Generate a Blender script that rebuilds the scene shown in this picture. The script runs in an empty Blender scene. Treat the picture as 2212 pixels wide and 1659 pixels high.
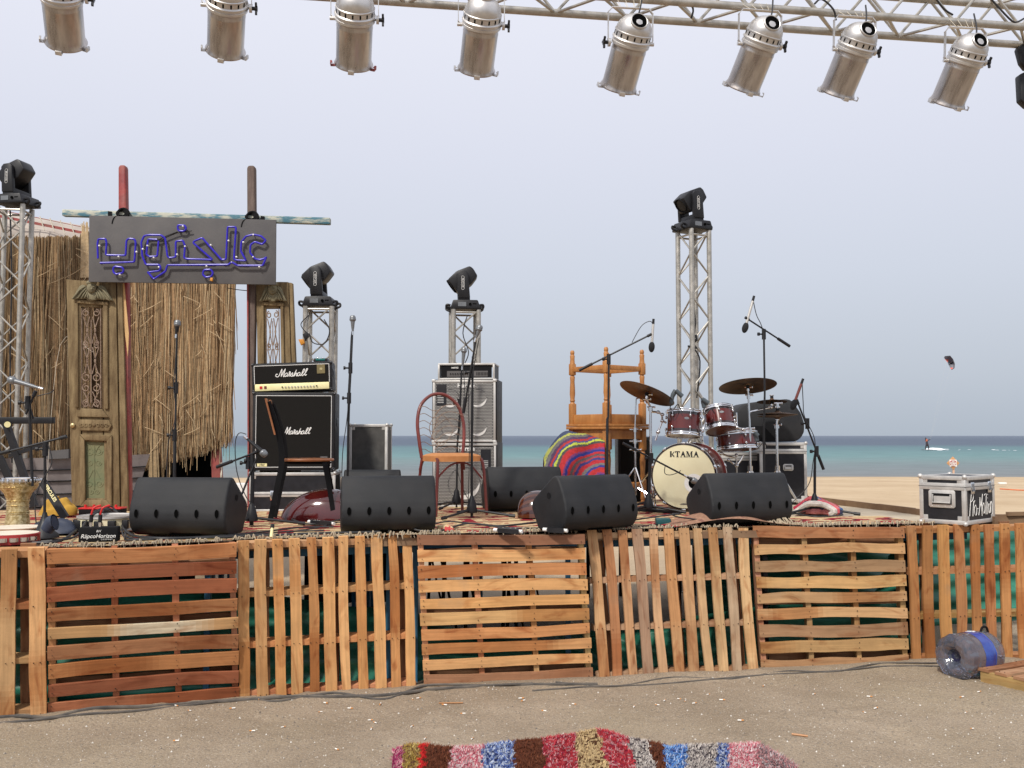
import bpy, bmesh, math, random
from mathutils import Vector, Matrix
random.seed(7)
R = math.radians
SC = bpy.context.scene
COL = SC.collection
PI = math.pi
# ------------------------------------------------------------------ camera
TH = math.atan(111.5/2080)
EYE = 1.66
cd = bpy.data.cameras.new('camera'); cam = bpy.data.objects.new('camera', cd); COL.objects.link(cam)
cd.sensor_width = 36; cd.lens = 36*2080/2212; cd.clip_start = .05; cd.clip_end = 12000
cam.location = (0, 0, EYE); cam.rotation_euler = (PI/2+TH, 0, 0)
SC.camera = cam
# ------------------------------------------------------------------ world and sun
SUN_EL, SUN_AZ, SUN_E = 47, 27, 3.3          # sun behind the camera, to the left
w = bpy.data.worlds.new("World"); SC.world = w; w.use_nodes = True
nt = w.node_tree; N = nt.nodes; L = nt.links; N.clear()
out = N.new('ShaderNodeOutputWorld'); mixs = N.new('ShaderNodeMixShader')
b1 = N.new('ShaderNodeBackground'); b2 = N.new('ShaderNodeBackground')
sky = N.new('ShaderNodeTexSky'); sky.sky_type = 'NISHITA'; sky.sun_disc = False
sky.sun_elevation = R(SUN_EL); sky.sun_rotation = R(180+SUN_AZ); sky.dust_density = 6; sky.air_density = 1.2
b1.inputs[1].default_value = .09
tc = N.new('ShaderNodeTexCoord'); sp = N.new('ShaderNodeSeparateXYZ'); cr = N.new('ShaderNodeValToRGB')
L.new(tc.outputs['Generated'], sp.inputs[0]); L.new(sp.outputs['Z'], cr.inputs[0])
e = cr.color_ramp.elements                      # sea haze: grey blue low down, paler above
e[0].position = 0; e[0].color = (.47, .53, .61, 1)
e[1].position = 1; e[1].color = (.86, .88, .97, 1)
for p, c in ((.06, (.555, .61, .695, 1)), (.16, (.655, .70, .80, 1)), (.28, (.75, .775, .885, 1)), (.40, (.84, .855, .955, 1))):
    q = e.new(p); q.color = c
L.new(sky.outputs[0], b1.inputs[0]); L.new(cr.outputs[0], b2.inputs[0]); b2.inputs[1].default_value = 1
mixs.inputs[0].default_value = .9
L.new(b1.outputs[0], mixs.inputs[1]); L.new(b2.outputs[0], mixs.inputs[2]); L.new(mixs.outputs[0], out.inputs[0])
sd = bpy.data.lights.new('sun', 'SUN'); sun = bpy.data.objects.new('sun', sd); COL.objects.link(sun)
sd.energy = SUN_E; sd.angle = R(5); sd.color = (1, .95, .87)
sun.rotation_euler = (PI/2-R(SUN_EL), 0, -R(SUN_AZ)); sun.location = (-4, -6, 9)
SC.view_settings.view_transform = 'Standard'; SC.view_settings.look = 'None'; SC.view_settings.gamma = 1
SC.view_settings.exposure = .06
SC.render.engine = 'CYCLES'
try:
    SC.cycles.use_denoising = True; SC.cycles.max_bounces = 6; SC.cycles.use_adaptive_sampling = True
except Exception: pass
# ------------------------------------------------------------------ pixel to place (pixels of the 2212 wide view of the photo)
def ray(px, py):
    u = (px-1106)/2080; v = (829.5-py)/2080
    return Vector((u, math.cos(TH)-v*math.sin(TH), math.sin(TH)+v*math.cos(TH)))
def P(px, py, Y):
    d = ray(px, py); return Vector((0, 0, EYE))+d*(Y/d.y)
def G(px, py, z=1.0):
    d = ray(px, py); return Vector((0, 0, EYE))+d*((z-EYE)/d.z)
def PM(Y): return Y/2080                        # metres per pixel at depth Y
def Zm(ox, oy, s): return lambda x, y: ((ox+x/s)/1.47559, (oy+y/s)/1.47559)
zA = Zm(0, 460, 2.6976); zB = Zm(0, 1100, 2.6976); zC = Zm(740, 800, 2.6976); zD = Zm(740, 1250, 2.6976)
zE = Zm(1480, 1250, 2.6976); zF = Zm(1780, 900, 2.6976); zK = Zm(1950, 1200, 3.386); zR = Zm(2450, 1050, 2.7174)
zN = Zm(280, 660, 3.568); zL = Zm(0, 1160, 2.8603); zH = Zm(200, 880, 5.186); zM = Zm(800, 1100, 6.9125)
zT = Zm(1340, 1120, 3.0725); zW = Zm(2900, 1960, 5.530); zO = Zm(2200, 1250, 5.0273); zQ = Zm(0, 480, 3.1905)
# ------------------------------------------------------------------ mesh builder
def frame(d):
    d = d.normalized(); a = Vector((0, 0, 1)) if abs(d.z) < .95 else Vector((1, 0, 0))
    x = a.cross(d).normalized(); return x, d.cross(x)
def spline(pts, k=5, closed=False):
    pts = [Vector(p) for p in pts]; n = len(pts); o = []
    rng = range(n) if closed else range(n-1)
    for i in rng:
        if closed: a, b, c, d = pts[(i-1) % n], pts[i], pts[(i+1) % n], pts[(i+2) % n]
        else: a, b, c, d = pts[max(i-1, 0)], pts[i], pts[i+1], pts[min(i+2, n-1)]
        for j in range(k):
            t = j/k
            o.append(.5*((2*b)+(c-a)*t+(2*a-5*b+4*c-d)*t*t+(3*b-a-3*c+d)*t**3))
    o.append(pts[0].copy() if closed else pts[-1].copy()); return o
class MB:
    def __init__(s): s.v = []; s.f = []; s.c = []; s.m = []; s.u = []
    def add(s, vs, fs, col=(1, 1, 1), mi=0, uv=None):
        k = len(s.v); s.v += [Vector(p) for p in vs]
        for i, f in enumerate(fs):
            s.f.append([k+j for j in f]); s.c.append(col[i] if isinstance(col, list) else col); s.m.append(mi)
            s.u.append(uv[i] if uv else [(0, 0)]*len(f))
    def bm(s, b, M=None, col=(1, 1, 1), mi=0):
        b.verts.index_update()
        s.add([(M@x.co if M else x.co.copy()) for x in b.verts], [[x.index for x in f.verts] for f in b.faces], col, mi); b.free()
    def box(s, c, d, M=None, bev=0, col=(1, 1, 1), mi=0, seg=2):
        b = bmesh.new(); bmesh.ops.create_cube(b, size=1)
        for x in b.verts: x.co = Vector((x.co.x*d[0], x.co.y*d[1], x.co.z*d[2]))
        if bev: bmesh.ops.bevel(b, geom=list(b.edges), offset=bev, segments=seg, affect='EDGES', profile=.5)
        T = Matrix.Translation(Vector(c))
        s.bm(b, (M@T) if M else T, col, mi)
    def obox(s, a, b_, wd, nd, w_, t, col=(1, 1, 1), mi=0):   # bar from a to b
        a = Vector(a); b_ = Vector(b_); wd = Vector(wd).normalized()*w_/2; nd = Vector(nd).normalized()*t/2
        vs = [p+i*wd+j*nd for p in (a, b_) for i, j in ((-1, -1), (1, -1), (1, 1), (-1, 1))]
        s.add(vs, [[0, 1, 2, 3], [7, 6, 5, 4], [0, 4, 5, 1], [1, 5, 6, 2], [2, 6, 7, 3], [3, 7, 4, 0]], col, mi)
    def tube(s, pts, r, n=8, col=(1, 1, 1), mi=0, cap=True, closed=False, flat=None):
        pts = [Vector(p) for p in pts]; m = len(pts); vs = []; fs = []
        x = None
        for i, p in enumerate(pts):
            if closed: d = pts[(i+1) % m]-pts[i-1]
            else: d = pts[min(i+1, m-1)]-pts[max(i-1, 0)]
            if d.length < 1e-9: d = Vector((0, 0, 1))
            d.normalize()
            if x is None: x, y = frame(d)
            else:
                x = x-d*x.dot(d)
                if x.length < 1e-6: x, y = frame(d)
                x.normalize(); y = d.cross(x)
            rr = r[i] if isinstance(r, (list, tuple)) else r
            for k in range(n):
                a = 2*PI*k/n; vs.append(p+x*math.cos(a)*rr+y*math.sin(a)*rr)
        for i in range(m if closed else m-1):
            for k in range(n):
                a = i*n; b = ((i+1) % m)*n; k2 = (k+1) % n
                fs.append([a+k, a+k2, b+k2, b+k])
        if cap and not closed: fs.append(list(range(n))[::-1]); fs.append([(m-1)*n+k for k in range(n)])
        s.add(vs, fs, col, mi)
    def cyl(s, a, b, r, r2=None, n=14, col=(1, 1, 1), mi=0): s.tube([a, b], [r, r if r2 is None else r2], n, col, mi)
    def lathe(s, prof, M=None, n=28, col=(1, 1, 1), mi=0, cap=True):  # prof (r, z)
        vs = []; fs = []; M = M or Matrix()
        for r, z in prof:
            for k in range(n): vs.append(M@Vector((r*math.cos(2*PI*k/n), r*math.sin(2*PI*k/n), z)))
        for i in range(len(prof)-1):
            for k in range(n):
                k2 = (k+1) % n; fs.append([i*n+k, i*n+k2, (i+1)*n+k2, (i+1)*n+k])
        if cap:
            if prof[0][0] > 1e-4: fs.append([k for k in range(n)][::-1])
            if prof[-1][0] > 1e-4: fs.append([(len(prof)-1)*n+k for k in range(n)])
        s.add(vs, fs, col, mi)
    def ball(s, c, r, sc=(1, 1, 1), n=12, col=(1, 1, 1), mi=0, M=None):
        T = Matrix.Translation(Vector(c))@(M or Matrix())@Matrix.Diagonal((*sc, 1))
        s.lathe([(max(1e-5, r*math.sin(PI*i/n)), -r*math.cos(PI*i/n)) for i in range(n+1)], T, n*2, col, mi, False)
    def prism(s, poly, M, d, bev=0, col=(1, 1, 1), mi=0, seg=2):       # polygon in local XY, from z=0 to z=d
        b = bmesh.new()
        lo = [b.verts.new((x, y, 0)) for x, y in poly]; hi = [b.verts.new((x, y, d)) for x, y in poly]
        b.faces.new(lo[::-1]); b.faces.new(hi); n = len(poly)
        for i in range(n): b.faces.new([lo[i], lo[(i+1) % n], hi[(i+1) % n], hi[i]])
        bmesh.ops.recalc_face_normals(b, faces=b.faces)
        if bev: bmesh.ops.bevel(b, geom=list(b.edges), offset=bev, segments=seg, affect='EDGES', profile=.5)
        s.bm(b, M, col, mi)
    def pp(s, px, Y, th, bev=0, col=(1, 1, 1), mi=0):                  # picture polygon at depth Y, th metres thick
        w3 = [P(x, y, Y) for x, y in px]
        s.prism([(p.x, p.z) for p in w3], Matrix(((1, 0, 0, 0), (0, 0, 1, Y), (0, 1, 0, 0), (0, 0, 0, 1))), th, bev, col, mi)
    def grid(s, fn, nu, nv, colfn=None, th=0, mi=0, uvfn=None):
        vs = [fn(i/nu, j/nv) for j in range(nv+1) for i in range(nu+1)]; fs = []; cs = []; us = []
        for j in range(nv):
            for i in range(nu):
                a = j*(nu+1)+i; fs.append([a, a+1, a+nu+2, a+nu+1])
                cs.append(colfn((i+.5)/nu, (j+.5)/nv) if colfn else (1, 1, 1))
        s.add(vs, fs, cs, mi)
    def build(s, name, mats, parent=None, label=None, local=False, angle=38):
        me = bpy.data.meshes.new(name)
        if not isinstance(mats, (list, tuple)): mats = [mats]
        org = Vector((0, 0, 0))
        if parent is None and s.v:
            lo = Vector((min(p.x for p in s.v), min(p.y for p in s.v), min(p.z for p in s.v)))
            hi = Vector((max(p.x for p in s.v), max(p.y for p in s.v), 0)); org = Vector(((lo.x+hi.x)/2, (lo.y+hi.y)/2, lo.z))
        if parent is not None and not local: Mi = XF[parent.name].inverted(); vs = [Mi@p for p in s.v]
        elif parent is None: vs = [p-org for p in s.v]
        else: vs = s.v
        me.from_pydata([tuple(p) for p in vs], [], s.f)
        for m in mats: me.materials.append(m)
        me.polygons.foreach_set('material_index', s.m)
        me.polygons.foreach_set('use_smooth', [True]*len(s.f))
        ca = me.color_attributes.new('Col', 'FLOAT_COLOR', 'CORNER'); buf = []; ub = []
        for f, c, u in zip(s.f, s.c, s.u):
            buf += [c[0], c[1], c[2], 1]*len(f)
            for q in u: ub += [q[0], q[1]]
        ca.data.foreach_set('color', buf)
        uv = me.uv_layers.new(name='UVMap'); uv.data.foreach_set('uv', ub)
        me.update(); me.validate()
        try: me.set_sharp_from_angle(angle=R(angle))
        except Exception: pass
        o = bpy.data.objects.new(name, me); COL.objects.link(o)
        if parent is not None:
            o.parent = parent; XF[o.name] = XF[parent.name]
        else: o.location = org; XF[o.name] = Matrix.Translation(org)
        if label: o['label'] = label
        return o
XF = {}
def thing(name, label, cat, loc=(0, 0, 0), rz=0, group=None, M=None):
    o = bpy.data.objects.new(name, None); COL.objects.link(o); o.empty_display_size = .1
    if M is not None: o.matrix_basis = M; XF[o.name] = M.copy()
    else:
        o.location = loc; o.rotation_euler = (0, 0, rz); XF[o.name] = Matrix.Translation(Vector(loc))@Matrix.Rotation(rz, 4, 'Z')
    o['label'] = label; o['category'] = cat
    if group: o['group'] = group
    return o
def tag(o, label, cat, group=None):
    o['label'] = label; o['category'] = cat
    if group: o['group'] = group
    return o
def kind(o, k): o['kind'] = k; return o
def dup(root, label=None, loc=None, rot=None):
    def cp(o, par):
        c = o.copy(); COL.objects.link(c)
        if par is not None: c.parent = par
        for ch in [x for x in COL.objects if x.parent == o]: cp(ch, c)
        return c
    r = cp(root, None)
    if label: r['label'] = label
    if loc is not None: r.location = loc
    if rot is not None: r.rotation_euler = rot
    return r
def text(s, name, mat_, parent, M, size, shear=0, ext=.0008, local=True, bold=0, space=1):
    cu = bpy.data.curves.new(name, 'FONT'); cu.body = s; cu.size = size; cu.extrude = ext; cu.shear = shear
    cu.align_x = 'CENTER'; cu.align_y = 'CENTER'; cu.offset = bold; cu.space_character = space
    ob = bpy.data.objects.new('tmp', cu); me = bpy.data.meshes.new_from_object(ob)
    mb = MB(); mb.add([M@x.co for x in me.vertices], [list(p.vertices) for p in me.polygons])
    bpy.data.objects.remove(ob); bpy.data.curves.remove(cu)
    return mb.build(name, mat_, parent, local=local, angle=20)
FACE = Matrix(((1, 0, 0, 0), (0, 0, -1, 0), (0, 1, 0, 0), (0, 0, 0, 1)))   # local XY to a face looking at -Y
# ------------------------------------------------------------------ materials
def _n(nt, t, **k):
    n = nt.nodes.new(t)
    for a, b in k.items(): setattr(n, a, b)
    return n
def mat(name, c=(.5, .5, .5), rough=.6, metal=0, var=.12, scale=6, c2=None, bump=0, bscale=60, attr=False, spec=.5, coat=0, stretch=None, rvar=.12, thr=None, alpha=None, trans=0, ior=1.45, uvgrain=False, dust=0):
    m = bpy.data.materials.new(name); m.use_nodes = True; nt = m.node_tree
    p = nt.nodes['Principled BSDF']; L = nt.links
    tc = _n(nt, 'ShaderNodeTexCoord'); co = tc.outputs['Object']
    if stretch:
        mp = _n(nt, 'ShaderNodeMapping'); mp.inputs['Scale'].default_value = stretch; L.new(co, mp.inputs[0]); co = mp.outputs[0]
    no = _n(nt, 'ShaderNodeTexNoise'); no.inputs['Scale'].default_value = scale; no.inputs['Detail'].default_value = 6; no.inputs['Roughness'].default_value = .62
    L.new(co, no.inputs['Vector'])
    fac = no.outputs['Fac']
    if thr:
        mr = _n(nt, 'ShaderNodeMapRange'); mr.inputs[1].default_value = thr[0]; mr.inputs[2].default_value = thr[1]; L.new(fac, mr.inputs[0]); fac = mr.outputs[0]
    mx = _n(nt, 'ShaderNodeMix', data_type='RGBA')
    if attr:
        at = _n(nt, 'ShaderNodeAttribute', attribute_name='Col')
        mr = _n(nt, 'ShaderNodeMapRange'); mr.inputs[1].default_value = .3; mr.inputs[2].default_value = .7; mr.inputs[3].default_value = 1-var; mr.inputs[4].default_value = 1+var
        L.new(fac, mr.inputs[0]); vm = _n(nt, 'ShaderNodeVectorMath', operation='SCALE'); L.new(at.outputs['Color'], vm.inputs[0]); L.new(mr.outputs[0], vm.inputs['Scale'])
        basec = vm.outputs[0]
    else:
        if c2 is None:
            a = [min(1, x*(1-var)) for x in c]; b = [min(1, x*(1+var)) for x in c]
        else: a, b = c, c2
        mx.inputs[6].default_value = (*a[:3], 1); mx.inputs[7].default_value = (*b[:3], 1)
        mr = _n(nt, 'ShaderNodeMapRange'); mr.inputs[1].default_value = .32; mr.inputs[2].default_value = .68
        if thr: L.new(fac, mx.inputs[0])
        else: L.new(fac, mr.inputs[0]); L.new(mr.outputs[0], mx.inputs[0])
        basec = mx.outputs[2]
    if uvgrain:
        um = _n(nt, 'ShaderNodeMapping'); um.inputs['Scale'].default_value = (2.2, 55, 1); L.new(tc.outputs['UV'], um.inputs[0])
        g = _n(nt, 'ShaderNodeTexNoise'); g.inputs['Scale'].default_value = 1; g.inputs['Detail'].default_value = 8; g.inputs['Distortion'].default_value = .8; L.new(um.outputs[0], g.inputs['Vector'])
        um2 = _n(nt, 'ShaderNodeMapping'); um2.inputs['Scale'].default_value = (2.6, 9, 1); L.new(tc.outputs['UV'], um2.inputs[0])
        g2 = _n(nt, 'ShaderNodeTexNoise'); g2.inputs['Scale'].default_value = 1; g2.inputs['Detail'].default_value = 3; g2.inputs['Distortion'].default_value = 1.6; L.new(um2.outputs[0], g2.inputs['Vector'])
        r1 = _n(nt, 'ShaderNodeMapRange'); r1.inputs[1].default_value = .3; r1.inputs[2].default_value = .7; r1.inputs[3].default_value = .80; r1.inputs[4].default_value = 1.13; L.new(g.outputs['Fac'], r1.inputs[0])
        r2 = _n(nt, 'ShaderNodeMapRange'); r2.inputs[1].default_value = .54; r2.inputs[2].default_value = .72; L.new(g2.outputs['Fac'], r2.inputs[0])
        vm2 = _n(nt, 'ShaderNodeVectorMath', operation='SCALE'); L.new(basec, vm2.inputs[0]); L.new(r1.outputs[0], vm2.inputs['Scale'])
        m2 = _n(nt, 'ShaderNodeMix', data_type='RGBA', blend_type='MULTIPLY'); L.new(vm2.outputs[0], m2.inputs[6]); m2.inputs[7].default_value = (.66, .5, .42, 1); L.new(r2.outputs[0], m2.inputs[0])
        basec = m2.outputs[2]
        r3 = _n(nt, 'ShaderNodeMapRange'); r3.inputs[1].default_value = .60; r3.inputs[2].default_value = .74; no3 = _n(nt, 'ShaderNodeTexNoise'); no3.inputs['Scale'].default_value = 2.3; no3.inputs['Detail'].default_value = 5
        L.new(tc.outputs['Object'], no3.inputs['Vector']); L.new(no3.outputs['Fac'], r3.inputs[0])
        m3 = _n(nt, 'ShaderNodeMix', data_type='RGBA'); L.new(basec, m3.inputs[6]); m3.inputs[7].default_value = (.30, .22, .15, 1)
        ml = _n(nt, 'ShaderNodeMath', operation='MULTIPLY'); ml.inputs[1].default_value = .6; L.new(r3.outputs[0], ml.inputs[0]); L.new(ml.outputs[0], m3.inputs[0]); basec = m3.outputs[2]
    if dust:
        dn = _n(nt, 'ShaderNodeTexNoise'); dn.inputs['Scale'].default_value = 3.5; dn.inputs['Detail'].default_value = 8; L.new(tc.outputs['Object'], dn.inputs['Vector'])
        dr = _n(nt, 'ShaderNodeMapRange'); dr.inputs[1].default_value = .42; dr.inputs[2].default_value = .75; dr.inputs[4].default_value = dust; L.new(dn.outputs['Fac'], dr.inputs[0])
        dm = _n(nt, 'ShaderNodeMix', data_type='RGBA'); L.new(basec, dm.inputs[6]); dm.inputs[7].default_value = (.34, .28, .21, 1); L.new(dr.outputs[0], dm.inputs[0]); basec = dm.outputs[2]
    L.new(basec, p.inputs['Base Color'])
    p.inputs['Metallic'].default_value = metal; p.inputs['Specular IOR Level'].default_value = spec
    rr = _n(nt, 'ShaderNodeMapRange'); rr.inputs[3].default_value = max(.03, rough-rvar); rr.inputs[4].default_value = min(1, rough+rvar); L.new(no.outputs['Fac'], rr.inputs[0]); L.new(rr.outputs[0], p.inputs['Roughness'])
    if coat: p.inputs['Coat Weight'].default_value = coat; p.inputs['Coat Roughness'].default_value = .06
    if trans: p.inputs['Transmission Weight'].default_value = trans; p.inputs['IOR'].default_value = ior
    if bump:
        bn = _n(nt, 'ShaderNodeTexNoise'); bn.inputs['Scale'].default_value = bscale; bn.inputs['Detail'].default_value = 4; L.new(tc.outputs['Object'], bn.inputs['Vector'])
        bu = _n(nt, 'ShaderNodeBump'); bu.inputs['Strength'].default_value = min(1, bump); bu.inputs['Distance'].default_value = .004; L.new(bn.outputs['Fac'], bu.inputs['Height']); L.new(bu.outputs[0], p.inputs['Normal'])
    return m
M_ = {}
M_['wood'] = mat('pallet wood', attr=True, rough=.75, var=.14, scale=5, uvgrain=True, bump=.25, bscale=160, spec=.25)
M_['alu'] = mat('brushed aluminium', (.34, .32, .28), .42, .7, c2=(.54, .51, .46), scale=14, rvar=.15)
M_['can'] = mat('worn polished metal', (.25, .22, .205), .30, .85, c2=(.62, .58, .55), scale=5, stretch=(3, 3, .6), rvar=.2)
M_['can2'] = mat('dull spun metal', (.50, .48, .46), .40, .8, c2=(.74, .72, .70), scale=7, rvar=.14)
M_['black'] = mat('black plastic', (.012, .012, .014), .45, var=.25, scale=9, bump=.15, bscale=300, spec=.35)
M_['wedge'] = mat('textured black plastic', (.0165, .0175, .020), .55, var=.25, scale=4, bump=.5, bscale=420, spec=.3, dust=.035)
M_['matte'] = mat('matte black', (.007, .007, .008), .85, var=.2, spec=.2)
M_['hole'] = mat('recess shade black', (.004, .004, .004), 1, var=0, spec=0)  # near-black painted for the shade inside holes and slots; also black knobs
M_['sheenply'] = mat('black laminate with painted sheen', (.045, .045, .044), .55, var=.3, scale=14, dust=.12)  # black laminate made lighter: sunlit sheen put into the colour
M_['tolex'] = mat('black vinyl covering', (.010, .010, .012), .5, var=.2, bump=.6, bscale=500, spec=.35, dust=.012)
M_['cloth'] = mat('black grille cloth', (.010, .009, .008), .9, var=.3, scale=200, bump=.3, bscale=600, spec=.2)
M_['ply'] = mat('black laminate', (.014, .014, .018), .5, var=.25, scale=20, spec=.3, dust=.03)
M_['white'] = mat('white paint', (.78, .77, .74), .5, var=.05)
M_['chrome'] = mat('chrome', (.75, .75, .76), .12, 1, var=.06, rvar=.05)
M_['silver'] = mat('aluminium edging', (.46, .45, .43), .45, .45, c2=(.62, .60, .57), scale=12)
M_['neon'] = mat('blue glass tube', (.030, .018, .42), .3, var=.2, scale=30, spec=.35)
M_['board'] = mat('grey painted board', (.075, .071, .073), .8, c2=(.115, .108, .106), scale=3, bump=.2, bscale=40)
M_['redpost'] = mat('chipped red paint', (.20, .022, .024), .65, c2=(.33, .05, .045), scale=11, bump=.6, bscale=30, dust=.35)
M_['darkpost'] = mat('weathered dark wood', (.085, .055, .045), .85, c2=(.15, .11, .09), scale=14, stretch=(3, 3, .5), bump=.5)
M_['bluewood'] = mat('flaking blue paint', (.06, .165, .215), .75, c2=(.46, .46, .38), scale=15, thr=(.42, .56), stretch=(.45, 2, 2), bump=.5, bscale=40)
M_['door'] = mat('old olive brown wood', (.105, .068, .034), .85, c2=(.265, .195, .105), scale=9, stretch=(2.4, 2.4, .45), bump=.7, bscale=60, spec=.2)
M_['doorgreen'] = mat('faded green door panel', (.14, .17, .095), .85, c2=(.22, .20, .11), scale=6, bump=.5, bscale=50, spec=.2)
M_['cherub'] = mat('grey green carved plaster', (.15, .13, .075), .85, c2=(.24, .21, .13), scale=12, bump=.4, bscale=60)
M_['iron'] = mat('rusty wrought iron', (.16, .095, .065), .7, .2, c2=(.36, .27, .20), scale=30)
M_['reed'] = mat('dry reed', attr=True, rough=.85, var=.2, scale=30, spec=.15)
M_['canvas'] = mat('off white canvas', (.33, .28, .24), .9, c2=(.44, .39, .34), scale=4, bump=.3, bscale=12)
M_['hull'] = mat('weathered white planks', (.21, .175, .17), .8, c2=(.33, .29, .28), scale=4, bump=.3, bscale=20)
M_['tarp'] = mat('green plastic tarpaulin', (.008, .095, .062), .42, c2=(.035, .22, .145), scale=3, stretch=(1, 1, 3), bump=1, bscale=7, spec=.5)
M_['blue'] = mat('blue painted steel', (.02, .11, .20), .5, c2=(.03, .16, .27), scale=8)
M_['ink'] = mat('black print', (.01, .01, .01), .6, var=0)
M_['gold'] = mat('cream gold panel', (.80, .72, .36), .45, 0, c2=(.88, .80, .46), scale=3)
M_['redplastic'] = mat('red plastic', (.55, .02, .02), .35, var=.1)
M_['col'] = mat('dyed textile', attr=True, rough=.95, var=.22, scale=40, bump=.8, bscale=220, spec=.1)
M_['paint'] = mat('coloured paint', attr=True, rough=.5, var=.06, scale=20)
M_['brass'] = mat('engraved brass', (.40, .29, .12), .38, .7, c2=(.72, .60, .34), scale=45, thr=(.40, .60), bump=.6, bscale=90)
M_['skin'] = mat('drum skin', (.70, .62, .50), .6, var=.06, scale=8)
M_['cream'] = mat('cream drum head', (.72, .65, .42), .42, c2=(.78, .73, .50), scale=3)
M_['cymbal'] = mat('tarnished bronze', (.085, .046, .026), .42, .75, c2=(.17, .095, .05), scale=12, rvar=.1)
M_['drum'] = mat('dark red burst lacquer', (.07, .008, .007), .16, c2=(.12, .014, .010), scale=4, coat=.5, rvar=.04)
M_['darkdrum'] = mat('dark lacquer band', (.016, .006, .006), .12, coat=1, rvar=.04)
M_['tablewood'] = mat('honey varnished wood', (.33, .125, .032), .5, c2=(.47, .21, .06), scale=6, stretch=(3, 3, .7), bump=.25, bscale=60)
M_['seat'] = mat('varnished plywood seat', (.30, .10, .035), .3, c2=(.42, .16, .06), scale=8)
M_['orange'] = mat('orange cloth seat', (.60, .24, .075), .9, c2=(.68, .30, .11), scale=30, bump=.8, bscale=120)
M_['redtube'] = mat('dark red painted tube', (.12, .018, .016), .35, c2=(.20, .035, .028), scale=10, dust=.1)
M_['grille'] = mat('silver grille', (.52, .50, .47), .4, .5, var=.1)
M_['foam'] = mat('black foam', (.012, .012, .014), .95, bump=.8, bscale=300)
M_['grey'] = mat('grey metal mesh', (.20, .21, .22), .4, .5, var=.1)
M_['rubber'] = mat('black cable rubber', (.02, .02, .022), .55, var=.2)
M_['dustcable'] = mat('dusty cable rubber', (.05, .047, .045), .8, c2=(.14, .12, .10), scale=9)
M_['yellow'] = mat('yellow cloth', (.33, .18, .02), .9, c2=(.48, .28, .04), scale=8, bump=.6, bscale=20)
M_['bluegrey'] = mat('blue grey plastic', (.022, .03, .055), .55)
M_['string'] = mat('cream twine', (.60, .54, .44), .9)
M_['amber'] = mat('orange plug', (.60, .25, .03), .5)
M_['fringe'] = mat('cream wool fringe', (.32, .26, .18), .95, c2=(.46, .385, .28), scale=40)
M_['mat'] = mat('beige floor mat', (.40, .33, .23), .9, c2=(.50, .42, .31), scale=5, bump=.4, bscale=60)
M_['deckwood'] = mat('stage boards', (.16, .09, .05), .85, c2=(.25, .16, .09), scale=5)
M_['butt'] = mat('cigarette paper', attr=True, rough=.9, var=.05)
# ================================================================== SETTING
from mathutils import noise
def nz(x, y, z=0, s=1): return noise.noise(Vector((x*s, y*s, z)))
FRONT_A = Vector((-2.69, 5.66, 0)); e1 = Vector((5.52, 1.35, 0)).normalized(); e2 = Vector((-e1.y, e1.x, 0))
def bulge(s): return .07+.235*max(.25, 1-((s-2.75)/2.85)**2)
def F(s, q, z=1.0): return FRONT_A+e1*s+e2*(q+bulge(s)*max(0, 1-q/5))+Vector((0, 0, z))
def lin(a, b, st):
    n = max(1, int(round((b-a)/st))); return [a+(b-a)*i/n for i in range(n)]
gx = [-3500, -900, -250, -90, -45, -25, -15]+lin(-9, -4.2, .15)+lin(-4.2, 4.6, .06)+lin(4.6, 9, .15)+[9, 15, 25, 45, 90, 250, 900, 3500]
gy = [-40, -10, 0]+lin(2.5, 5.2, .09)+lin(5.2, 7.3, .05)+lin(7.3, 10, .12)+lin(10, 16, .25)+lin(16, 46, 1.2)+[46, 52, 60, 80, 130, 400, 1500, 6000]
rnf = random.Random(41); STEPS = [(rnf.uniform(-3.6, 4.2), rnf.uniform(3.9, 6.6), rnf.uniform(0, 6.28), rnf.uniform(.008, .016)) for _ in range(75)]
def gz(x, y):
    z = 0
    if 3.5 < y < 7 and -4 < x < 4.6:                      # old footprints
        for fx_, fy_, fa, fd in STEPS:
            dx = x-fx_; dy = y-fy_
            if abs(dx) > .3 or abs(dy) > .3: continue
            a = dx*math.cos(fa)+dy*math.sin(fa); b = -dx*math.sin(fa)+dy*math.cos(fa); r2 = (a/.13)**2+(b/.055)**2
            z += fd*(-math.exp(-r2)+.55*math.exp(-(r2**.5-1.5)**2*4))
    if y < 60: z += .022*nz(x, y, 1, .55)+.010*nz(x, y, 2, 2.2)+.007*nz(x, y, 3, 5.5)
    dv = Vector((x, y, 0))-FRONT_A; d = dv.dot(e2)-bulge(dv.dot(e1))+.07                # sand heaped against the foot of the pallets
    z += .022*math.exp(-((d+.04)/.11)**2)*(1+.9*nz(x, y, 5, 3))
    if y > 26: z += .05*nz(x, y, 4, .12)
    if y > 30: z -= .26*min(1, (y-30)/15)
    if y > 45: z -= min(1.6, (y-45)*.05)
    return z
mb = MB(); vs = [(x, y, gz(x, y)) for y in gy for x in gx]; nx = len(gx)
mb.add(vs, [[j*nx+i, j*nx+i+1, (j+1)*nx+i+1, (j+1)*nx+i] for j in range(len(gy)-1) for i in range(nx-1)])
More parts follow.
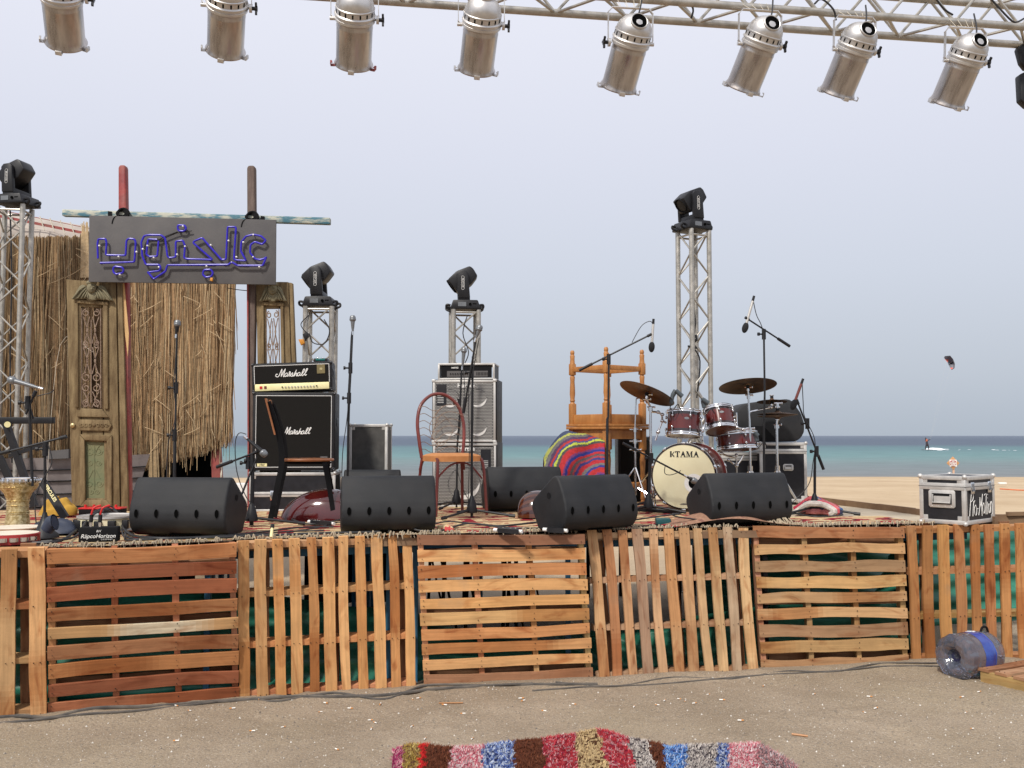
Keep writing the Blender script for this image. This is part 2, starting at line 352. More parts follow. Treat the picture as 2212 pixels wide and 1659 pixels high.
def ground_mat():
    m = bpy.data.materials.new('sand and gravel'); m.use_nodes = True; nt = m.node_tree; L = nt.links; p = nt.nodes['Principled BSDF']
    g = _n(nt, 'ShaderNodeNewGeometry'); sx = _n(nt, 'ShaderNodeSeparateXYZ'); L.new(g.outputs['Position'], sx.inputs[0])
    def noi(sc, det=4, ro=.6):
        n = _n(nt, 'ShaderNodeTexNoise'); n.inputs['Scale'].default_value = sc; n.inputs['Detail'].default_value = det; n.inputs['Roughness'].default_value = ro; L.new(g.outputs['Position'], n.inputs['Vector']); return n.outputs['Fac']
    def rng(f, a, b, c=0, d=1):
        r = _n(nt, 'ShaderNodeMapRange'); r.inputs[1].default_value = a; r.inputs[2].default_value = b; r.inputs[3].default_value = c; r.inputs[4].default_value = d; L.new(f, r.inputs[0]); return r.outputs[0]
    def mix(a, b, f, bl='MIX'):
        x = _n(nt, 'ShaderNodeMix', data_type='RGBA', blend_type=bl)
        for k, q in ((6, a), (7, b)):
            if isinstance(q, tuple): x.inputs[k].default_value = (*q, 1)
            else: L.new(q, x.inputs[k])
        L.new(f, x.inputs[0]); return x.outputs[2]
    near = mix((.265, .207, .145), (.350, .280, .205), rng(noi(1.3, 8, .7), .38, .62))
    near = mix(near, (.325, .262, .178), rng(noi(.5, 4), .5, .68, 0, .7))
    near = mix(near, (.150, .130, .108), rng(noi(62, 4, .75), .50, .68, 0, .9))       # dark grit
    near = mix(near, (.56, .50, .42), rng(noi(120, 2), .58, .70, 0, .75))          # pale grit
    near = mix(near, (.12, .10, .08), rng(noi(210, 2), .62, .70, 0, .6))
    far = mix((.44, .325, .205), (.53, .41, .27), rng(noi(.35, 6), .35, .65))
    far = mix(far, (.30, .215, .135), rng(noi(2.2, 7, .7), .56, .72, 0, .6))
    ad = _n(nt, 'ShaderNodeMath', operation='ADD'); L.new(sx.outputs['Y'], ad.inputs[0]); L.new(rng(noi(.25, 3), 0, 1, -4, 4), ad.inputs[1])
    c = mix(near, far, rng(ad.outputs[0], 9, 15))
    ad2 = _n(nt, 'ShaderNodeMath', operation='ADD'); L.new(sx.outputs['Y'], ad2.inputs[0]); L.new(rng(noi(.3, 2), 0, 1, -2, 2), ad2.inputs[1])
    wet = rng(ad2.outputs[0], 43.2, 44.6, 0, .45); c = mix(c, (.25, .2, .14), wet)
    L.new(c, p.inputs['Base Color']); p.inputs['Roughness'].default_value = .95; p.inputs['Specular IOR Level'].default_value = .15
    bu = _n(nt, 'ShaderNodeBump'); bu.inputs['Strength'].default_value = .8; bu.inputs['Distance'].default_value = .012
    am = _n(nt, 'ShaderNodeMath', operation='ADD'); L.new(noi(55, 5, .7), am.inputs[0]); L.new(rng(noi(9, 4), 0, 1, 0, 1.2), am.inputs[1]); L.new(am.outputs[0], bu.inputs['Height']); L.new(bu.outputs[0], p.inputs['Normal'])
    return m
kind(mb.build('sand', ground_mat(), angle=180), 'structure')
def sea_mat():
    m = bpy.data.materials.new('sea water'); m.use_nodes = True; nt = m.node_tree; L = nt.links; p = nt.nodes['Principled BSDF']
    g = _n(nt, 'ShaderNodeNewGeometry'); sx = _n(nt, 'ShaderNodeSeparateXYZ'); L.new(g.outputs['Position'], sx.inputs[0])
    mp = _n(nt, 'ShaderNodeMapping'); mp.inputs['Scale'].default_value = (.012, .03, 1); L.new(g.outputs['Position'], mp.inputs[0])
    n = _n(nt, 'ShaderNodeTexNoise'); n.inputs['Scale'].default_value = 1.6; n.inputs['Detail'].default_value = 5; L.new(mp.outputs[0], n.inputs['Vector'])
    dv = _n(nt, 'ShaderNodeMath', operation='DIVIDE'); dv.inputs[0].default_value = 39.7; L.new(sx.outputs['Y'], dv.inputs[1])
    r = _n(nt, 'ShaderNodeMapRange'); r.inputs[3].default_value = .88; r.inputs[4].default_value = 1.12; L.new(n.outputs['Fac'], r.inputs[0])
    ml = _n(nt, 'ShaderNodeMath', operation='MULTIPLY'); L.new(dv.outputs[0], ml.inputs[0]); L.new(r.outputs[0], ml.inputs[1])
    c = _n(nt, 'ShaderNodeValToRGB'); e = c.color_ramp.elements
    e[0].position = 0; e[0].color = (.130, .158, .205, 1); e[1].position = 1; e[1].color = (.20, .195, .165, 1)  # paler far end: hazy, softened horizon painted into the sea colour
    for q, k in ((.05, (.098, .125, .168)), (.10, (.084, .110, .152)), (.19, (.086, .114, .154)), (.25, (.100, .175, .195)), (.42, (.128, .225, .230)), (.54, (.155, .218, .222)), (.66, (.160, .195, .205)), (.84, (.175, .19, .195))):
        x = e.new(q); x.color = (*k, 1)
    L.new(ml.outputs[0], c.inputs[0])
    mp2 = _n(nt, 'ShaderNodeMapping'); mp2.inputs['Scale'].default_value = (.35, 1.6, 1); L.new(g.outputs['Position'], mp2.inputs[0])
    w = _n(nt, 'ShaderNodeTexNoise'); w.inputs['Scale'].default_value = 1.3; w.inputs['Detail'].default_value = 6; L.new(mp2.outputs[0], w.inputs['Vector'])
    r2 = _n(nt, 'ShaderNodeMapRange'); r2.inputs[1].default_value = .3; r2.inputs[2].default_value = .7; r2.inputs[3].default_value = .84; r2.inputs[4].default_value = 1.18; L.new(w.outputs['Fac'], r2.inputs[0])
    vm = _n(nt, 'ShaderNodeVectorMath', operation='SCALE'); L.new(c.outputs[0], vm.inputs[0]); L.new(r2.outputs[0], vm.inputs['Scale']); L.new(vm.outputs[0], p.inputs['Base Color'])
    p.inputs['Roughness'].default_value = .55; p.inputs['Specular IOR Level'].default_value = .08
    bu = _n(nt, 'ShaderNodeBump'); bu.inputs['Strength'].default_value = .7; bu.inputs['Distance'].default_value = .3; L.new(w.outputs['Fac'], bu.inputs['Height']); L.new(bu.outputs[0], p.inputs['Normal'])
    return m
mb = MB(); mb.add([(-6000, 38, -.26), (6000, 38, -.26), (6000, 9000, -.26), (-6000, 9000, -.26)], [[0, 1, 2, 3]])
kind(mb.build('sea', sea_mat()), 'structure')
# small stones and grit on the sand
mb = MB(); rn = random.Random(3)
for i in range(5200):
    x = rn.uniform(-4, 4.4); y = rn.uniform(3.6, 7); p = Vector((x, y, gz(x, y)))
    if (p-FRONT_A).dot(e2)-bulge((p-FRONT_A).dot(e1)) > -.1: continue
    r = rn.choice([.002, .003, .003, .004, .005, .007]); g = rn.choice([(.40, .36, .30), (.13, .11, .09), (.5, .47, .42), (.16, .13, .1), (.2, .16, .12), (.6, .57, .52)])
    vs = [p+Vector((rn.uniform(.6, 1.2)*r*math.cos(a), rn.uniform(.6, 1.2)*r*math.sin(a), 0)) for a in (0, 1.3, 2.5, 3.8, 5)]
    mb.add(vs+[p+Vector((0, 0, r*1.1))], [[k, (k+1) % 5, 5] for k in range(5)], g)
kind(mb.build('pebbles', M_['paint']), 'stuff')
# cigarette butts
rn = random.Random(11); base = None
cl = [(1175, 1530), (1240, 1520), (1000, 1540), (890, 1570), (1130, 1515), (1530, 1500), (1500, 1520), (1480, 1515), (1600, 1560), (1650, 1480), (1760, 1490), (2100, 1575), (1020, 1600), (800, 1555), (960, 1525), (380, 1605), (545, 1580), (1420, 1525), (1560, 1515)]
for i in range(46):
    if i < len(cl): px, py = cl[i]
    else: px = rn.uniform(380, 2150); py = rn.triangular(1490, 1640, 1510)-(px-1106)*.03
    q = G(px, py, 0); q.z = gz(q.x, q.y)+.004
    if base is None:
        b = MB(); b.cyl((-.020, 0, 0), (.004, 0, 0), .0042, n=7, col=(.85, .83, .78)); b.cyl((.004, 0, 0), (.020, 0, 0), .0043, n=7, col=(.62, .27, .08))
        base = b.build('cigarette_butt', M_['butt']); o = base; tag(o, 'tiny white and orange cigarette butt dropped on the grey sand', 'cigarette butt', 'cigarette butts scattered on the sand')
    else: o = base.copy(); COL.objects.link(o)
    o.location = q; o.rotation_euler = (0, 0, rn.uniform(0, 6.28)); s_ = rn.uniform(.55, .9); o.scale = (s_, s_, s_)
def gp(px, py, up=0): q = G(px, py, 0); q.z = gz(q.x, q.y)+up; return q
for (a, b_, r, lb) in (((948, 1522), (1000, 1519), .004, 'thin dry reed stalk lying on the sand left of centre'), ((1710, 1590), (1745, 1593), .006, 'short brown stick lying alone on the sand above the rug')):
    mb = MB(); mb.cyl(gp(*a, .006), gp(*b_, .006), r, n=6, col=(.42, .2, .08)); tag(mb.build('stick', M_['paint']), lb, 'stick')
# ================================================================== STAGE
st = thing('stage_platform', 'raised wooden stage deck on blue and black steel trestle legs behind the pallets', 'stage', F(2.6, 1.8, 0))
mb = MB(); ns = 24; vs = []
for i in range(ns+1):
    t = -1.7+8.25*i/ns; vs += [F(t, 0, .93), F(t, 3.45, .93), F(t, 3.45, .98), F(t, 0, .98)]
mb.add(vs, [[i*4+k, i*4+(k+1) % 4, i*4+4+(k+1) % 4, i*4+4+k] for i in range(ns) for k in range(4)]+[[0, 1, 2, 3], [ns*4+3, ns*4+2, ns*4+1, ns*4]])
mb.build('deck', M_['deckwood'], st)
for q in (.12, 1.75, 3.3):
    mb = MB()
    for i in range(16): mb.obox(F(-1.6+.5*i, q, .90), F(-1.1+.5*i, q, .90), e2, (0, 0, 1), .04, .055)
    mb.build('beam', M_['blue'], st)
for i, s in enumerate((-.6, .86, 2.02, 2.2, 3.28, 4.4, 4.75, 5.9)):
    for q in (.14, 1.75, 3.3):
        mb = MB(); mb.box(F(s, q, .435), (.036, .036, .87)); mb.build('leg', M_['blue'] if i in (1, 2, 3, 4) else M_['matte'], st)
for i, (s, q) in enumerate(((2.5, .9), (2.7, 1.0), (2.95, .8), (3.1, 1.3), (2.35, 2.2), (2.6, 2.3), (2.9, 2.2), (3.5, 2.3), (4.1, 1.9), (4.9, 1.8), (5.3, 1.5), (1.7, .9))):
    mb = MB(); mb.cyl(F(s, q, .0), F(s+.03, q, .93), .014, n=8); mb.cyl(F(s+.16, q, .0), F(s-.05, q, .93), .010, n=8); mb.build('leg', M_['matte'], st)
for a, b_ in ((-1.6, .55), (1.55, 2.35)):
    mb = MB(); mb.grid(lambda u, v: F(a+(b_-a)*u, 3.38+.05*math.sin(u*(b_-a)*14), .03+.9*v), 60, 4); mb.build('added_dark_sheet', M_['matte'], st)  # added black sheet, stands in for the darkness under the stage
mb = MB(); rn = random.Random(5)
for k in range(7):
    a = k*.5; mb.obox(F(6.57+.02*rn.random(), a, 1.0+.008*rn.random()), F(6.57, a+.5, 1.0+.01*rn.random()), (0, 0, 1), e1, .07+.012*rn.random(), .03)
mb.build('edge_board', M_['deckwood'], st)
mb = MB(); mb.obox(F(6.5, .45, .985), F(8.2, .30, .975), (0, 0, 1), e2, .085, .03); mb.obox(F(7.0, .38, 1.03), F(7.25, .37, 1.03), (0, 0, 1), e2, .03, .03); mb.build('edge_board', M_['deckwood'], st)
# ---- pallets
def board(mb, A, B, wd, nd, W, T, col, seed, wav=.004, n=30, bow=0):
    A = Vector(A); B = Vector(B); Ln = (B-A).length; vs = []; us = []
    for i in range(n+1):
        t = i/n; p = A.lerp(B, t)+wd*(bow*math.sin(t*PI)+wav*1.3*nz(t*2.2, seed, 9)*2)
        a = W/2+wav*nz(t*3.1*Ln+seed, 3.3, 1)*2; b_ = W/2+wav*nz(t*3.3*Ln+seed, 8.8, 2)*2
        k = nd*(.006*nz(t*2, seed, 4))
        vs += [p+wd*a+k, p-wd*b_+k, p-wd*b_-nd*T+k, p+wd*a-nd*T+k]; us.append(t*Ln)
    fs = []; uv = []; so = seed*3.17; cc = []
    for i in range(n):
        t = (i+.5)/n
        for k in range(4):
            if col == 'swirl':
                m = max(0, min(1, 1.6-abs(t-.58)*5.2+.35*nz(t*9, k, 3))); cc.append(tuple(a+(b_-a)*m for a, b_ in zip((.50, .29, .13), (.66, .56, .40))))
            else:
                m = max(0, min(1, (nz(t*1.9, seed*1.37, 6)-.16)*4.5)); cc.append(tuple(a*(1-m*(1-b_)) for a, b_ in zip(col, (.74, .60, .50))))
    cc += [cc[0], cc[-1]]
    for i in range(n):
        a = i*4; b_ = a+4
        for k, (j, l) in enumerate(((0, 1), (1, 2), (2, 3), (3, 0))):
            fs.append([a+j, a+l, b_+l, b_+j]); w0, w1 = [(0, W), (W, W+T), (2*W, W), (0, T)][k]
            uv.append([(us[i]+so, w0+so), (us[i]+so, w1+so), (us[i+1]+so, w1+so), (us[i+1]+so, w0+so)])
    fs += [[3, 2, 1, 0], [n*4, n*4+1, n*4+2, n*4+3]]; uv += [[(so, 0)]*4]*2
    mb.add(vs, fs, cc, 0, uv)
TAN = [(.60, .335, .150), (.64, .375, .180), (.56, .29, .12), (.62, .35, .16), (.50, .25, .105)]
RED = [(.42, .19, .085), (.30, .105, .055), (.31, .108, .055), (.40, .185, .085), (.52, .32, .15), (.37, .175, .09), (.44, .20, .085), (.27, .095, .05), (.33, .13, .07)]
PALE = [(.27, .13, .08), (.62, .36, .17), (.54, .25, .11), (.60, .34, .155), (.60, .33, .14), (.58, .36, .17), (.52, .25, .11), (.52, .28, .13), (.60, .34, .16), (.33, .17, .1)]
BEI = [(.50, .31, .17), (.42, .20, .10), (.45, .26, .145), (.34, .22, .155), (.48, .30, .18), (.54, .35, .20), (.48, .29, .16), (.50, .33, .19), (.54, .36, .20), (.42, .31, .22), (.54, .36, .20)]
OLV = [(.32, .15, .075), (.47, .29, .15), (.30, .19, .11), (.48, .30, .14), (.45, .28, .15), (.50, .31, .165), (.30, .18, .105), (.46, .29, .14), (.38, .22, .12)]
BRN = [(.44, .21, .085), (.42, .20, .08), (.50, .26, .10), (.40, .19, .085), (.46, .23, .095), (.38, .17, .075), (.44, .22, .09)]
def pallet(tl, tr, bl, br, mode, nb, ratio, cols, label, seed, stringcol=(.45, .24, .11), wav=.0024, w3=False, grp='pallets standing on edge along the stage front'):
    if w3: A, B, C_, D = tl, tr, bl, br
    else: A, B = G(*tl, 1.0), G(*tr, 1.0); C_, D = G(*bl, -.01), G(*br, -.01)
    nd = (B-A).cross(C_-A).normalized()
    if not w3 and nd.y > 0: nd = -nd
    if w3 and nd.z < 0: nd = -nd
    def Q(u, v): return A.lerp(B, u).lerp(C_.lerp(D, u), v)
    o = thing('pallet', label, 'pallet', Q(.5, 1), 0, grp); rn = random.Random(seed)
    up = (A-C_).normalized(); rt = (B-A).normalized(); H = (A-C_).length; W = (B-A).length
    mb = MB()
    for i in range(nb):
        c = cols[i % len(cols)]; k = rn.uniform(.94, 1.18); c = (c[0]*k, c[1]*k*.965, c[2]*k*.88); c = 'swirl' if (seed == 2 and i == 4) else c
        rw = ratio*rn.uniform(.86, 1.12); bw = rn.uniform(-.012, .012)
        if mode == 'h':
            t = (i+.5*ratio)/(nb-1+ratio); p = H*ratio/(nb-1+ratio)*rw/ratio
            board(mb, Q(0-rn.uniform(0, .006), t+rn.uniform(-.006, .006)), Q(1+rn.uniform(0, .006), t+rn.uniform(-.006, .006)), up, nd, p, .018, c, seed*10+i, wav, bow=bw)
        else:
            t = (i+.5*ratio)/(nb-1+ratio); p = W*ratio/(nb-1+ratio)*rw/ratio
            board(mb, Q(t+rn.uniform(-.005, .005), -rn.uniform(0, .008)), Q(t+rn.uniform(-.008, .008), 1), rt, nd, p, .018, c, seed*10+i, wav, bow=bw)
    for i in range(nb):                                   # nail heads
        t = (i+.5*ratio)/(nb-1+ratio)
        for k in (.018, .34, .665, .982):
            for j in (-.011, .013):
                if rn.random() < .15: continue
                c0 = (Q(k+rn.uniform(-.006, .006), t) if mode == 'h' else Q(t, max(.03, k)+rn.uniform(-.006, .006)))+(up if mode == 'h' else rt)*j*1.5+nd*.0065
                nf = (Vector((0, 0, 0)), )
                mb.cyl(c0-nd*.004, c0, rn.uniform(.0022, .0038), n=6, col=(.05, .03, .02))
    mb.build('slats', M_['wood'], o)
    for k, t in enumerate((.018, .34, .665, .982)):
        mb = MB(); c = tuple(x*rn.uniform(.85, 1.1) for x in stringcol); off = -nd*.0185
        if mode == 'h': board(mb, Q(t, .02)+off, Q(t, .995)+off, rt, nd, .036, .075, c, seed+k*7.7, .002)
        else: board(mb, Q(.0, max(.035, t*.995))+off, Q(1., max(.035, t*.995))+off, up, nd, .038, .075, c, seed+k*7.7, .002)
        mb.build('stringer', M_['wood'], o)
    for k, t in enumerate((.12, .5, .9)):
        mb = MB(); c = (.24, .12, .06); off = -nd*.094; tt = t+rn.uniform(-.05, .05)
        if mode == 'h': board(mb, Q(.0, tt)+off, Q(1, tt)+off, up, nd, .085, .016, c, seed+k*3.3, .003)
        else: board(mb, Q(tt, .0)+off, Q(tt, 1)+off, rt, nd, .085, .016, c, seed+k*3.3, .003)
        mb.build('back_board', M_['wood'], o)
    return o
pallet((-300, 1196), (96, 1186), (-315, 1566), (99, 1549), 'v', 7, .62, [(.58, .34, .17), (.56, .30, .13), (.54, .34, .18)], 'pallet of upright tan boards cut off by the left edge of the photo', 1)
pallet((101, 1188), (509, 1174), (106, 1546), (516, 1511), 'h', 9, .66, RED, 'reddish brown pallet of level boards with one pale swirled board', 2, (.40, .19, .09))
pallet((515, 1171), (889, 1155), (520, 1510), (901, 1489), 'v', 11, .62, TAN, 'light orange pallet of upright boards in front of the green tarpaulin below the two chairs', 3, (.58, .32, .14))
pallet((901, 1157), (1262, 1153), (916, 1484), (1280, 1465), 'h', 10, .68, PALE, 'orange pallet of level boards with a dark top board, in the middle of the row', 4, (.52, .32, .16))
pallet((1267, 1147), (1614, 1140), (1294, 1468), (1638, 1452), 'v', 11, .60, BEI, 'beige and grey pallet of upright leaning boards below the bass drum', 5, (.48, .30, .16))
pallet((1627, 1140), (1952, 1140), (1646, 1446), (1964, 1436), 'h', 9, .64, OLV, 'olive brown weathered pallet of level boards left of the flight case', 6, (.42, .25, .13), .006)
pallet((1961, 1138), (2372, 1128), (1972, 1432), (2385, 1426), 'v', 13, .60, BRN, 'dark honey pallet of upright boards under the silver flight case', 7, (.42, .22, .10))
Cc = G(2112, 1474, 0); Cc.z = .10; ea = Vector((.459, -.888, 0)); eb = Vector((.888, .459, 0))
pallet(Cc, Cc+eb*1.1, Cc+ea*1.0, Cc+eb*1.1+ea*1.0, 'h', 8, .66, [(.36, .20, .12), (.40, .24, .15)], 'pallet lying flat on the sand at the right edge beside the plastic bottle', 8, (.42, .24, .09), w3=True, grp=None)
# ---- tarpaulins behind the pallets
def tarp(s0, s1, hf, label, seed, q0=.15):
    def fn(u, v):
        s = s0+(s1-s0)*u; h = hf(u)*(1+.05*nz(s, seed, 2, 2)); z = .0+h*v
        rid = .052*math.sin(z*38+3*nz(s, seed, 5, 1.1)*2.2+s*2.5)*(.4+.6*abs(nz(s, z, seed, 2)))
        return F(s+.05*nz(s, z, seed, 3), q0+.16*v*v+rid+.07*nz(s, z*2, seed+4, 2.1)+(.12*(v-.9)*10 if v > .9 else 0), max(z, .004))
    mb = MB(); mb.grid(fn, int((s1-s0)*38), 34)
    tag(mb.build('tarpaulin', M_['tarp'], angle=70), label, 'tarpaulin')
def ip(tab): 
    def f(u):
        for (a, b_), (c, d) in zip(tab, tab[1:]):
            if u <= c: return b_+(d-b_)*(u-a)/(c-a)
        return tab[-1][1]
    return f
tarp(-1.2, 3.4, ip([(0, .85), (.27, .86), (.42, .70), (.50, .60), (.72, .44), (.84, .24), (1, .18)]), 'crumpled green plastic tarpaulin sloping down behind the left pallets', 1)
tarp(3.3, 6.0, ip([(0, .20), (.3, .27), (.5, .36), (.9, .40), (1, .8)]), 'folded green tarpaulin lying low behind the beige and olive pallets', 2)
tarp(4.75, 8.0, ip([(0, .90), (.55, .88), (1, .80)]), 'upright green tarpaulin filling the gap behind the dark honey pallet', 3, 1.15)
# ---- kilims on the deck
RD, CRM, DK, OL, PK = (.25, .018, .028), (.52, .39, .22), (.045, .022, .022), (.24, .18, .07), (.36, .13, .08)
def kil(x, y, seed):
    x = round(x/.022)*.022+.015*nz(x, y, seed, 6); b = y/.30+seed; k = math.floor(b); f = b-k; ph = (k*.37+seed) % 1
    if f < .07: return DK
    if f < .13: return CRM
    if f > .94: return PK
    per = .62 if k % 2 else .44; a = abs(((x/per+ph) % 1)-.5)*2; d = a*.9+abs(f-.53)*1.9
    st_ = round(d*7)/7
    if k % 3 == 0: return RD if st_ < .45 else (CRM if st_ < .95 else (RD if a > .75 else CRM))
    if k % 3 == 1: return CRM if st_ < .38 else (DK if st_ < .52 else (RD if st_ < .95 else CRM))
    return OL if st_ < .22 else (CRM if st_ < .62 else (RD if st_ < .78 else CRM))
def rug(s0, s1, q0, q1, z, label, seed, ang=0, fringe=None):
    def fn(u, v):
        s = s0+(s1-s0)*u; q = q0+(q1-q0)*v; s, q = s+ang*(q-q0), q-ang*(s-s0)
        return F(s, q, z+.006*nz(s, q, seed, 1.6)+.005*abs(nz(s, q, seed, 4)))
    nu = int((s1-s0)/.035); nv = int((q1-q0)/.03)
    mb = MB(); mb.grid(fn, nu, nv, lambda u, v: kil((s1-s0)*u, (q1-q0)*v, seed))
    o = mb.build('kilim_rug', M_['col'], angle=180); tag(o, label, 'rug', 'patterned red and cream rugs on the stage')
    if fringe:
        fb = MB(); rn = random.Random(seed)
        for a, b_, ln in fringe:
            s = a
            while s < b_:
                p = F(s+ang*0, q0-ang*(s-s0)+.02, z+.004); l = ln*rn.uniform(.1, .5)*(.35+1.3*abs(nz(s*2.3, seed, 3))); dx = rn.uniform(-.03, .03)
                fb.tube(spline([p, p+e1*dx*.5-e2*l*.5+Vector((0, 0, rn.uniform(.004, .03))), p+e1*dx-e2*l+Vector((0, 0, -.012+rn.uniform(-.02, .012)))], 3), [.006, .006, .006, .005, .004, .004, .002], 5)
                s += rn.uniform(.006, .026)
        XF[o.name] = Matrix.Translation(o.location); fb.build('fringe', M_['fringe'], o)
    return o
mb = MB(); mb.grid(lambda u, v: F(3.9+2.72*u, .04+3.3*v, .987+.010*abs(nz(u*3, v*3, 1, 3))), 60, 60)
tag(mb.build('floor_mat', M_['mat'], angle=180), 'plain beige mat covering the right end of the stage', 'mat')
rug(-1.65, 1.05, .0, 3.3, .995, 'red and cream patterned rug at the left end of the stage under the door', 2, .0, [(-.2, .95, .05)])
rug(1.0, 2.55, -.02, 3.2, 1.003, 'red and cream patterned rug under the metal chairs and left speakers', 5, .01, [(1.02, 2.5, .075)])
rug(2.5, 3.75, .0, 3.2, .998, 'red and cream patterned rug in the middle of the stage', 9, -.01, [(2.55, 3.7, .06)])
rug(3.7, 5.2, .0, 3.1, 1.004, 'red and cream patterned rug under the drum kit', 12, .0, [(3.72, 4.5, .05), (4.9, 5.2, .08)])
rug(4.85, 6.0, .02, .75, 1.010, 'narrow red and cream rug with a thick fringe left of the silver flight case', 15, .06, [(4.9, 6.02, .10)])
# turned up rug corner in front of the right speaker
mb = MB()
def fold(u, v):
    s = 4.02+.95*u; h = .012+.085*math.sin(min(1, u*1.15)*PI)**1.5*math.sin(PI*(.15+.75*v))+.05*u*(1-u)
    return F(s-.08*v, -.01+.36*v*(1-.45*u), 1.004+h)
mb.grid(fold, 34, 14, lambda u, v: (.30, .02, .03) if u < .04 else ((.30, .17, .115) if (u*9+v) % 1 > .12 else (.22, .11, .085)))
o = mb.build('turned_up_rug', M_['col'], angle=180); tag(o, 'brownish pink underside of a rug turned up in front of the right speaker', 'rug')
fb = MB(); rn = random.Random(9)
for i in range(48):
    u = .56+.44*i/47; p = fold(u, .85); l = rn.uniform(.05, .09)
    fb.tube(spline([p, p+Vector((rn.uniform(-.01, .03), -.03, l*.7)), p+Vector((rn.uniform(0, .06), -.07, l*.4)), p+Vector((rn.uniform(.02, .08), -.09, -.02+l*.1))], 3), .0048, 5)
XF[o.name] = Matrix.Translation(o.location); fb.build('fringe', M_['fringe'], o)
# ================================================================== TRUSS AND PAR CANS
def lattice(mb, a, b, c, d, n, r, flip=0):      # zigzag between line a-b and line c-d
    a, b, c, d = map(Vector, (a, b, c, d))
    for i in range(n):
        p0 = a.lerp(b, i/n); p1 = c.lerp(d, (i+1)/n); q0 = c.lerp(d, i/n); q1 = a.lerp(b, (i+1)/n)
        if (i+flip) % 2: mb.cyl(p0, p1, r, n=7)
        else: mb.cyl(q0, q1, r, n=7)
def box_truss(o, ends, n, r, rl, cross=()):
    # ends: four (start, end) chord lines in order round the section
    for a, b in ends:
        mb = MB(); mb.cyl(a, b, r, n=14); mb.build('chord', M_['alu'], o)
    for k in range(4):
        mb = MB(); (a, b), (c, d) = ends[k], ends[(k+1) % 4]
        lattice(mb, a, b, c, d, n, rl, k % 2)
        for t in cross: mb.cyl(Vector(a).lerp(Vector(b), t), Vector(c).lerp(Vector(d), t), rl*1.15, n=8)
        mb.build('bracing', M_['alu'], o)
ZT = 4.276
U0 = G(1405, 0, ZT); U1 = G(2212, 58, ZT); du = (U1-U0).normalized(); nu_ = Vector((-du.y, du.x, 0)); 
A0 = U0-du*4.2; A1 = U0+du*3.6; sz = .262
o = thing('lighting_truss', 'dull aluminium box truss running overhead along the top edge of the photo', 'truss', A0)
box_truss(o, [(A0, A1), (A0+nu_*sz, A1+nu_*sz), (A0+nu_*sz+Vector((0, 0, sz)), A1+nu_*sz+Vector((0, 0, sz))), (A0+Vector((0, 0, sz)), A1+Vector((0, 0, sz)))], 34, .0245, .0095)
mb = MB()
for pts in ([(1480, -5), (1497, 18), (1493, 40)], [(1760, 8), (1775, -2), (1800, 20), (1806, 44)], [(2020, -5), (2040, 20), (2058, 32)], [(2140, -3), (2180, 40), (2195, 48), (2212, 40)]):
    mb.tube(spline([P(x, y, 5.7+.03*i) for i, (x, y) in enumerate(pts)], 4), .006, 6)
mb.build('cable', M_['rubber'], o)
CANL = ['worn silver spotlight can hanging at the far left, cut off by the top edge', 'second silver spotlight can from the left, only its lower half in view',
 'silver spotlight can with rusty red clips, third from the left', 'silver spotlight can with smooth closed dome, fourth from the left', 'copper tinted spotlight can with open round hole in its dome, fifth from the left',
 'silver spotlight can with a yellow spot on its dome, third from the right', 'silver spotlight can with black wire looping into its dome, second from the right', 'silver spotlight can hanging at the right end of the row']
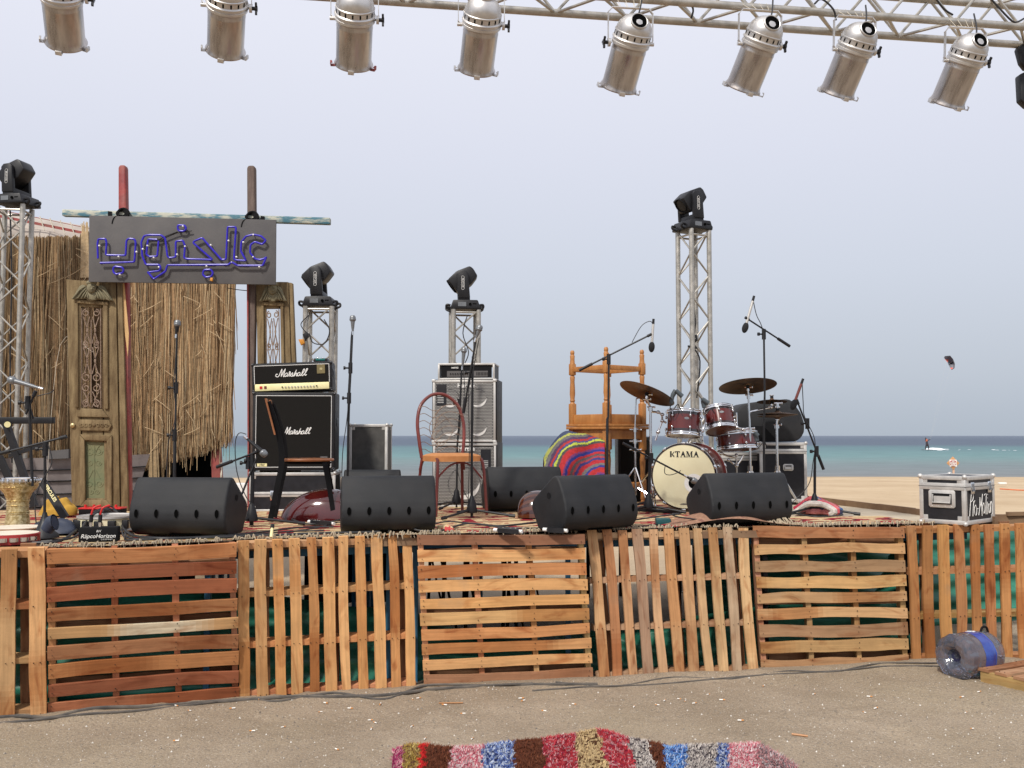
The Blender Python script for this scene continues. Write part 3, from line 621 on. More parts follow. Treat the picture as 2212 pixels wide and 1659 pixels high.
# rim centre px, dome top px, depth, tilt away, knob side, clip rotation
CANS = [((142, 88), (128, -58), 5.18, .30, 1, 0), ((487, 108), (492, -38), 5.33, .29, 1, 0), ((764, 137), (768, -12), 5.43, .28, 1, 0), ((1029, 149), (1046, 2), 5.55, .27, 1, .1),
        ((1336, 188), (1376, 42), 5.62, .24, -1, .15), ((1604, 190), (1662, 46), 5.72, .22, 1, .3), ((1808, 200), (1866, 60), 5.83, .22, 1, .3), ((2046, 222), (2105, 84), 5.95, .22, 1, .35)]
for i, (rim, dom, Y, tl, ks, cr_) in enumerate(CANS):
    B = P(rim[0], rim[1], Y+tl*.55); T = P(dom[0], dom[1], Y-tl*.45); ax = (T-B).normalized(); Ln = .42
    mid = (T+B)/2; x = Vector((1, 0, 0)); x = (x-ax*x.dot(ax)).normalized(); y = ax.cross(x)
    M = Matrix((x, y, ax)).transposed().to_4x4(); M.translation = mid-ax*Ln/2
    o = thing('spotlight_can', CANL[i], 'stage light', M=M, group='spotlight cans hanging from the truss')
    red = i in (2,)
    mb = MB(); mb.lathe([(.096, .004), (.098, 0), (.113, 0), (.1155, .006), (.113, .012), (.108, .02), (.1055, .028), (.1035, .04), (.1035, .225), (.105, .228), (.105, .236), (.1035, .24), (.1035, .262)], n=40, cap=False)
    mb.build('body', M_['can'], o, local=True)
    mb = MB(); mb.lathe([(.096, .004), (.094, .06), (.0001, .10)], n=32, cap=False); mb.build('lens', M_['hole'], o, local=True)
    mb = MB(); mb.lathe([(.1035, .256), (.110, .262), (.1145, .266), (.1145, .280), (.110, .283), (.110, .292), (.117, .296), (.1175, .302), (.113, .307), (.109, .309), (.109, .335), (.1125, .338), (.1125, .343), (.108, .346)], n=40, cap=False)
    mb.build('vent_collar', M_['can2'], o, local=True)
    mb = MB()
    for k in range(16):
        a = 2*PI*k/16; mb.box((0, 0, 0), (.004, .009, .021), Matrix.Rotation(a, 4, 'Z')@Matrix.Translation((.1085, 0, .322)))
    mb.build('vent_slots', M_['hole'], o, local=True)  # dark boxes paint the shade inside the vent slits
    tiltm = Matrix.Translation((0, 0, .344))@Matrix.Rotation(R(-9 if i >= 4 else 0), 4, 'Y')
    mb = MB(); pr = []
    for k in range(9):
        a = (PI/2)*k/8*.80; pr.append((.1075*math.cos(a), .098*math.sin(a)))
    pr.append((.0001, .099))
    mb.lathe(pr, Matrix.Translation((0, 0, .344)), 40, cap=False)
    hd_ = Vector((.22, 0, 0))+Vector((0, -.375, .927))*.56+Vector((0, -.927, -.375))*.80 if i >= 4 else ax
    hl = (M.to_3x3().inverted()@hd_).normalized(); hl.z = max(hl.z, .62 if i >= 4 else 0); hl.normalize(); fx, fy = frame(hl); Mh = Matrix((fx, fy, hl)).transposed().to_4x4(); Mh.translation = Vector((0, 0, .344))
    mb.lathe([(.054, .086), (.0535, .099), (.049, .103), (.046, .101), (.045, .094)], Mh, 24, cap=False)
    mb.build('dome', M_['can2'], o, local=True)
    mb = MB(); mb.lathe([(.046, .1005), (.0001, .0995)], Mh, 20, cap=False); mb.build('dome_hole', M_['hole'], o, local=True)  # dome is closed; black disc paints the shade of its hole
    for k, a in enumerate((-PI/2+cr_*.6, PI+.25, -.25)):
        Mr = Matrix.Rotation(a, 4, 'Z'); mb = MB()
        mb.box((.120, 0, -.004), (.032, .034, .003), Mr, .0008); mb.box((.135, 0, .006), (.003, .034, .022), Mr, .0008); mb.box((.131, 0, .017), (.011, .034, .003), Mr, .0008)
        c = mb.build('filter_clip', M_['redpost'] if red and k else M_['can2'], o, local=True)
    # yoke hangs straight down from the chord (world space), pivots on the collar
    pv = M@Vector((0, 0, .272)); hw = .135; topz = pv.z+.205
    ya = Vector((x.x, x.y, 0)).normalized()
    l = pv-ya*hw; r_ = pv+ya*hw; off = Vector((0, -.02, 0))
    pts = [pv-ya*.118, l+Vector((0, 0, .02)), l+Vector((0, 0, .05))+off*.3, Vector((l.x, l.y, topz-.03))+off, Vector((l.x, l.y, topz))+off+ya*.025, Vector((r_.x, r_.y, topz))+off-ya*.025, Vector((r_.x, r_.y, topz-.03))+off, r_+Vector((0, 0, .05))+off*.3, r_+Vector((0, 0, .02)), pv+ya*.118]
    mb = MB(); fw = Vector((-ya.y, ya.x, 0))
    for a, b_ in zip(pts, pts[1:]):
        dd = (b_-a).normalized(); a2 = a-dd*.004; b2 = b_+dd*.004; nn = dd.cross(fw)
        mb.obox(a2, b2, fw, nn, .022, .004)
    mb.build('yoke', M_['can2'], o)
    mb = MB(); kc = pv+ya*ks*.125
    mb.cyl(kc, kc+ya*ks*.03, .011, n=10); mb.cyl(kc+ya*ks*.028, kc+ya*ks*.042, .016, n=12)
    for k in range(3):
        a = 2*PI*k/3+.4; d = fw*math.cos(a)+Vector((0, 0, 1))*math.sin(a); mb.obox(kc+ya*ks*.035, kc+ya*ks*.035+d*.036, ya, d.cross(ya), .012, .013)
    mb.build('knob', M_['black'], o)
    mb = MB(); mb.cyl(kc-ya*ks*.003, kc+ya*ks*.012, .024, n=18); mb.cyl(pv-ya*ks*.112, pv-ya*ks*.142, .011, n=12); mb.build('washer', M_['can2'], o)
    if i >= 3:
        mb = MB(); tp = Vector((pv.x, pv.y, topz))+off
        Uc = U0+du*((tp-U0).dot(du))
        for k in (-.07, -.02, .03, .07):
            mb.tube([tp+ya*k*.8, Uc+du*k*1.1+Vector((0, -.026, .0)), Uc+du*k*1.1+Vector((0, 0, .03)), Uc+du*k*1.1+Vector((0, .026, 0)), tp+ya*k*.9+Vector((0, .003, 0))], .0016, 4)
        mb.build('twine', M_['string'], o)
    mb = MB(); dp = M@Vector((0, 0, .43)); mb.tube(spline([M@Vector((0, 0, .36)), dp, dp+Vector((.02, .03, .07)), Vector((dp.x+.05, dp.y+.12, ZT+.05))], 5), .005, 6); mb.build('cable', M_['rubber'], o)
# black fixture at the right edge
o = thing('black_spotlight', 'black stage light cut off by the right edge below the overhead truss', 'stage light', P(2230, 150, 6.3))
mb = MB(); mb.pp([(2198, 105), (2204, 94), (2226, 92), (2230, 130), (2218, 150), (2206, 135)], 6.3, .05, .008); mb.build('clamp', M_['black'], o)
mb = MB(); mb.pp([(2203, 160), (2220, 152), (2236, 170), (2238, 226), (2222, 230), (2206, 215)], 6.25, .07, .01); mb.build('housing', M_['black'], o)
# ================================================================== TOWERS AND MOVING HEADS
def tower(cx, cy, zb, zt, ang, label, bays, s=.265):
    o = thing('truss_tower', label, 'truss tower', (cx, cy, zb), 0, 'upright truss towers'); cs = []
    for k in range(4):
        a = ang+PI/4+k*PI/2; x, y = cx+s*.7071*math.cos(a), cy+s*.7071*math.sin(a); cs.append(((x, y, zb), (x, y, zt)))
    box_truss(o, cs, bays, .026, .0095, (.985, .004)); return o
def moving_head(cx, cy, z, rz, flip, label, pan=0):
    o = thing('moving_head_light', label, 'stage light', (cx, cy, z), rz, 'black moving head lights on the towers')
    k = .00121; f = lambda pts: [((x-740)*k*flip, (490-y)*k) for x, y in pts]
    def ex(mb, pts, y0, y1, bev): mb.prism(f(pts), Matrix(((1, 0, 0, 0), (0, 0, 1, y0), (0, 1, 0, 0), (0, 0, 0, 1))), y1-y0, bev)
    mb = MB(); ex(mb, [(612, 492), (616, 470), (638, 410), (852, 410), (872, 470), (876, 492)], -.155, .155, .012); mb.build('base', M_['black'], o, local=True)
    for sx in (-1, 1):
        mb = MB(); mb.tube(spline([(sx*.15, -.09, .045), (sx*.19, -.09, .05), (sx*.192, -.08, .02), (sx*.15, -.07, .0)], 4), .013, 7); mb.tube(spline([(sx*.15, .09, .045), (sx*.19, .09, .05), (sx*.192, .08, .02), (sx*.15, .07, .0)], 4), .013, 7); mb.build('handle', M_['black'], o, local=True)
    mb = MB(); mb.box((-.03, -.1565, .05), (.085, .004, .045)); mb.build('display', M_['grey'] if flip > 0 else M_['white'], o, local=True)
    mb = MB(); mb.cyl((.055, -.155, .05), (.055, -.165, .05), .014, n=12); mb.box((.10, -.1565, .055), (.04, .003, .008), col=(1, 1, 1)); mb.build('control', M_['hole'], o, local=True)
    Mp = Matrix.Rotation(pan, 4, 'Z')
    for y0, y1 in ((-.15, -.105), (.105, .15)):
        mb = MB(); mb2 = MB(); ex(mb, [(668, 180), (690, 155), (745, 150), (768, 175), (785, 395), (680, 395)], y0, y1, .008)
        mb.v = [Mp@p for p in mb.v]; mb.build('yoke_arm', M_['black'], o, local=True)
    mb = MB(); ex(mb, [(682, 418), (684, 360), (783, 360), (785, 418)], -.14, .14, .006); mb.v = [Mp@p for p in mb.v]; mb.build('yoke_foot', M_['black'], o, local=True)
    hd = MB(); ex(hd, [(590, 225), (668, 150), (782, 104), (812, 125), (852, 192), (800, 262), (760, 290), (690, 340), (660, 322)], -.10, .10, .016)
    hd.v = [Mp@p for p in hd.v]; h = hd.build('head', M_['black'], o, local=True)
    # lens tube opening
    c = Vector(((628-740)*k*flip, 0, (490-272)*k)); n_ = Vector((-.8*flip, 0, -.6)); lm = MB(); fx, fy = frame(n_); Ml = Matrix((fx, fy, n_)).transposed().to_4x4(); Ml.translation = c
    lm.lathe([(.078, -.03), (.082, .012), (.078, .016), (.072, .012), (.07, -.01), (.0001, -.012)], Ml, 28, cap=False); lm.v = [Mp@p for p in lm.v]; lm.build('lens_tube', M_['matte'], h, local=True)
    for p in (Mp,):
        bx = MB(); pts = [Vector(((722-740)*k*flip+.0145*math.cos(a), -.1515, (490-262)*k+(.058 if math.sin(a) > 0 else -.058)+.0145*math.sin(a))) for a in [i*PI/8 for i in range(16)]]
        bx.tube(pts, .0016, 5, closed=True); bx.v = [Mp@q for q in bx.v]; bx.build('badge', M_['white'], o, local=True)
    Mt = Mp@Matrix.Translation(((722-740)*k*flip, -.1515, (490-262)*k))@FACE@Matrix.Rotation(-PI/2 if flip > 0 else PI/2, 4, 'Z')
    text('BEAM 230', 'lettering', M_['white'], o, Mt, .023)
    return o
def at(px, Y): return P(px, 941, Y).x
Z1 = P(690, 665, 9.9).z
tower(at(690, 9.9), 9.9, 1.0, Z1, R(2), 'short truss tower behind the guitar amplifier stack', 8)
moving_head(at(688, 9.9), 9.9, Z1+.004, 0, 1, 'black moving head light on the short tower behind the guitar amplifier')
Z2 = P(1003, 672, 10.2).z
tower(at(1003, 10.2), 10.2, 1.0, Z2, R(9), 'short truss tower behind the silver bass cabinets', 8)
moving_head(at(1003, 10.2), 10.2, Z2+.004, R(4), 1, 'black moving head light on the short tower behind the bass cabinets')
Z3 = P(1500, 498, 10.2).z
tower(at(1502, 10.25), 10.25, .0, Z3, R(27), 'tall slim truss tower rising behind the drum kit', 16, .235)
moving_head(at(1499, 10.25), 10.25, Z3+.004, R(26), 1, 'black moving head light on top of the tall tower behind the drums')
Z4 = P(25, 446, 9.8).z
tower(at(16, 9.8), 9.8, .0, Z4, R(8), 'truss tower at the left edge of the photo in front of the reed hut', 15)
moving_head(at(24, 9.8), 9.8, Z4+.004, R(-10), 1, 'black moving head light on the tower at the left edge')
# cables and plugs on the towers
def wire(pts, Y, r, label, cat='cable', m='rubber', k=5, dY=0):
    mb = MB(); mb.tube(spline([P(x, y, Y+dY*i) for i, (x, y) in enumerate(pts)], k), r, 6); return tag(mb.build('cable', M_[m]), label, cat)
wire([(1499, 575), (1497, 640), (1502, 700), (1497, 745), (1512, 780), (1505, 860)], 10.25, .008, 'thin black cable running down inside the tall tower')
wire([(22, 455), (25, 600), (22, 800), (26, 1000)], 9.75, .008, 'thin black cable running down inside the tower at the left edge')
wire([(700, 690), (712, 715), (700, 742), (676, 740), (668, 720)], 9.75, .006, 'black cable loop hanging inside the short tower behind the guitar amplifier')
wire([(1010, 680), (1000, 720), (1012, 760), (1004, 785)], 10.0, .006, 'black cable hanging inside the short tower behind the bass cabinets')
mb = MB(); mb.pp([(653, 722), (663, 716), (667, 726), (659, 737)], 9.7, .04, .005, mi=0); mb.pp([(644, 733), (655, 732), (658, 741), (650, 746)], 9.68, .04, .005, mi=1); mb.tube(spline([P(661, 718, 9.7), P(650, 700, 9.7), P(668, 680, 9.75)], 5), .005, 6, mi=0)
tag(mb.build('power_plug', [M_['black'], M_['amber']]), 'black and orange power plug dangling left of the short tower by the guitar amplifier', 'plug')
mb = MB(); mb.pp([(1493, 725), (1506, 722), (1508, 735), (1500, 742), (1492, 738)], 10.1, .08, .01); mb.obox(P(1486, 748, 10.1), P(1506, 752, 10.1), (0, 1, 0), (0, 0, 1), .03, .02)
tag(mb.build('cable_clamp', M_['black']), 'small black clamp fixed halfway up the tall tower', 'clamp')
# ================================================================== REED HUT, BOAT, GATEWAY
o = thing('reed_hut', 'beach hut clad in long dry reeds with a canvas roof and dark doorway', 'hut', (P(290, 941, 10.7).x, 10.9, 0))
YH = 10.55
rn = random.Random(21)
def reeds(mb, n, fx, fy0, fy1, lean, Y0):
    for i in range(n):
        u = rn.random(); y0 = fy0(u); y1 = fy1(u); d = rn.random(); L0 = y0+(y1-y0)*rn.uniform(0, .75)*(rn.random() < .8); L1 = min(y1+rn.uniform(-22, 12), L0+rn.uniform(120, 330))
        if rn.random() < .35: L1 = y1+rn.uniform(-12, 14)
        if rn.random() < .02: L1 += 35
        x0 = fx(u, (L0-y0)/(y1-y0)); x1 = fx(u, (L1-y0)/(y1-y0))+rn.gauss(0, 6)+lean(u)
        Y = Y0-.10*rn.random(); wd = rn.uniform(.004, .011); g = rn.uniform(.5, 1.42)*(.82 if x0 < 200 else 1); c = rn.choice([(.40, .27, .15), (.46, .33, .19), (.34, .22, .12), (.52, .40, .25), (.28, .17, .09), (.43, .29, .16)])
        c = tuple(x*g for x in c); pts = [P(x0, L0, Y), P((x0+x1)/2+rn.gauss(0, 1.6), (L0+L1)/2, Y-.02*rn.random()), P(x1, L1, Y-.03*rn.random())]
        mb.tube(pts, [wd*.6, wd*.6, wd*.35], 4, c)
    for i in range(int(n*.014)):        # stray stalks
        u = rn.random(); y0 = fy0(u); y1 = fy1(u); y = rn.uniform(y0+20, y1-30); x = fx(u, .5); a = rn.uniform(-1.2, 1.2); l = rn.uniform(15, 50); Y = Y0-.14
        mb.tube([P(x, y, Y), P(x+l*math.sin(a)*.5+2, y+l*.5*math.cos(a), Y-.01), P(x+l*math.sin(a), y+l*math.cos(a), Y+.02)], .0035, 4, (.55, .41, .25))
mb = MB(); reeds(mb, 2300, lambda u, v: -20+u*215, lambda u: 511+7*nz(u*23, 1, 0)+5*nz(u*90, 2, 0)-8*(u > .9), lambda u: 985-5*math.sin(u*9), lambda u: rn.gauss(-3, 5), YH)
for i in range(26): x = 176+rn.random()*16; mb.tube([P(x, 478+rn.random()*30, YH-.1), P(x+rn.gauss(0, 3), 600, YH-.12)], .006, 4, (.55, .42, .26))
reeds(mb, 3400, lambda u, v: 255+u*(255-v*22), lambda u: 590, lambda u: 982 if u < .1 else (1005-70*(u-.25) if u > .25 else 985), lambda u: rn.gauss(2+u*4, 4), YH-.02)
for i in range(9): x = 326+rn.random()*14; mb.tube([P(x, 930, YH-.14), P(x+rn.gauss(0, 3), 1030+rn.random()*8, YH-.15)], .007, 4, (.46, .34, .2))
mb.build('reed_cladding', M_['reed'], o)
mb = MB(); mb.pp([(-60, 518), (200, 518), (200, 585), (503, 600), (478, 930), (330, 985), (-60, 985)], YH+.02, .04, col=(.17, .11, .06)); mb.build('backing', M_['reed'], o)
mb = MB()
def roof(u, v):
    px = -90+u*330; e_ = 438+u*66; return P(px, e_+(v*58)+3*math.sin(u*25)*v, YH+.06+.9*(1-v)**2*0+.05*v)+Vector((0, .9*(1-v), .10*(1-v)-.05*(1-v)))
mb.grid(lambda u, v: P(-90+u*330, 437+u*62+v*62, YH+.05+.06*math.sin(u*19)*v+(.5*(1-v)**3)), 40, 12); mb.build('canvas_roof', M_['canvas'], o)
mb = MB(); mb.grid(lambda u, v: P(-90+u*300, 446+u*60+v*6, YH+.02), 30, 1); mb.tube([P(-90+u*30, 435+u*6.2, YH+.02) for u in range(11)], .004, 6); mb.build('red_band', M_['redpost'], o)
mb = MB()
for i in range(8):
    x = 20+i*22; mb.tube([P(x, 455+x*.19-4, YH), P(x+10, 455+x*.19+26, YH-.01)], .006, 5)
mb.build('lashing', M_['string'], o)
a = [P(-60, 600, YH+.07), P(480, 600, YH+.07)]; xl, xr = a[0].x, P(466, 900, YH).x
mb = MB(); zt = 2.2; xb = xr-.75
mb.add([(xl, YH+.08, 0), (xl, YH+1.9, 0), (xl, YH+1.9, zt), (xl, YH+.08, zt), (xr, YH+.08, 0), (xb, YH+1.9, 0), (xb, YH+1.9, zt-.3), (xr, YH+.08, zt-.3)], [[0, 1, 2, 3], [5, 4, 7, 6], [1, 5, 6, 2], [3, 2, 6, 7]])
mb.build('dark_interior_wall', mat('dark blue interior shade', (.008, .014, .022), .95, c2=(.004, .006, .009), scale=4, spec=.1), o)  # darkness inside the hut put into the wall colour
mb = MB(); mb.pp([(455, 952), (472, 935), (480, 1100), (458, 1100)], YH-.05, .10, .01); mb.build('red_post', M_['redpost'], o)
mb = MB(); mb.tube(spline([P(478, 1000+i*14, YH-.05+.03*(i % 2)) for i in range(7)], 3), .010, 6); mb.build('rope', M_['string'], o)
mb = MB(); mb.pp([(398, 940), (478, 925), (478, 938), (400, 962)], YH-.04, .03); mb.build('sill_board', M_['canvas'], o)
# boat behind the stage
o = thing('wooden_boat', 'old white planked boat hull with black seams behind the carved door', 'boat', (P(200, 941, 9.95).x, 10.0, 0))
mb = MB(); sb = MB(); prev = None
ys = [985, 1012, 1036, 1064, 1092, 1122, 1160, 1200, 1250]
def hullp(px, y, off=0): 
    u = px/330; return P(px, y, 9.85+.25*(y-985)/265-off+.25*max(0, u-.7)**2)
for k in range(8):
    def fn(u, v, k=k):
        xe = 324-(ys[k]+(ys[k+1]-ys[k])*v-985)*.33; px = -40+u*(xe+40); cur = -10*math.sin(u*PI*.5+.3)*0+(9-16*u*u)*.6
        return hullp(px, ys[k]+(ys[k+1]-ys[k])*v+cur, .02*(1-v))
    mb.grid(fn, 24, 2)
    if k: sb.tube([fn(i/20, 0)+Vector((0, -.012, 0)) for i in range(21)], .007, 6)
mb.build('hull', M_['hull'], o); sb.build('seam', M_['matte'], o)
mb = MB(); mb.pp([(98, 975), (148, 970), (148, 990), (96, 992)], 9.78, .05); mb.build('gunwale', M_['board'], o)
mb = MB(); mb.pp([(660, 1192), (800, 1178), (800, 1252), (735, 1258), (676, 1245)], 9.9, .05)
for k in range(3): mb.obox(P(690+k*12, 1205+k*12, 9.89), P(800, 1212+k*13, 9.89), (0, 1, 0), (0, 0, 1), .01, .012, mi=1)
tag(mb.build('boat_plank', [M_['hull'], M_['matte']]), 'white boards with black seams seen under the stage through the upright slats', 'boards')
# gateway: two posts, beam, sign board
YG = 8.55
def post(px, label, m, Y=YG):
    mb = MB(); mb.pp(px, Y, .075, .012); return tag(mb.build('wooden_post', M_[m]), label, 'post')
post([(255, 362), (258, 356), (269, 356), (271, 362), (275, 610), (277, 800), (281, 1104), (269, 1104), (262, 800), (255, 610)], 'tall red painted post rising behind the left end of the sign', 'redpost')
post([(533, 362), (536, 357), (548, 357), (550, 362), (552, 610), (549, 800), (548, 1098), (538, 1098), (536, 800), (534, 610)], 'tall weathered brown post rising behind the right end of the sign', 'darkpost')
mb = MB(); mb.pp([(533, 612), (536, 612), (538, 1098), (535, 1098)], YG-.02, .018, mi=0); tag(mb.build('red_batten', M_['redpost']), 'narrow red strip running down the left side of the right carved door', 'strip')
mb = MB(); mb.pp([(262, 612), (268, 612), (278, 720), (276, 770), (266, 690)], YG-.01, .008); tag(mb.build('bare_wood_patch', mat('split pale wood', (.60, .38, .17), .8)), 'pale splinter of bare wood on the red post beside the left door', 'splinter')
mb = MB(); A_ = P(137, 460.5, YG-.05); B_ = P(714, 478.5, YG-.05); d_ = (B_-A_).normalized()
mb.prism([(-.032, -.030), (.032, -.030), (.032, .030), (-.032, .030)], Matrix(((0, 0, d_.x, A_.x), (1, 0, 0, A_.y), (0, 1, d_.z, A_.z), (0, 0, 0, 1))), (B_-A_).length, .009)
tag(mb.build('crossbeam', M_['bluewood']), 'flaking pale blue crossbeam lashed over the top of the sign', 'beam')
for c, lb in (((264, 461), 'black lashing tying the blue beam to the red post'), ((543, 468), 'black lashing tying the blue beam to the brown post')):
    mb = MB()
    for k in range(5):
        rr = 10+k*.6; mb.tube([P(c[0]+rr*math.cos(a)+(k-2)*1.2, c[1]+(rr*.55+k)*math.sin(a), YG-.09-.01*math.cos(a*2)-.004*k) for a in [i*PI/8 for i in range(16)]], .009, 6, closed=True)
    mb.tube(spline([P(c[0]-8, c[1]+4, YG-.12), P(c[0]-18, c[1]+10, YG-.13), P(c[0]-22, c[1]+22, YG-.13)], 4), .006, 6)
    tag(mb.build('lashing', M_['matte']), lb, 'lashing')
for x in (233, 563):
    mb = MB(); mb.pp([(x, 453+(x-137)*.031), (x+8, 454+(x-137)*.031), (x+8, 475+(x-137)*.031), (x, 474+(x-137)*.031)], YG-.092, .008); tag(mb.build('tape_band', M_['matte']), 'black band round the blue beam '+('near its left end' if x < 300 else 'near its right end'), 'band')
o = thing('neon_sign', 'dark grey sign board with unlit blue neon tube Arabic lettering', 'sign', P(394, 612, YG-.1))
mb = MB(); mb.pp([zN(15, 95), zN(2140, 145), zN(2135, 882), zN(8, 850)], YG-.13, .02, .002); mb.build('board', M_['board'], o)
neon = [([(115, 585), (110, 420), (118, 365), (200, 360), (213, 400), (205, 545), (430, 550), (440, 380), (465, 358), (530, 365), (545, 400), (530, 625), (140, 635)], 0),
 ([(290, 690), (310, 675), (390, 685), (410, 715), (395, 750), (320, 765), (290, 740)], 1),
 ([(700, 740), (815, 725), (830, 690), (810, 655), (660, 655), (620, 560), (608, 400), (640, 328), (700, 316), (830, 318), (880, 355), (905, 560), (925, 578), (1000, 570), (1000, 390), (1080, 380), (1105, 440), (1095, 580), (1130, 590), (1420, 600), (1200, 410), (1205, 390), (1300, 350), (1520, 600), (1572, 595), (1590, 225), (1685, 228), (1662, 590), (1680, 603), (1800, 610), (1740, 500), (1745, 400), (1800, 332), (1880, 312), (1970, 330), (2025, 380), (1985, 425), (1900, 395), (1850, 430), (1845, 520), (1900, 590), (1960, 600), (2012, 585), (2033, 565), (1990, 665), (1700, 665), (1635, 625), (1600, 655), (905, 660), (885, 730), (750, 820), (680, 738)], 0),
 ([(790, 370), (685, 365), (665, 540), (700, 565), (790, 560), (805, 385)], 0),
 ([(1025, 205), (1105, 210), (1120, 250), (1090, 275), (1035, 270), (1020, 240)], 1),
 ([(1320, 715), (1400, 710), (1425, 750), (1405, 790), (1340, 800), (1305, 765)], 1)]
def rnd(pts, cl):        # rounded corners
    o_ = []; n = len(pts)
    for i, p in enumerate(pts):
        if not cl and i in (0, n-1): o_.append(p); continue
        a = Vector((*pts[i-1], 0)); b_ = Vector((*p, 0)); c = Vector((*pts[(i+1) % n], 0)); ra = min(14, (a-b_).length*.4); rc = min(14, (c-b_).length*.4)
        q0 = b_+(a-b_).normalized()*ra; q1 = b_+(c-b_).normalized()*rc
        o_ += [(q0.x, q0.y), tuple(((q0+q1)*.25+b_*.5).xy), (q1.x, q1.y)]
    return o_
for pts, cl in neon:
    mb = MB(); mb.tube([P(*zN(x, y), YG-.165) for x, y in rnd(pts, cl)], .0088, 8, closed=bool(cl)); mb.build('neon_tube', M_['neon'], o)
for x, y in [(130, 440), (350, 563), (553, 510), (625, 478), (678, 440), (750, 575), (808, 683), (1015, 540), (1105, 447), (1398, 432), (1600, 383), (1768, 400), (1883, 315), (1880, 568), (1950, 680), (1350, 672), (365, 768), (1082, 218), (1690, 568)]:
    mb = MB(); q = P(*zN(x, y), YG-.167); mb.ball(q, .009, n=6); mb.cyl(q, q+Vector((0, .035, 0)), .004, n=6); mb.build('tube_support', M_['white'], o)
mb = MB(); mb.tube([P(*zN(x, y), YG-.16) for x, y in ((1020, 280), (900, 325), (800, 375))], .005, 5); mb.tube([P(*zN(x, y), YG-.155) for x, y in ((1180, 270), (1010, 295), (890, 345), (820, 395))], .005, 5); mb.tube([P(*zN(x, y), YG-.155) for x, y in ((1400, 800), (1440, 820), (1465, 840))], .005, 5); mb.build('wire', M_['rubber'], o)
mb = MB(); mb.pp([zN(1395, 800), zN(1422, 805), zN(1415, 845), zN(1385, 835)], YG-.17, .02, .003); mb.build('tape', M_['amber'], o)
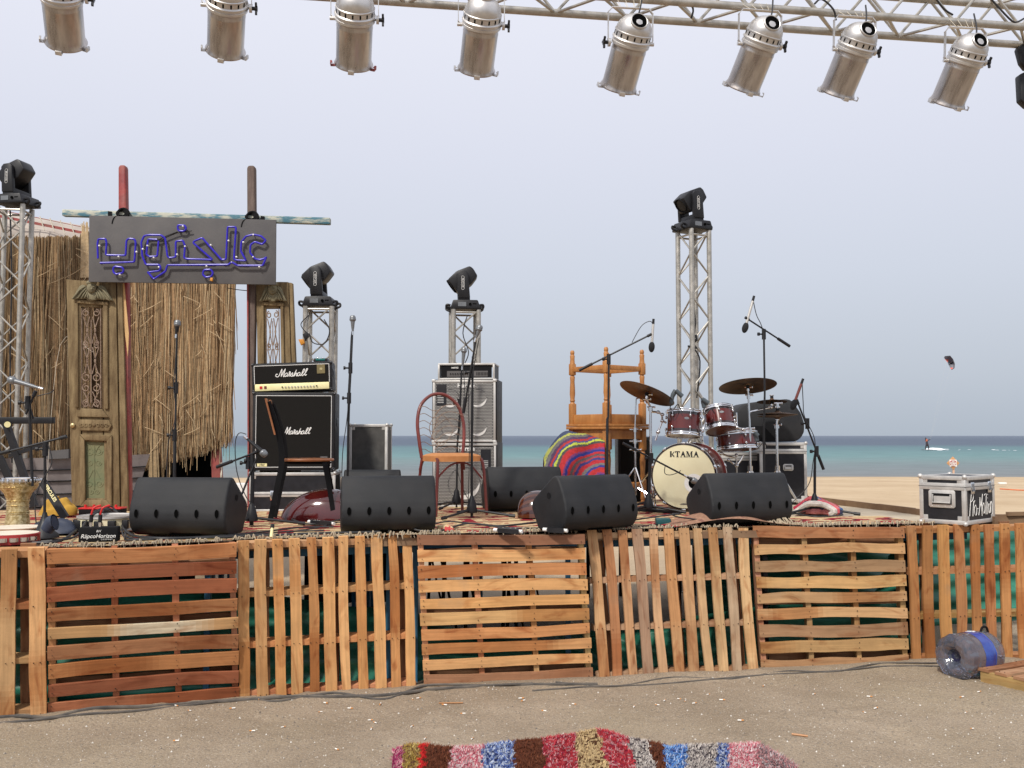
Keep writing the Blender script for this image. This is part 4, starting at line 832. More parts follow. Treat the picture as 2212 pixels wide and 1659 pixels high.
# carved doors
def door(mapx, Y, label, back):
    D_ = thing('carved_door', label, 'door', P(*mapx(200, 1100), Y), 0, 'tall carved wooden doors of the gateway')
    def pg(name, pts, y0, th, m='door', bev=.003):
        mb = MB(); mb.pp([mapx(*p) for p in pts], Y-y0, th, bev); return mb.build(name, M_[m], D_)
    L_ = lambda y: 143+(y-605)*.025; R_ = lambda y: 250+(y-605)*.018
    pg('stile', [(L_(603), 603), (174, 606), (175, 1092), (L_(1092), 1092)], 0, .045); pg('stile', [(221, 607), (R_(609), 609), (R_(1100), 1101), (226, 1099)], 0, .045)
    pg('top_rail', [(174, 606), (221, 607), (219, 664), (174, 662)], .0, .043); pg('mid_rail', [(175, 882), (221, 884), (223, 955), (178, 953)], .0, .043); pg('bottom_rail', [(181, 1076), (226, 1077), (226, 1099), (176, 1093)], 0, .043)
    pg('lower_panel', [(177, 950), (226, 952), (227, 1080), (180, 1078)], -.018, .015, 'doorgreen', 0)
    j = pg('jamb', [(253, 610), (263, 612), (277, 1105), (262, 1104)], .01, .055)
    for pts in ([(160, 646), (233, 652), (233, 660), (160, 654)], [(160, 654), (168, 655), (169, 880), (161, 880)], [(222, 659), (232, 660), (233, 884), (224, 883)], [(174, 882), (219, 884), (235, 902), (165, 900)],
                [(171, 938), (241, 940), (232, 953), (183, 951)], [(171, 938), (182, 951), (184, 1080), (172, 1094)], [(241, 940), (230, 953), (230, 1080), (241, 1094)], [(172, 1094), (184, 1080), (230, 1080), (241, 1094)], [(160, 1100), (246, 1102), (246, 1108), (160, 1106)]):
        pg('moulding', pts, .022, .024, 'door', .007)
    pg('carved_frieze', [(165, 918), (172, 906), (234, 907), (241, 919), (234, 931), (172, 930)], .020, .02, 'door', .005)
    mb = MB(); q = lambda x, y, h=.03: P(*mapx(x, y), Y-h)
    for s in (-1, 1):
        for k in range(3):
            c = 203+s*(9+k*9); mb.tube([q(c+s*(5-i*.35)*math.cos(i*.75), 918+(5-i*.35)*math.sin(i*.75), .022) for i in range(12)], .0045, 5)
    mb.ball(q(203, 918, .022), .018, (1, .5, 1), 8); mb.build('carving', M_['door'], D_)
    mb = MB()
    for s in (-1, 1):
        for (cx, cy, r) in ((9, 975, 9), (9, 1000, 7), (11, 1045, 8), (6, 1062, 6)):
            mb.tube([P(*mapx(204+s*cx+s*(r-i*.4)*math.cos(i*.6), cy+(r-i*.4)*math.sin(i*.6)), Y+.018) for i in range(14)], .004, 5)
        mb.tube([P(*mapx(204+s*k*3, 1010+k*6), Y+.018) for k in range(1, 5)], .005, 5); mb.tube([P(*mapx(204+s*(16-k*3), 960+k*k*.9), Y+.018) for k in range(0, 6)], .005, 5)
    mb.tube([P(*mapx(204, 962+k*12), Y+.018) for k in range(0, 9)], [.004+.004*(k % 2) for k in range(9)], 6); mb.build('panel_relief', M_['doorgreen'], D_)
    g = MB()
    def sc(cx, cy, r, s, a0=0, t=2.0):
        n = 16; g.tube([q(cx+s*r*(1-.62*i/n)*math.cos(a0+i/n*t*PI), cy+r*(1-.62*i/n)*math.sin(a0+i/n*t*PI), -.012) for i in range(n+1)], .0055, 5)
    for cy, r in ((676, 8), (742, 6), (748, 5), (815, 10), (838, 9), (872, 8)):
        for s in (-1, 1): sc(197+s*11, cy, r, s, -PI/2, 2.4)
    for s in (-1, 1):
        for y0, y1 in ((684, 742), (750, 808), (846, 880), (884, 884)):
            if y1 > y0: g.tube([q(197+s*17, y0, -.012), q(197+s*7, (y0+y1)/2, -.012), q(197+s*15, y1, -.012)], .005, 5); g.tube([q(197+s*3, y0, -.012), q(197+s*10, (y0+y1)/2, -.012), q(197+s*2, y1, -.012)], .005, 5)
        g.tube([q(197+s*20.5, 666, -.012), q(197+s*21, 882, -.012)], .005, 5)
    g.tube([q(197, 690, -.012), q(197, 870, -.012)], .0045, 5)
    g.build('iron_grille', M_['iron'], D_)
    if back:
        pass
    # winged head carving
    c = MB()
    hh = lambda x, y: (200/1.47559+0, 0)
    def zh(x, y, h): px, py = zH(x, y); return q(px, py, h)
    for s in (-1, 1):
        mx_ = lambda x: x if s < 0 else 960-x
        wg = [(400, 215), (365, 150), (320, 140), (275, 162), (235, 225), (195, 300), (135, 378), (200, 384), (250, 368), (300, 380), (350, 372), (420, 384), (450, 300)]
        w2_ = [(mx_(x)*(1 if s < 0 else 1), y+(24 if s > 0 else 0)*(max(0, mx_(x)-480)/300)) for x, y in wg]
        c.pp([mapx(*zH(x, y)) for x, y in (w2_ if s < 0 else w2_[::-1])], Y-.042, .03, .006)
        for (x0, y0, x1, y1, x2, y2) in ((370, 170, 280, 230, 165, 372), (385, 200, 320, 270, 255, 366), (398, 230, 350, 300, 310, 374), (410, 255, 385, 320, 365, 368), (425, 275, 415, 330, 415, 376)):
            yy = lambda x, y: y+(24 if s > 0 else 0)*(max(0, mx_(x)-480)/300)
            c.tube(spline([zh(mx_(x0), yy(x0, y0), .044), zh(mx_(x1), yy(x1, y1), .054), zh(mx_(x2), yy(x2, y2), .046)], 4), [.006]*4+[.008]*4+[.004], 6)
    c.pp([mapx(*zH(x, y)) for x, y in ((420, 250), (540, 250), (570, 300), (560, 395), (490, 402), (410, 385), (400, 300))], Y-.052, .03, .01)
    c.ball(q(198, 622, .05), .048, (.85, .75, 1.05), 12); c.ball(q(198, 611, .05), .042, (1.1, .8, .6), 10)
    c.ball(q(198, 624, .087), .009, (1, 1, 1.3), 6); c.ball(q(195, 619, .083), .007, (1.4, .6, .5), 6); c.ball(q(202, 619, .083), .007, (1.4, .6, .5), 6); c.ball(q(198, 629, .080), .007, (1.5, .6, .5), 6); c.ball(q(197, 641, .03), .05, (1, .4, .8), 8)
    c.build('cherub_carving', M_['cherub'], D_, angle=60)
    mb = MB(); mb.ball(q(157, 919, .012), .022, (1, .6, 1), 8); mb.build('door_knob', M_['brass'], D_)
    return D_
door(lambda x, y: (x, y), YG-.02, 'tall carved wooden door with green lower panel and iron grille, standing left under the sign', True)
def rmap(x, y):
    u = (x-143)/(252-143); xl = 553+(y-605)*-.0; xr = 624+(y-605)*.018
    return (xl+(xr-xl)*u, 611+(y-605)*1.0-(6*u)*(1-(y-605)/500))
door(rmap, YG+.02, 'tall carved wooden door partly hidden behind the guitar amplifier, right end of the gateway', False)
wire([(536, 628), (515, 626), (490, 622)], YG, .004, 'thin wire running from the sign to the brown post')
wire([(100, 1055+0), (130, 745), (200, 760)], 9.5, .002, 'thin pale twine stretched across the reeds left of the door', 'twine', 'string')
# ================================================================== AMPLIFIERS AND CASES
SCRIPT = [[(652, 640), (625, 640), (612, 660), (620, 685), (650, 692), (680, 665), (706, 605), (738, 535)], [(738, 535), (735, 600), (724, 650), (716, 690)], [(716, 690), (745, 640), (775, 580), (806, 535)], [(806, 535), (790, 590), (775, 640), (762, 688), (780, 690)],
 [(850, 632), (825, 622), (798, 645), (788, 675), (800, 690), (825, 678), (848, 640), (836, 672), (845, 688), (862, 675)], [(862, 675), (878, 630), (885, 598), (905, 606), (895, 640), (885, 690)], [(885, 690), (915, 655), (948, 618), (945, 650), (948, 678), (925, 690), (905, 680)],
 [(945, 690), (965, 680), (1000, 610), (1026, 560)], [(1018, 575), (995, 630), (978, 688)], [(978, 688), (1005, 640), (1030, 628), (1030, 650), (1018, 685), (1040, 680)], [(1098, 628), (1075, 618), (1050, 640), (1040, 672), (1052, 688), (1075, 675), (1098, 636), (1088, 670), (1098, 686)],
 [(1098, 686), (1125, 660), (1170, 600), (1186, 560), (1170, 556), (1145, 600), (1128, 660), (1135, 686), (1155, 675)], [(1155, 675), (1190, 640), (1232, 580), (1246, 550), (1228, 548), (1205, 600), (1188, 655), (1196, 682), (1225, 660)]]
def strokes(name, lines, M, r, m, par, cx, cy, k, sq=.5, sp=4):
    mb = MB()
    for l in lines:
        pts = spline([Vector(((x-cx)*k, (cy-y)*k, 0)) for x, y in l], sp) if len(l) > 2 else [Vector(((x-cx)*k, (cy-y)*k, 0)) for x, y in l]
        mb.tube([M@p for p in pts], r, 6)
    return mb.build(name, m, par, local=True)
def cab(name, label, loc, rz, w_, h, d, cat, ins=.028, roll=0, panel=None, logo=None, corners=True, cat2=None):
    M = Matrix.Translation(loc)@Matrix.Rotation(rz, 4, 'Z')@Matrix.Rotation(roll, 4, 'Y')
    o = thing(name, label, cat, M=M)
    mb = MB(); mb.box((0, 0, h/2), (w_, d, h), None, .016, seg=3); mb.build('cabinet', M_['tolex'], o, local=True)
    f = -d/2
    z0 = (panel or 0)+ins
    mb = MB(); mb.box((0, f-.001, (z0+h-ins)/2+.004), (w_-2*ins-.014, .006, h-z0-ins-.008)); mb.build('grille_cloth', M_['cloth'], o, local=True)
    mb = MB(); X = w_/2-ins; zb = z0; zt = h-ins
    for a, b in (((-X, zb), (-X, zt)), ((-X, zt), (X, zt)), ((X, zt), (X, zb))): mb.cyl((a[0], f-.003, a[1]), (b[0], f-.003, b[1]), .0026, n=6)
    if not panel: mb.cyl((-X, f-.003, zb), (X, f-.003, zb), .0026, n=6)
    mb.build('piping', M_['white'], o, local=True)
    if corners:
        for sx in (-1, 1):
            for z in (.0, h):
                mb = MB(); mb.box((sx*(w_/2-.014), f+.018, z+(.014 if z == 0 else -.014)), (.036, .042, .036), None, .012); mb.ball((sx*(w_/2-.006), f-.002, z+(.008 if z == 0 else -.008)), .004, n=5, mi=1); mb.build('corner_cap', [M_['black'], M_['chrome']], o, local=True)
    for sx in (-1, 1):
        mb = MB(); mb.box((sx*(w_/2+.001), 0, h*.62), (.004, .16, .075), None, .001); mb.box((sx*(w_/2+.004), 0, h*.62), (.004, .1, .04), col=(0, 0, 0)); mb.build('side_handle', M_['black'], o, local=True)
    return o
YA = 8.62
zc = P(640, 1104, YA).z
def place(px, y, Y): return Vector((P(px, 941, Y).x, Y, P(px, y, Y).z))
def flight_case(name, label, loc, rz, w_, d, h, lid=.27, latches=(), handle=None, e=.026, face='ply', mid=True, cat='flight case', rx=0):
    M = Matrix.Translation(loc)@Matrix.Rotation(rz, 4, 'Z')@Matrix.Rotation(rx, 4, 'X')
    o = thing(name, label, cat, M=M); X, Y, Z = w_/2, d/2, h
    mb = MB(); mb.box((0, 0, h/2), (w_-.008, d-.008, h-.008)); mb.build('panel', M_[face], o, local=True)
    mb = MB(); t = e/2
    for sx in (-1, 1):
        for sy in (-1, 1): mb.box((sx*(X-t+.001), sy*(Y-t+.001), Z/2), (e, e, Z-.012), None, .003)
        for z in (t, Z-t): mb.box((sx*(X-t+.0015), 0, z), (e+.001, d-.014, e+.001), None, .003)
    for sy in (-1, 1):
        for z in (t, Z-t): mb.box((0, sy*(Y-t+.0015), z), (w_-.014, e+.001, e+.001), None, .003)
    if mid:
        zl = Z*(1-lid)
        for sy in (-1, 1): mb.box((0, sy*(Y-.001), zl), (w_-.012, .008, e*1.7), None, .001)
        for sx in (-1, 1): mb.box((sx*(X-.001), 0, zl), (.008, d-.012, e*1.7), None, .001)
    mb.build('edging', M_['silver'], o, local=True)
    if mid:
        mb = MB(); mb.box((0, 0, Z*(1-lid)), (w_+.0095, d+.0095, .0022)); mb.build('lid_gap', M_['hole'], o, local=True)
    for sx in (-1, 1):
        for sy in (-1, 1):
            for z in (0, Z):
                mb = MB(); c = Vector((sx*(X-.006), sy*(Y-.006), z+(.006 if z == 0 else -.006))); mb.ball(c, e*.62, n=8)
                zz = 1 if z == 0 else -1
                mb.box(c+Vector((-sx*e*.9, sy*.002, zz*e*.9)), (e*1.9, .004, e*1.9), None, .001); mb.box(c+Vector((sx*.002, -sy*e*.9, zz*e*.9)), (.004, e*1.9, e*1.9), None, .001)
                mb.build('ball_corner', M_['silver'], o, local=True)
    for (fx, u) in latches:
        mb = MB(); zl = Z*(1-lid)
        if fx == 'f': Ml = Matrix.Translation((u*w_, -Y-.004, zl))
        else: Ml = Matrix.Translation(((X+.004)*(1 if fx == 'r' else -1), u*d, zl))@Matrix.Rotation(PI/2*(1 if fx == 'r' else -1), 4, 'Z')
        mb.box((0, 0, -.01), (.055, .006, .085), Ml, .002, mi=0); mb.box((0, -.004, -.005), (.036, .006, .055), Ml, .002, mi=1); mb.tube([Ml@Vector(p) for p in ((-.014, -.008, .0), (-.014, -.010, -.035), (.014, -.010, -.035), (.014, -.008, 0))], .003, 5, mi=0)
        mb.build('latch', [M_['chrome'], M_['grey']], o, local=True)
    if handle:
        u, v, s_ = handle; c = Vector((u*w_, -Y, v*h)); mb = MB()
        mb.prism([(-s_/2+.012, -s_*.33), (s_/2-.012, -s_*.33), (s_/2, -s_*.33+.012), (s_/2, s_*.33-.012), (s_/2-.012, s_*.33), (-s_/2+.012, s_*.33), (-s_/2, s_*.33-.012), (-s_/2, -s_*.33+.012)], Matrix.Translation(c+Vector((0, .002, 0)))@FACE, .008, .002, mi=0)
        mb.box(c+Vector((0, -.0065, 0)), (s_*.74, .003, s_*.40), mi=1); mb.box(c+Vector((0, -.0085, -.004)), (s_*.60, .003, s_*.24), mi=0)
        mb.tube([c+Vector((-s_*.33, -.010, s_*.17)), c+Vector((-s_*.33, -.018, -s_*.14)), c+Vector((s_*.33, -.018, -s_*.14)), c+Vector((s_*.33, -.010, s_*.17))], .005, 7, mi=0)
        for i in range(4):
            for j in (-1, 1): mb.ball(c+Vector((-s_*.36+i*s_*.24, -.007, j*s_*.275)), .003, n=4, mi=0)
        mb.build('handle', [M_['silver'], M_['matte'], M_['chrome']], o, local=True)
    return o
# guitar stack
o = flight_case('flight_case', 'long black flight case under the big guitar cabinet', place(641, 1103, YA), R(3), .74, .38, .345, lid=.55, latches=(('f', -.22), ('f', .26)))
g2 = place(641, 1016, YA)
g2.z += .002
c1 = cab('guitar_cabinet', 'large black guitar speaker cabinet with white script logo, on the long flight case', g2, R(4), .715, .688, .36, 'speaker cabinet', .032)
strokes('lettering', SCRIPT, Matrix.Translation((.025, -.187, .348))@FACE, .0036, M_['white'], c1, 928, 620, .00040)
mb = MB(); mb.box((-.268, -.186, .052), (.085, .004, .026)); mb.build('yellow_plate', M_['gold'], c1, local=True); text('1960', 'lettering', M_['ink'], c1, Matrix.Translation((-.272, -.1886, .052))@FACE, .024, .3)
mb = MB(); mb.box((.265, -.186, .095), (.062, .003, .062)); mb.build('badge', M_['board'], c1, local=True)
c2 = cab('guitar_amplifier', 'black guitar amplifier head with gold panel and white script logo', g2+Vector((-.022, 0, .692)), R(4), .70, .262, .27, 'amplifier', .024, R(-2.3), panel=.052)
strokes('lettering', SCRIPT, Matrix.Translation((-.0, -.142, .168))@FACE, .0040, M_['white'], c2, 928, 620, .00044)
mb = MB(); mb.box((0, -.139, .047), (.648, .012, .062), None, .007); mb.build('gold_panel', M_['gold'], c2, local=True)
mb = MB(); mb.box((-.270, -.1465, .047), (.022, .004, .024), mi=0); mb.box((-.232, -.1465, .047), (.020, .004, .024), mi=1); mb.build('switch', [M_['redplastic'], M_['redtube']], c2, local=True)
for i in range(12):
    mb = MB(); x = -.085+i*.0272; mb.cyl((x, -.145, .046), (x, -.156, .046), .0075 if 0 < i < 11 else .006, .006, 10); mb.build('knob', M_['grille'] if 0 < i < 11 else M_['matte'], c2, local=True)
mb = MB(); mb.box((.255, -.142, .195), (.07, .003, .08)); mb.build('anniversary_badge', mat('dull gold plate', (.17, .135, .055), .6), c2, local=True)
text('50', 'lettering', M_['gold'], c2, Matrix.Translation((.255, -.1442, .195))@FACE, .024)
mb = MB(); mb.box(tuple(g2+Vector((.215, 0, .692+.265+.022))), (.12, .12, .036), None, .008, mi=0); q = g2+Vector((.215, -.03, .985)); mb.box(tuple(q), (.085, .07, .022), None, .006, mi=1)
for k in (-.022, .022): mb.ball(q+Vector((k, -.03, .012)), .009, n=6, mi=2)
o = tag(mb.build('effect_pedal', [M_['black'], mat('teal plastic', (.01, .13, .12), .3), M_['chrome']]), 'small teal and black pedal lying on top of the guitar amplifier', 'pedal')
# cases behind
flight_case('flight_case', 'black panelled case with silver edges leaning behind the guitar stack beside a microphone stand', place(801, 1093, 9.2), R(-4), .365, .22, .775, mid=False, face='sheenply', cat='case')
# bass rig
YB = 9.25
M_['cone'] = mat('painted cone highlight', (.62, .60, .57), .6, var=.08)  # bright tone for the painted highlight on the speaker cones
def grille_cab(label, bx, by, rz, w_, h, d, spk, logo, tagbox, right=False):
    M = Matrix.Translation(place(bx, by, YB))@Matrix.Rotation(rz, 4, 'Z'); o = thing('bass_cabinet', label, 'speaker cabinet', M=M); f = -d/2
    mb = MB(); mb.box((0, .005, h/2), (w_+.018, d-.01, h), None, .008); mb.build('cabinet', M_['tolex'], o, local=True)
    mb = MB(); e = .022
    for sx in (-1, 1): mb.box((sx*(w_/2-e/2), f, h/2), (e, .012, h-.02), None, .003)
    for z in (.02, h-.02): mb.box((0, f, z), (w_, .0125, e), None, .003)
    mb.build('grille_frame', M_['grille'], o, local=True)
    mb = MB(); mb.box((0, f+.006, h/2), (w_-.03, .002, h-.04)); mb.build('baffle', M_['matte'], o, local=True)
    mb = MB(); st_ = .0135
    nx_ = int((w_-.044)/st_); nz_ = int((h-.06)/st_)
    for i in range(nx_):
        for j in range(nz_):
            x = -w_/2+.024+(i+.5*(j % 2))*st_; z = .034+j*st_; a = st_*.5*1.02
            for (p, q) in (((x-a, z), (x+a*.2, z+a)), ((x+a*.2, z+a), (x+a, z))): pass
            mb.add([(x-a*.9, f-.003, z-a*.1), (x, f-.003, z-a*.95), (x+a*.9, f-.003, z+a*.1), (x, f-.003, z+a*.95)], [[0, 1, 2, 3]])
    mb.build('perforated_grille', M_['grille'], o, local=True)
    for sx, sz, r in spk:
        mb = MB(); Ms = Matrix.Translation((sx*w_, f, sz*h))@Matrix.Rotation(PI/2, 4, 'X')
        mb.lathe([(r*.98, .0062), (r*1.04, .0066), (r*1.04, .0062)], Ms, 36, cap=False); mb.build('speaker_ring', M_['board'], o, local=True); 
        cr_ = MB(); vs = [];
        for i in range(25):
            a = -PI*.78+PI*.80*i/24; w2 = .45*r*math.sin(PI*i/24)**.8
            for rr in (r*.98, r*.98-w2*.62-.001): vs.append((sx*w_+rr*math.cos(a), f-.0065, sz*h+rr*math.sin(a)))
        cr_.add(vs, [[2*i, 2*i+1, 2*i+3, 2*i+2] for i in range(24)]); cr_.build('cone', M_['cone'], o, local=True)  # flat crescent: lit lower side of the cone painted as colour
    text(logo, 'lettering', M_['white'], o, Matrix.Translation((.02, f-.0125, h-.060))@FACE, .055, ext=.003, bold=.001, space=1.05)
    tb = MB(); tx, tz = tagbox; tb.box((tx*w_, f-.006, tz*h), (.095, .004, .20), mi=0)
    for k in range(5): tb.box((tx*w_-.008, f-.0085, tz*h-.01-.016*k), (.06, .002, .0035), mi=1)
    tb.build('spec_label', [M_['ply'], M_['white']], o, local=True)
    for sx in (-1, 1):
        for z in (.0, h):
            mb = MB(); mb.box((sx*(w_/2-.008), f+.002, z+(.012 if z == 0 else -.012)), (.034, .026, .026), None, .004); mb.build('corner_cap', M_['silver'], o, local=True)
    mb = MB(); mb.box((-(w_/2+.010), .02, h*.62), (.004, .14, .22), None, .001); mb.build('side_handle', M_['grey'], o, local=True)
    return o
grille_cab('silver grilled bass cabinet with four speakers, on top of its stack', 1010, 957, R(-7), .60, .60, .40, ((-.22, .70, .085), (.22, .70, .085), (-.22, .25, .085), (.22, .25, .085)), 'Hartke', (-.36, .76))
grille_cab('silver grilled bass cabinet with one big speaker, bottom of its stack', 1011, 1096, R(-7), .60, .62, .40, ((.0, .38, .15),), 'Hartke', (.34, .74), True)
lc = place(1013, 822, YB); o = thing('bass_amplifier', 'black rack bass amplifier in a silver edged case on top of the bass cabinets', 'amplifier', M=Matrix.Translation(lc)@Matrix.Rotation(R(-6), 4, 'Z'))
mb = MB(); w_, h, d = .53, .150, .36
for z in (0.006, h-.006): mb.box((0, 0, z), (w_, d, .012))
for sx in (-1, 1): mb.box((sx*(w_/2-.006), 0, h/2), (.012, d, h-.024))
mb.build('case', M_['ply'], o, local=True)
mb = MB()
for z in (0.005, h-.005): mb.box((0, -d/2, z), (w_+.008, .014, .018), None, .002)
for sx in (-1, 1): mb.box((sx*(w_/2-.003), -d/2, h/2), (.018, .015, h-.016), None, .002); mb.box((sx*(w_/2-.003), 0, h-.003), (.018, d-.02, .014), None, .002); mb.box((sx*(w_/2-.003), 0, .006), (.018, d-.02, .014), None, .002)
mb.build('edging', M_['silver'], o, local=True)
mb = MB(); mb.box((.0, -d/2+.016, h/2), (w_-.05, .02, h-.034), mi=0); mb.box((.01, -d/2+.004, h*.36), (w_-.14, .004, h*.36), mi=1)
for k in range(10): mb.cyl((-.15+k*.023, -d/2+.004, h*.36), (-.15+k*.023, -d/2-.008, h*.36), .006, n=8, mi=0)
for k in range(8): mb.box((.10+k*.014, -d/2, h*.36), (.005, .004, .03), mi=0)
mb.build('faceplate', [M_['matte'], M_['board']], o, local=True); text('HARTKE', 'lettering', M_['white'], o, Matrix.Translation((-.11, -d/2+.004, h*.74))@FACE, .018, bold=.0006)
# stage case at the right with chalk name
nl = G(1996, 1123, 1.012); nr = G(2087, 1133, 1.012); rr_ = Vector((nr.x-nl.x, nr.y-nl.y, 0)); ang = math.atan2(rr_.y, rr_.x)
ang = R(-49); w_, d, h = .345, .50, .355; fx = Vector((math.cos(ang), math.sin(ang), 0)); fy = Vector((-fx.y, fx.x, 0))
cc = nr-fx*w_/2+fy*d/2; cc.z = 1.006
pm = flight_case('flight_case', 'silver edged black flight case with a chalk written name on its side', cc, ang, w_, d, h, lid=.22, latches=(('r', -.28), ('r', .30)), handle=(0, .52, .20), e=.030)
PRO = [[(1190, 975), (1205, 850), (1228, 700), (1240, 612)], [(1240, 612), (1268, 640), (1278, 700), (1255, 750), (1215, 770)], [(1258, 980), (1270, 860), (1285, 760)], [(1272, 830), (1290, 770), (1312, 755)], [(1318, 820), (1295, 870), (1305, 960), (1335, 960), (1345, 880), (1325, 820)],
 [(1350, 880), (1378, 875)], [(1385, 975), (1410, 860), (1420, 710)], [(1420, 710), (1425, 790), (1435, 850)], [(1435, 850), (1460, 760), (1478, 665)], [(1478, 665), (1455, 850), (1460, 990)], [(1500, 800), (1475, 850), (1480, 940), (1510, 950), (1525, 870), (1505, 800)],
 [(1515, 690), (1540, 670), (1600, 685)], [(1562, 680), (1550, 830), (1545, 975)], [(1582, 790), (1572, 880), (1575, 975)], [(1590, 730), (1592, 735)], [(1615, 820), (1600, 870), (1605, 950), (1625, 955), (1640, 880), (1622, 820)], [(1652, 960), (1655, 860), (1650, 790)], [(1652, 850), (1675, 790), (1690, 830), (1688, 985)]]
xm = Matrix.Translation((w_/2+.003, 0, .135))@Matrix.Rotation(PI/2, 4, 'Z')@FACE
mb = MB()
for l in PRO:
    pts = [Vector(((x-1440)*.00078, (830-y)*.00050, 0)) for x, y in l]; pts = spline(pts, 4) if len(l) > 2 else pts
    mb.tube([xm@p for p in pts], .0023, 6)
mb.build('chalk_lettering', M_['white'], pm, local=True)
# speaker lying on a case behind the drums
flight_case('flight_case', 'tall black flight case with a drop handle behind the drum kit, under the leaning speaker', place(1681, 1081, 9.6), R(-3), .45, .42, .575, lid=.15, handle=(.10, .58, .10), e=.028)
flight_case('flight_case', 'dark case with grey edges between the snare drum and the tall case', place(1592, 1078, 9.75), R(2), .42, .4, .47, lid=.12, e=.026)
o = thing('loudspeaker', 'big black loudspeaker lying on its side on the tall case behind the drums', 'loudspeaker', place(1672, 954, 9.6))
sh = [zO(735, 300), zO(850, 190), zO(950, 170), zO(1100, 150), zO(1560, 108), zO(1640, 135), zO(1780, 330), zO(1838, 500), zO(1835, 640), zO(1780, 740), zO(1690, 792), zO(1300, 800), zO(980, 798), zO(770, 640), zO(728, 480)]
mb = MB(); mb.pp(sh, 9.42, .42, .022); mb.build('housing', M_['wedge'], o)
mb = MB(); c = P(*zO(1100, 640), 9.415); mb.pp([zO(960, 540), zO(1180, 545), zO(1400, 780), zO(1000, 785), zO(955, 700)], 9.417, .004); mb.build('grille', M_['matte'], o)
# amplifier behind the stacked tables
o = thing('speaker_cabinet', 'plain black speaker cabinet standing behind the stacked wooden tables', 'speaker cabinet', place(1367, 1092, 9.75))
mb = MB(); b0 = place(1367, 1092, 9.75); mb.box(b0+Vector((0, 0, .345)), (.335, .3, .69), None, .01); mb.build('cabinet', M_['tolex'], o)
mb = MB(); mb.box(b0+Vector((0, -.1515, .345)), (.28, .004, .63)); mb.build('grille_cloth', M_['cloth'], o)
mb = MB(); mb.grid(lambda u, v: P(1405-68*u, 955-14*v+4*math.sin(u*14), 9.9-.12*v)+Vector((0, .3*(1-v), 0)), 20, 6, lambda u, v: (.62, .13, .03) if math.sin(u*40+v*9) > -.2 else ((.05, .05, .04) if math.sin(u*90) > 0 else (.6, .55, .4)))
o = tag(mb.build('orange_cloth', M_['col']), 'orange patterned cloth behind the cabinet and the stacked tables', 'cloth')
mb = MB(); mb.grid(lambda u, v: P(1726+u*(4+18*v), 990+v*95, 9.9+.05*math.sin(v*9)), 8, 24, lambda u, v: (.62, .13, .03) if math.sin(v*30+u*9) > -.3 else ((.05, .08, .05) if math.sin(v*50) > 0 else (.6, .55, .4)))
tag(mb.build('orange_cloth', M_['col']), 'orange patterned cloth hanging behind the right edge of the tall case', 'cloth')
# ================================================================== WEDGE MONITORS
def wedge(px, y, yaw, label, w_=.64, s=1.0):
    g = G(px, y, 1.012); M = Matrix.Translation(g+Vector((0, .17*s, 0)))@Matrix.Rotation(yaw, 4, 'Z')@Matrix.Scale(s, 4)
    o = thing('floor_monitor', label, 'stage monitor', M=Matrix.Translation(g+Vector((0, .17*s, 0)))@Matrix.Rotation(yaw, 4, 'Z'), group='black wedge monitors on the stage')
    arc = [(-.095, 0), (-.155, .022), (-.190, .060), (-.205, .105), (-.205, .150), (-.192, .205), (-.165, .270), (-.128, .340), (-.105, .368), (-.078, .378), (-.048, .370), (.175, .215), (.202, .182), (.205, .14), (.13, .012), (.11, 0)]
    mb = MB(); mb.prism([(y_*s, z_*s) for y_, z_ in arc], Matrix(((0, 0, 1, -w_/2), (1, 0, 0, 0), (0, 1, 0, 0), (0, 0, 0, 1))), w_, .016, seg=3)
    mb.build('housing', M_['wedge'], o, local=True, angle=50)
    for k in range(5):
        mb = MB(); x = (-.43+.215*k)*w_*.97; z0 = .148*s
        n = Vector((0, -1, -.02)); mb.lathe([(.0125, 0), (.0155, .0035), (.0135, .0045)], Matrix.Translation((x, -.2035*s, z0))@Matrix.Diagonal((1, 1, 2.1, 1))@Matrix.Rotation(PI/2, 4, 'X'), 20, cap=False)
        mb.build('slot_rim', M_['wedge'], o, local=True)
        mb = MB(); mb.lathe([(.0001, .0032), (.0128, .0030)], Matrix.Translation((x, -.2035*s, z0))@Matrix.Diagonal((1, 1, 2.1, 1))@Matrix.Rotation(PI/2, 4, 'X'), 20, cap=False); mb.build('slot', M_['hole'], o, local=True)  # flat black disc paints the shade inside the slot
    mb = MB(); mb.box((.03*s, -.128*s, .03*s), (.20, .03, .052)); mb.build('connector_recess', M_['hole'], o, local=True)
    mb = MB(); mb.box((0, .075*s, .232*s), (w_-.06, .006, .24*s), Matrix()); mb.v = [Matrix.Translation((0, .065*s, .240*s))@Matrix.Rotation(R(40.5), 4, 'X')@Matrix.Translation((0, -.075*s, -.232*s))@v for v in mb.v]; mb.build('grille', M_['matte'], o, local=True)
    for sx in (-1, 1):
        mb = MB(); mb.lathe([(.018, 0), (.022, .004), (.0001, .002)], Matrix.Translation((sx*(w_/2-.001), -.01, .24*s))@Matrix.Rotation(PI/2*sx, 4, 'Y'), 16, cap=False); mb.build('pole_socket', M_['matte'], o, local=True)
    return o
def conn(px, y, label, col='gold'):
    q = G(px, y, 1.02); mb = MB(); mb.cyl(q, q+Vector((.0, .02, .055)), .011, .009, 8, mi=0); mb.cyl(q+Vector((0, .02, .055)), q+Vector((0, .03, .075)), .013, n=8, mi=1); tag(mb.build('cable_plug', [M_[col], M_['black']]), label, 'plug')
wedge(390, 1159, R(-5), 'black wedge monitor in front of the carved door, leftmost in the front row')
wedge(829, 1151, R(11), 'black wedge monitor in front of the glossy red instrument body, second from the left', .63)
wedge(1268, 1147, R(33), 'black wedge monitor with its left side showing, in front of the striped blanket', .63)
